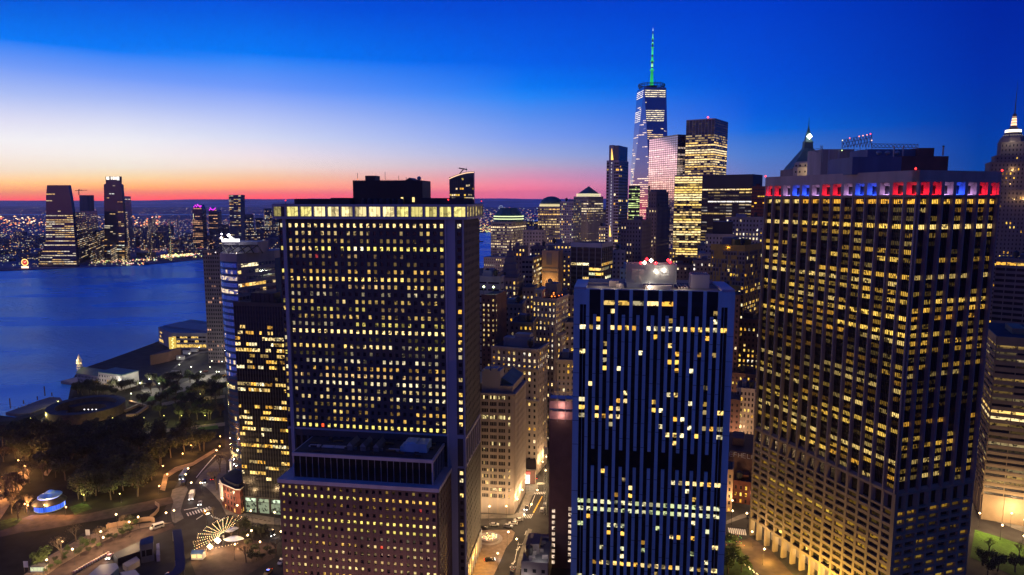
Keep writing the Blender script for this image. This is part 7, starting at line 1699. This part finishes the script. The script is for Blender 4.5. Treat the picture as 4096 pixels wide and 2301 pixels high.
# ------------------------------------------------------------------ fan of light strings with its white shell
fp = G(888, 2185)
b = Bld('light_fan', 'fan of bulb strings spreading from a bright white shell canopy on the plaza', 'light installation', tuple(fp), ['white_paint', 'blue_aluminium', 'black_metal'])
hub = A(895, 2177, fp.y - 1)
hub = Vector((fp.x + 1, fp.y, 5.5)); ends = []
for i in range(14):
    a_ = R(72 + i * 10.5); rr3 = 12.5 + (i % 2) * 1.0; z_ = 8.5 - 7.5 * (i / 13) ** 1.6; ends.append(Vector((fp.x + 1 + rr3 * math.cos(a_), fp.y + rr3 * math.sin(a_), z_)))
bul = MB()
for i, e_ in enumerate(ends):
    b.wall.bar(hub, e_, .06, 2)
    for k in range(2, 14): q = hub.lerp(e_, k / 13); bul.octa((q.x, q.y, q.z + .14), .21, 0, (4.5, 2.8, 1.2) if (k + i) % 5 else (2.0, 2.4, 1.0))
    if i % 2 and i < 13:
        for k in range(4): q = e_.lerp(ends[i + 1], k / 3); bul.octa((q.x, q.y, q.z + .2), .15, 0, (2.4, 1.6, .8))
b.wall.bar((hub.x, hub.y, 0), hub, .35, 2)
for k in range(12): t = k / 11; bul.octa((fp.x - 5 + 13 * t, fp.y - 8 + 6.5 * t, 2.2), .2, 0, (2.4, 1.6, .8)); bul.octa((fp.x - 5 + 5 * t, fp.y - 8 + 7 * t, 2.2 + 2 * t), .15, 0, (2.4, 1.6, .8))
b.finish(); b.part('bulb_string', bul, ['lamp_glow'])
sh = MB()
nu = 10
for (cx2, cy2, L2, W2_, H2, dr) in ((hub.x + 5.5, hub.y - 2, 8, 2.6, 4.2, -8), (hub.x + 3.0, hub.y + 2.2, 5, 2.0, 6.5, 20)):
    for i in range(nu):
        for j in range(6):
            def sp_(u_, v_):
                u_, v_ = u_ / nu, v_ / 6; w2 = W2_ * math.sin(math.pi * min(max(u_, .02), .98)) ** .7; x = (u_ - .5) * 2 * L2 * .62; y = (v_ - .5) * 2 * w2; z = H2 + 1.3 * (1 - ((v_ - .5) * 2) ** 2) * math.sin(math.pi * u_) + u_ * .8
                c_, s_ = math.cos(R(dr)), math.sin(R(dr)); return (cx2 + x * c_ - y * s_, cy2 + x * s_ + y * c_, z)
            sh.face([sp_(i, j), sp_(i + 1, j), sp_(i + 1, j + 1), sp_(i, j + 1)])
b.part('shell_canopy', sh, ['white_paint'])
bl = MB(); glow(bl, (hub.x - 2.2, hub.y - 1.5, 3.6), 1.7, (9, 6.5, 4)); glow(bl, (hub.x - 4.5, hub.y - 4.5, 2.2), 1.5, (8, 5.4, 2.6)); b.part('floodlight', bl, ['lamp_glow'])
lights_def += [(hub.x - 2, hub.y - 4, 4.5, 6500, (1, .70, .34)), (hub.x - 6, hub.y - 7, 3.5, 4500, (1, .60, .22)), (hub.x + 9, hub.y - 3, 3.5, 2600, (1, .55, .2)), (hub.x + 6, hub.y - 5, 8.5, 300, (.8, .85, 1))]
p = G(788, 2240); b = Bld('ticket_booth', 'white two-gabled booth with a glowing counter left of the fan of lights', 'booth', tuple(p), ['white_paint', 'blue_aluminium'])
for k in (0, 1):
    x = p.x - 2.6 + k * 2.7; b.wall.bx(x, x + 2.5, p.y, p.y + 3, 0, 2.8, 0); b.wall.face([(x - .1, p.y - .2, 2.81), (x + 2.6, p.y - .2, 2.81), (x + 2.6, p.y + 1.5, 4), (x - .1, p.y + 1.5, 4)], 1); b.wall.face([(x - .1, p.y + 1.5, 4), (x + 2.6, p.y + 1.5, 4), (x + 2.6, p.y + 3.2, 2.81), (x - .1, p.y + 3.2, 2.81)], 1)
    m_ = MB(); m_.bx(x + .3, x + 2.2, p.y - .1, p.y - .03, 1.0, 2.3, 0, (1.6, 1.1, .4)); m_.build('counter_window', ['lamp_glow'], b.root)
b.finish(); lights_def.append((p.x, p.y - 3, 2.5, 700, (1, .65, .25)))
# curved dark blue bus canopy
P('canopy_blue', (.02, .035, .10), .95, spec=.1)
cp = [(690, 2120), (726, 2116), (735, 2180), (741, 2250), (738, 2275), (722, 2292), (700, 2302), (660, 2325), (612, 2325), (660, 2298), (690, 2283), (702, 2262), (701, 2240), (697, 2180)]
b = Bld('canopy', 'long dark blue curved canopy roof ending in a hook beside the plaza', 'canopy', (G(715, 2200).x, G(715, 2200).y, 0), ['canopy_blue', 'steel'])
pl5 = [(G(x, y, 5).x, G(x, y, 5).y) for x, y in cp]; b.wall.prism(pl5, 4.6, 5.0, 0)
for k in (0, 2, 4, 7, 10, 12): x, y = pl5[k]; mx, my = sum(q[0] for q in pl5) / 14, sum(q[1] for q in pl5) / 14; b.wall.bar((x + .04 * (mx - x), y + .04 * (my - y), 0), (x + .04 * (mx - x), y + .04 * (my - y), 4.6), .12, 1)
b.finish()
# fountain plaza disc and dark statue post
fd = G(*c3(190, 1100)); b = Bld('fountain', 'round sunken fountain basin shining white-gold on the plaza beside the slab tower', 'fountain', tuple(fd), ['stone', 'concrete'])
rf_ = 4.6; Cc(fd, rf_ - .5, rf_, 0, 1.3, b.wall, 0); b.wall.lathe((fd.x, fd.y, 0), [(rf_ + 1.5, 0), (rf_ + 1.5, .25), (rf_ - .2, .25)], 32, 0)
b.finish(); fg = MB(); fr2 = random.Random(1)
for _ in range(60): a_, r_ = fr2.uniform(0, 6.28), (rf_ - 1) * fr2.random() ** .5; fg.octa((fd.x + r_ * math.cos(a_), fd.y + r_ * math.sin(a_), .9 + fr2.random() * .6), fr2.uniform(.12, .42), 0, tuple(v * fr2.uniform(.8, 2.2) for v in (1.6, 1.1, .55)))
b.part('water_jet', fg, ['lamp_glow']); lights_def.append((fd.x, fd.y, 3.0, 900, (1, .75, .38)))
for (x, y) in (G(*c3(20, 1400)).xy, G(*c3(120, 1330)).xy, G(*c3(60, 1500)).xy): lights_def.append((x, y, 5.5, 2600, (1, .50, .07)))
# shop on the corner of the canyon
g = G(*c3(535, 575)); b = Bld('corner_shop', 'two-storey corner shop with blazing white and red windows in the canyon street', 'shop', tuple(g), ['brown_brick', 'black_metal'])
b.wall.bx(g.x - .5, g.x + 5.5, g.y + .3, g.y + 20, 0, 8.5, 0); b.wall.bx(g.x - 1, g.x + 6.2, g.y - .3, g.y + 20, 8.5, 9.1, 1); b.finish()
m_ = MB(); m_.bx(g.x - .4, g.x + 2.4, g.y + .1, g.y + .25, .5, 5.6, 0, (2.2, 1.9, 1.5)); m_.build('shop_window', ['lamp_glow'], b.root); m_ = MB(); m_.bx(g.x + .3, g.x + 2.6, g.y + .0, g.y + .2, 5.9, 7.4, 0, (1.6, .1, .08)); m_.build('shop_sign', ['lamp_glow'], b.root)
for k in range(4): m_ = MB(); m_.bx(g.x + 5.55, g.x + 5.65, g.y + 1.5 + k * 4.4, g.y + 5 + k * 4.4, .5, 6.2, 0, (1.6, 1.1, .55)); m_.build('shop_window', ['lamp_glow'], b.root)
lights_def += [(g.x + 9, g.y + 4, 5, 3800, (1, .72, .34)), (g.x + 2, g.y - 4, 4, 900, (1, .8, .55))]

# ------------------------------------------------------------------ vehicles
P('car_white', (.55, .53, .50), .35, noise=.05, nscale=.8); P('car_dark', (.02, .02, .025), .25); P('car_silver', (.25, .25, .27), .3, metal=.4); P('taxi_yellow', (.55, .30, .02), .35); P('tyre', (.02, .02, .02), .8); P('bus_blue', (.05, .10, .22), .4)
def vehicle(px, py, tx, ty, mat, label, kind='car', head=1, tail=0, hazard=None):
    p = G(px, py); q = G(tx, ty); ang = math.atan2(q.y - p.y, q.x - p.x)
    L_, W2, H = {'car': (4.6, 1.85, 1.45), 'van': (6.2, 2.1, 2.6), 'bus': (12.2, 2.6, 3.1), 'truck': (7.5, 2.4, 3.0)}[kind]
    t = root({'car': 'parked_car' if not (head or tail) else 'car', 'van': 'van', 'bus': 'bus', 'truck': 'truck'}[kind], label, kind, (p.x, p.y, .1)); t.rotation_euler = (0, 0, ang)
    O = Vector((p.x, p.y, .1)); hw = W2 / 2
    def ext(mb, prof, y0, y1, mi=0):
        a = [O + Vector((x, y0, z)) for x, z in prof]; c = [O + Vector((x, y1, z)) for x, z in prof]; n = len(prof)
        for i in range(n): mb.face([a[i], a[(i+1) % n], c[(i+1) % n], c[i]], mi)
        mb.face(a[::-1], mi); mb.face(c, mi)
    bd = MB(); gl = MB()
    if kind == 'car':
        ext(bd, [(-2.3, .35), (-2.3, .85), (-2.1, 1.0), (1.0, .95), (2.2, .78), (2.3, .55), (2.3, .3)], -hw, hw); ext(bd, [(-1.55, 1.36), (-1.2, 1.44), (.1, 1.44), (.35, 1.38)], -hw + .18, hw - .18)
        ext(gl, [(-2.0, .98), (-1.55, 1.36), (.35, 1.38), (1.05, .95)], -hw + .14, hw - .14)
    elif kind == 'van':
        ext(bd, [(-3.1, .4), (-3.1, 2.5), (1.6, 2.6), (2.3, 1.4), (3.1, 1.1), (3.1, .4)], -hw, hw); gl.bx(O.x - 2.6, O.x + 1.3, O.y - hw - .02, O.y + hw + .02, O.z + 1.4, O.z + 2.2); ext(gl, [(1.7, 2.46), (2.33, 1.46), (2.28, 1.42), (1.66, 2.4)], -hw + .15, hw - .15)
    elif kind == 'bus':
        ext(bd, [(-6.1, .4), (-6.1, 2.9), (-5.8, 3.1), (5.8, 3.1), (6.1, 2.8), (6.1, .4)], -hw, hw); gl.bx(O.x - 5.7, O.x + 5.8, O.y - hw - .02, O.y + hw + .02, O.z + 1.3, O.z + 2.4); gl.bx(O.x + 6.1, O.x + 6.13, O.y - hw + .15, O.y + hw - .15, O.z + 1.1, O.z + 2.7); bd.bx(O.x - 4, O.x - 1, O.y - .8, O.y + .8, O.z + 3.1, O.z + 3.35)
    else:
        ext(bd, [(-3.7, .8), (-3.7, 3.1), (1.6, 3.1), (1.6, .8)], -hw, hw); ext(bd, [(1.7, .5), (1.7, 2.3), (2.9, 2.3), (3.5, 1.4), (3.7, .5)], -hw + .1, hw - .1); ext(gl, [(2.92, 2.2), (3.45, 1.45), (3.4, 1.4), (2.88, 2.15)], -hw + .2, hw - .2)
    bd.build('body', [mat], t); gl.build('window', ['black_glass'], t)
    wr_ = .34 if kind == 'car' else .45; wx = L_ * .3
    for sx in (-wx, wx):
        for sy in (-hw + .08, hw - .08):
            w_ = MB(); n = 10
            for i in range(n):
                a0, a1 = 2 * math.pi * i / n, 2 * math.pi * (i + 1) / n; c0, s0, c1, s1 = math.cos(a0) * wr_, math.sin(a0) * wr_, math.cos(a1) * wr_, math.sin(a1) * wr_
                y0, y1 = O.y + sy - .11, O.y + sy + .11
                w_.face([(O.x + sx + c0, y0, O.z + wr_ + s0 - .1), (O.x + sx + c1, y0, O.z + wr_ + s1 - .1), (O.x + sx + c1, y1, O.z + wr_ + s1 - .1), (O.x + sx + c0, y1, O.z + wr_ + s0 - .1)])
                for yy in (y0, y1): w_.face([(O.x + sx, yy, O.z + wr_ - .1), (O.x + sx + c0, yy, O.z + wr_ + s0 - .1), (O.x + sx + c1, yy, O.z + wr_ + s1 - .1)])
            w_.build('wheel', ['tyre'], t)
    for sy in (-hw * .72, hw * .72):
        h = MB(); h.bx(O.x + L_ / 2 - .05, O.x + L_ / 2 + .06, O.y + sy - .24, O.y + sy + .24, O.z + .52, O.z + .82, 0, (9, 8.5, 8) if head else (.1, .1, .1)); h.build('headlight', ['lamp_glow'], t)
        h = MB(); h.bx(O.x - L_ / 2 - .06, O.x - L_ / 2 + .05, O.y + sy - .22, O.y + sy + .22, O.z + .65, O.z + .9, 0, (4, .08, .05) if tail or head else (.1, .01, .01)); h.build('tail_light', ['lamp_glow'], t)
    if hazard:
        h = MB(); h.bx(O.x - .3, O.x + .1, O.y - .6, O.y + .6, O.z + H, O.z + H + .18, 0, hazard); h.build('light_bar', ['lamp_glow'], t)
    if head: lights_def.append((p.x + math.cos(ang) * (L_ / 2 + 2.2), p.y + math.sin(ang) * (L_ / 2 + 2.2), .9, 130, (1, .95, .88)))
    return t
V = vehicle
V(738, 1906, 724, 1925, 'bus_blue', 'bus with two blazing headlights coming down the road from the park corner', 'bus', 1)
V(818, 1930, 806, 1960, 'car_dark', 'dark car with bright headlights approaching the junction from the curve', 'car', 1)
V(852, 1918, 866, 1898, 'car_dark', 'dark car driving away with red tail lights beside the curved tower', 'car', 0, 1)
V(768, 1992, 752, 2035, 'car_white', 'white delivery truck queuing on the left of the junction', 'truck', 1)
V(800, 2018, 794, 2045, 'car_silver', 'silver car with white headlights waiting at the zebra crossing', 'car', 1)
V(824, 2056, 838, 2066, 'taxi_yellow', 'taxi with an amber roof light crossing the zebra crossing', 'car', 1, hazard=(2.4, 1.0, .1))
V(918, 2074, 895, 2066, 'car_dark', 'black saloon parked across from the red row house', 'car', 0, 1)
V(1058, 2135, 1096, 2150, 'car_dark', 'long dark bus with sparkling red and white lights beside the purple-brown block', 'bus', 1, 1)
V(628, 2115, 606, 2122, 'car_white', 'white minibus parked at the kerb of the park road', 'van', 0)
V(736, 1940, 742, 1925, 'car_dark', 'dark van in the shadow of the park corner', 'van', 0)
V(1124, 2252, 1112, 2270, 'car_white', 'white car at the kerb of the lower right slip road', 'car', 0)
V(1072, 2294, 1060, 2306, 'taxi_yellow', 'patrol-like car with a blue roof light on the lower slip road', 'car', 0, 1, hazard=(.6, .8, 4))
V(438, 2232, 425, 2250, 'car_white', 'emergency car with red and white flashers on the lower park road', 'car', 1, hazard=(4, .3, .5))
V(668, 2310, 655, 2322, 'car_white', 'pale car glowing red behind, at the hooked end of the canopy', 'car', 0, 1)
for (x, y), (x2, y2), m_, lab, k in ((c3(235, 972), c3(300, 972), 'car_white', 'white estate car leftmost of the group crossing the junction', 'car'), (c3(415, 958), c3(360, 956), 'car_white', 'white saloon in the middle of the junction group', 'car'), (c3(466, 925), c3(410, 930), 'car_white', 'white people carrier highest of the junction group', 'car'), (c3(368, 986), c3(420, 992), 'car_silver', 'silver saloon lowest of the junction group', 'car'), (c3(125, 996), c3(180, 998), 'car_dark', 'dark taxi half hidden by the slab tower at the junction', 'car'),
                                      (c3(543, 812), c3(525, 850), 'car_dark', 'black car with white headlights coming down the canyon street', 'car'), (c3(692, 830), c3(704, 790), 'car_silver', 'silver car parked on the right of the canyon street', 'car'), (c3(720, 780), c3(728, 745), 'car_silver', 'grey car parked farther up the right of the canyon street', 'car'), (c3(636, 515), c3(645, 480), 'car_dark', 'dark car with red tail lights by the corner shop', 'car'), (c3(190, 1310), c3(240, 1306), 'car_dark', 'dark cart with a dazzling white headlight on the orange-lit plaza', 'car'), (c3(402, 1440), c3(396, 1475), 'car_dark', 'dark car with a red light at the bottom of the fountain street', 'car')):
    V(x, y, x2, y2, m_, lab, k, 1 if ('headlight' in lab) else 0, 1 if 'red' in lab else 0)
V(3002, 2068, 2986, 2074, 'car_dark', 'black car parked by the brick row left of the waffle-based tower', 'car', 0)
V(4030, 2085, 4050, 2092, 'car_white', 'white bus-like van passing the striped building at the right', 'van', 0, 1)
for x, y, lab in ((900, 1505, 'yellow taxi on the quay plaza'), (760, 1508, 'first parked car on the quay plaza, nearest the road bend'), (738, 1510, 'second parked car on the quay plaza, left of the first'), (822, 1488, 'red car in the middle of the quay plaza')):
    V(x, y, x + 12, y - 3, 'taxi_yellow' if 'yellow' in lab else 'red_brick' if 'red car' in lab else 'car_silver', lab, 'car', 0)
# works yard by the bottom road: container tower and tents
def blk(name, label, cat, pts, z, mats, extra=None):
    q = [(G(x, y, z).x, G(x, y, z).y) for x, y in pts]; cx4 = sum(a for a, _ in q) / len(q); cy4 = sum(c for _, c in q) / len(q)
    b = Bld(name, label, cat, (cx4, cy4, 0), mats); b.wall.prism(q, 0, z, 0)
    if extra: extra(b, q)
    b.finish(); return b
def hut(b, q):
    a, c = Vector(q[3]), Vector(q[2]); U = (c - a).normalized(); n = Vector((U.y, -U.x)); l = (c - a).length
    if n.y > 0: n = -n
    b.wall.box((*(a + U * .5 + n * .02), 3.0), (*(U * (l * .25)), 0), (*(n * .08), 0), (0, 0, 2.8), 1); b.wall.box((*(a + U * (l * .42) + n * .02), 3.0), (*(U * (l * .45)), 0), (*(n * .08), 0), (0, 0, 2.8), 1)
blk('site_hut', 'tall grey site hut with two black windows beside the curved canopy', 'hut', [(560, 2158), (612, 2142), (613, 2172), (560, 2182)], 8.5, ['roof_grey', 'black_glass'], hut)
blk('container', 'small pale blue container standing between hut and canopy', 'container', [(625, 2176), (637, 2172), (639, 2196), (626, 2198)], 3, ['pale_metal'])
blk('container', 'pinkish white container below the pale blue one', 'container', [(626, 2200), (638, 2198), (639, 2220), (625, 2222)], 3, ['light_trim'])
blk('tent', 'long dark blue flat-topped tent at the bottom of the works yard', 'tent', [(330, 2320), (400, 2260), (465, 2252), (475, 2270), (420, 2320)], 4.5, ['bus_blue'])
blk('tent', 'second dark blue tent right of the long one', 'tent', [(480, 2290), (540, 2278), (560, 2300), (500, 2315)], 4, ['bus_blue'])
blk('stage_deck', 'dark truck bed stacked with gear above the long blue tent', 'platform', [(452, 2215), (560, 2165), (560, 2205), (470, 2235)], 3.5, ['black_metal'])
blk('tent', 'pale lit tarpaulin heap in the works yard', 'tent', [(490, 2255), (545, 2225), (560, 2240), (510, 2270)], 2.6, ['concrete'])
fb = MB()
for k in range(30): t = k / 29; p = G(290 + t * 140, 2296 - t * 78); fb.bx(p.x, p.x + .9, p.y, p.y + .3, .1, 1.2, k % 2)
p = G(360, 2257); tag(fb.build('barrier', ['red_tarp', 'white_paint'], None, (p.x, p.y, 0)), 'line of red and white plastic barriers along the works yard', 'barrier')
# ------------------------------------------------------------------ street lamps
def lamp_proto(h, col, r_):
    t = root('street_lamp', 'street lamp', 'street lamp', (0, -950, 0)); m = MB(); m.lathe((0, -950, 0), [(.16, 0), (.16, .6), (.08, .7), (.06, h)], 8); m.bar((0, -950, h), (.5, -950, h + .1), .05); m.build('pole', ['black_metal'], t)
    g = MB(); g.octa((.5, -950, h + .05), r_, 0, col); g.build('lantern', ['lamp_glow'], t); return t
LPK = {'o': (lamp_proto(4.6, (7, 2.8, .7), .5), (1, .48, .14)), 'w': (lamp_proto(7.5, (8, 5.0, 2.2), .55), (1, .64, .30)), 'c': (lamp_proto(7.5, (6, 6, 4.2), .5), (1, .94, .70)), 'g': (lamp_proto(5, (4, 3.6, .8), .36), (.95, .9, .25))}
lused = set()
def lamp(px, py, k, e, label, group=None, h=None):
    p = G(px, py); pr, c = LPK[k]
    if k not in lused:
        lused.add(k); o = pr; o.location = p; o['label'] = label; o.rotation_euler = (0, 0, rnd.uniform(0, 6))
        if group: o['group'] = group
    else:
        o = copytree(pr, p, rnd.uniform(0, 6), label, group)
        if not group and 'group' in o: del o['group']
    hh = {'o': 5.4, 'w': 8.3, 'c': 8.3, 'g': 5.8}[k]
    if e: lights_def.append((p.x, p.y - .3, hh, e * (4.5 if k == 'o' else 2.2 if k == 'c' else 1.0 if px < 1200 else 1.25), c))
for x, y in ((12, 1937), (96, 1895), (104, 1894), (72, 1872), (118, 1810), (62, 1958), (0, 2000), (86, 1800), (210, 1780), (112, 2058), (98, 2052), (185, 2055), (264, 2065)):
    lamp(x, y, 'o', 1500, 'small orange lamp on the left park paths', 'small orange lamps on the left park paths')
for x, y in ((635, 1978), (668, 1930), (650, 1895), (730, 1845), (765, 1812), (880, 1815), (884, 1772)):
    lamp(x, y, 'o', 1100, 'orange lamp on the path beside the park corner road', 'orange lamps on the path beside the park corner road')
for x, y in ((336, 2018), (485, 2012), (575, 1700), (452, 1700), (655, 1690), (820, 1690), (725, 1690), (845, 1560), (805, 1600), (560, 1695)):
    lamp(x, y, 'g', 2200, 'yellow-green park lamp by dark grass', 'yellow-green park lamps by dark grass')
for x, y, e in ((565, 1568, 3200), (470, 1560, 1500), (524, 1612, 900), (805, 1520, 4200), (768, 1500, 2200), (870, 1520, 1600), (720, 1490, 1400), (760, 1445, 1200), (800, 1418, 1200), (722, 1460, 900), (840, 1500, 1400), (890, 1478, 1400), (850, 1475, 1200), (880, 1520, 1200), (700, 1530, 1500), (640, 1570, 1600), (600, 1552, 1400)):
    lamp(x, y, 'c', e, 'white lamp of the quay plaza and road bend', 'white lamps of the quay plaza and road bend')
for x, y, e, in ((742, 1950, 1500), (765, 1985, 2200), (752, 1925, 1200), (826, 2100, 3000), (832, 2115, 2400), (888, 2050, 2600), (948, 2080, 2600), (700, 2098, 1500), (668, 2108, 1800), (1010, 2100, 3200), (1100, 2110, 3200), (880, 1990, 1800), (868, 1850, 1500), (808, 1985, 1500), (990, 2205, 1800), (1012, 2185, 1600), (1125, 2190, 1500), (940, 2240, 1500), (1040, 2230, 1200)):
    lamp(x, y, 'w', e, 'warm lamp of the road junction left of the slab tower', 'warm lamps of the road junction left of the slab tower')
for x, y, e in ((300, 2262, 2600), (415, 2215, 2600), (190, 2305, 2200), (520, 2150, 2400), (408, 2190, 1400), (250, 2230, 900), (470, 2118, 1500), (560, 2128, 1600)):
    lamp(x, y, 'w', e * 2.6, 'warm lamp along the lower park road', 'warm lamps along the lower park road')
for x, y, e in ((c3(465, 850) + (4200,)), (c3(500, 760) + (4200,)), (c3(560, 640) + (4200,)), (c3(720, 560) + (3400,)), (c3(350, 925) + (3400,)), (c3(180, 925) + (3400,)), (c3(20, 925) + (4200,)), (c3(640, 760) + (3400,)), (c3(360, 1180) + (3600,)), (c3(270, 1400) + (3600,)), (c3(520, 1010) + (3600,)), (c3(600, 900) + (4200,)), (c3(460, 1250) + (2600,)), (c3(700, 470) + (4200,)), (c3(740, 420) + (4200,))):
    lamp(x, y, 'w', e, 'warm lamp of the canyon street and fountain plaza', 'warm lamps of the canyon street and fountain plaza')
for x, y, e in ((2985, 2110, 3600), (2925, 2100, 2200), (3010, 2190, 2400), (2930, 2060, 2600), (3050, 2260, 2400)):
    lamp(x, y, 'w', e, 'warm lamp on the square left of the waffle-based tower', 'warm lamps on the square left of the waffle-based tower')
for x, y, e in ((3960, 2050, 4200), (4040, 2110, 5600), (3915, 2110, 3400), (4090, 2140, 5600), (4000, 2160, 4500), (4085, 2205, 4000)):
    lamp(x, y, 'w', e, 'warm lamp on the street beside the bright lawn', 'warm lamps on the street beside the bright lawn')
# candles along the walk at the foot of the striped tower
cd = MB()
for k in range(18): t = k / 17; p = G(2940 + t * 90 + 3 * math.sin(k * 2), 2232 + t * 75); cd.octa((p.x, p.y, .9), .28 * (1.4 if k % 4 == 0 else 1), 0, (3, 2.0, .8)); cd.bar((p.x, p.y, .1), (p.x, p.y, .7), .05)
p = G(2980, 2265); tag(cd.build('candle_lights', ['lamp_glow'], None, (p.x, p.y, 0)), 'string of small candle-like lights along the tree-lined walk', 'lights', None, 'stuff')
for x, y in ((2950, 2245), (3000, 2285), (2925, 2215)): q = G(x, y); lights_def.append((q.x, q.y, 2.5, 500, (1, .85, .35)))
sl = MB(); q0 = G(2925, 2195)
for k in range(26): sl.octa((q0.x + rnd.uniform(-4, 5), q0.y + rnd.uniform(-4, 3), rnd.uniform(2, 8)), .14, 0, rnd.choice(((.3, 2, .5), (2, .4, .2), (1.8, 1.5, .4))))
tag(sl.build('string_lights', ['lamp_glow'], None, (q0.x, q0.y, 0)), 'coloured string lights sprinkled in the tree by the striped tower', 'lights', None, 'stuff')

# lamps added out of view to throw warm light on the low block
for k in range(5): 
    x_, y_ = -100 + k * 19, 232 - k * 2.6; o = copytree(LPK['w'][0], (x_, y_, 0), k, 'added unseen lamp that warms the front of the purple-brown block', 'added unseen lamps that warm the front of the purple-brown block'); lights_def.append((x_, y_, 8.3, 6000, (1, .56, .40)))

for k, (px, Y, e) in enumerate(((2090, 430, 6000), (2125, 520, 8000), (2160, 640, 12000), (2215, 470, 7000), (2120, 720, 14000), (2290, 680, 14000), (2380, 760, 14000), (2450, 660, 12000), (2560, 560, 9000), (2700, 640, 14000), (2770, 760, 16000), (2830, 520, 9000), (2900, 430, 7000), (2980, 400, 6000), (3040, 560, 9000), (1990, 470, 7000), (1950, 600, 9000), (2230, 900, 20000), (2020, 880, 20000), (2420, 1000, 24000), (3950, 360, 8000), (4060, 480, 12000))):  # unseen lamps added for a warm glow up the building bases
    x_ = kx(px, 1150) * Y; o = copytree(LPK['w'][0], (x_, Y, 0), k, 'warm lamp added unseen between the downtown towers to light their bases', 'warm lamps added unseen between the downtown towers to light their bases'); lights_def.append((x_, Y, 8.3, e * 5.5, (1, .60, .30)))

for x, y, lab in ((185, 1690, 'yellow lamp at the near left edge of the ring-shaped fort'), (232, 1632, 'yellow lamp on the shore side of the ring-shaped fort'), (125, 1702, 'yellow lamp by the works near the jetty root')):
    lamp(x, y, 'g', 3600, lab)
# ------------------------------------------------------------------ lamps' own light
def plight(name, p, e, c, r=.4):
    d = bpy.data.lights.new(name, 'POINT'); d.energy = e; d.color = c; d.shadow_soft_size = r
    o = bpy.data.objects.new(name, d); COL.objects.link(o); o.location = p; return o
for (x, y, z, e, c) in lights_def: plight('lamp_light', (x, y, z), e, c)
for (p, c, _q) in crown_lights: plight('crown_light', p, 650 if c[0] > .9 else 300 if c[0] > .5 else 1100, c, .3)

# ------------------------------------------------------------------ the air
if True:
    hz_ = MB(); hz_.bx(-23000, 23000, -700, 27000, -5.5, 470)
    hm_ = bpy.data.materials.new('haze'); hm_.use_nodes = True; t = hm_.node_tree; t.nodes.clear()
    pv = t.nodes.new('ShaderNodeVolumePrincipled'); pv.inputs['Color'].default_value = (.85, .72, 1.0, 1); pv.inputs['Density'].default_value = 3.0e-5; pv.inputs['Anisotropy'].default_value = .7
    mo = t.nodes.new('ShaderNodeOutputMaterial'); t.links.new(pv.outputs[0], mo.inputs['Volume']); MATS['haze'] = hm_
    o = hz_.build('haze', ['haze']); o['kind'] = 'stuff'
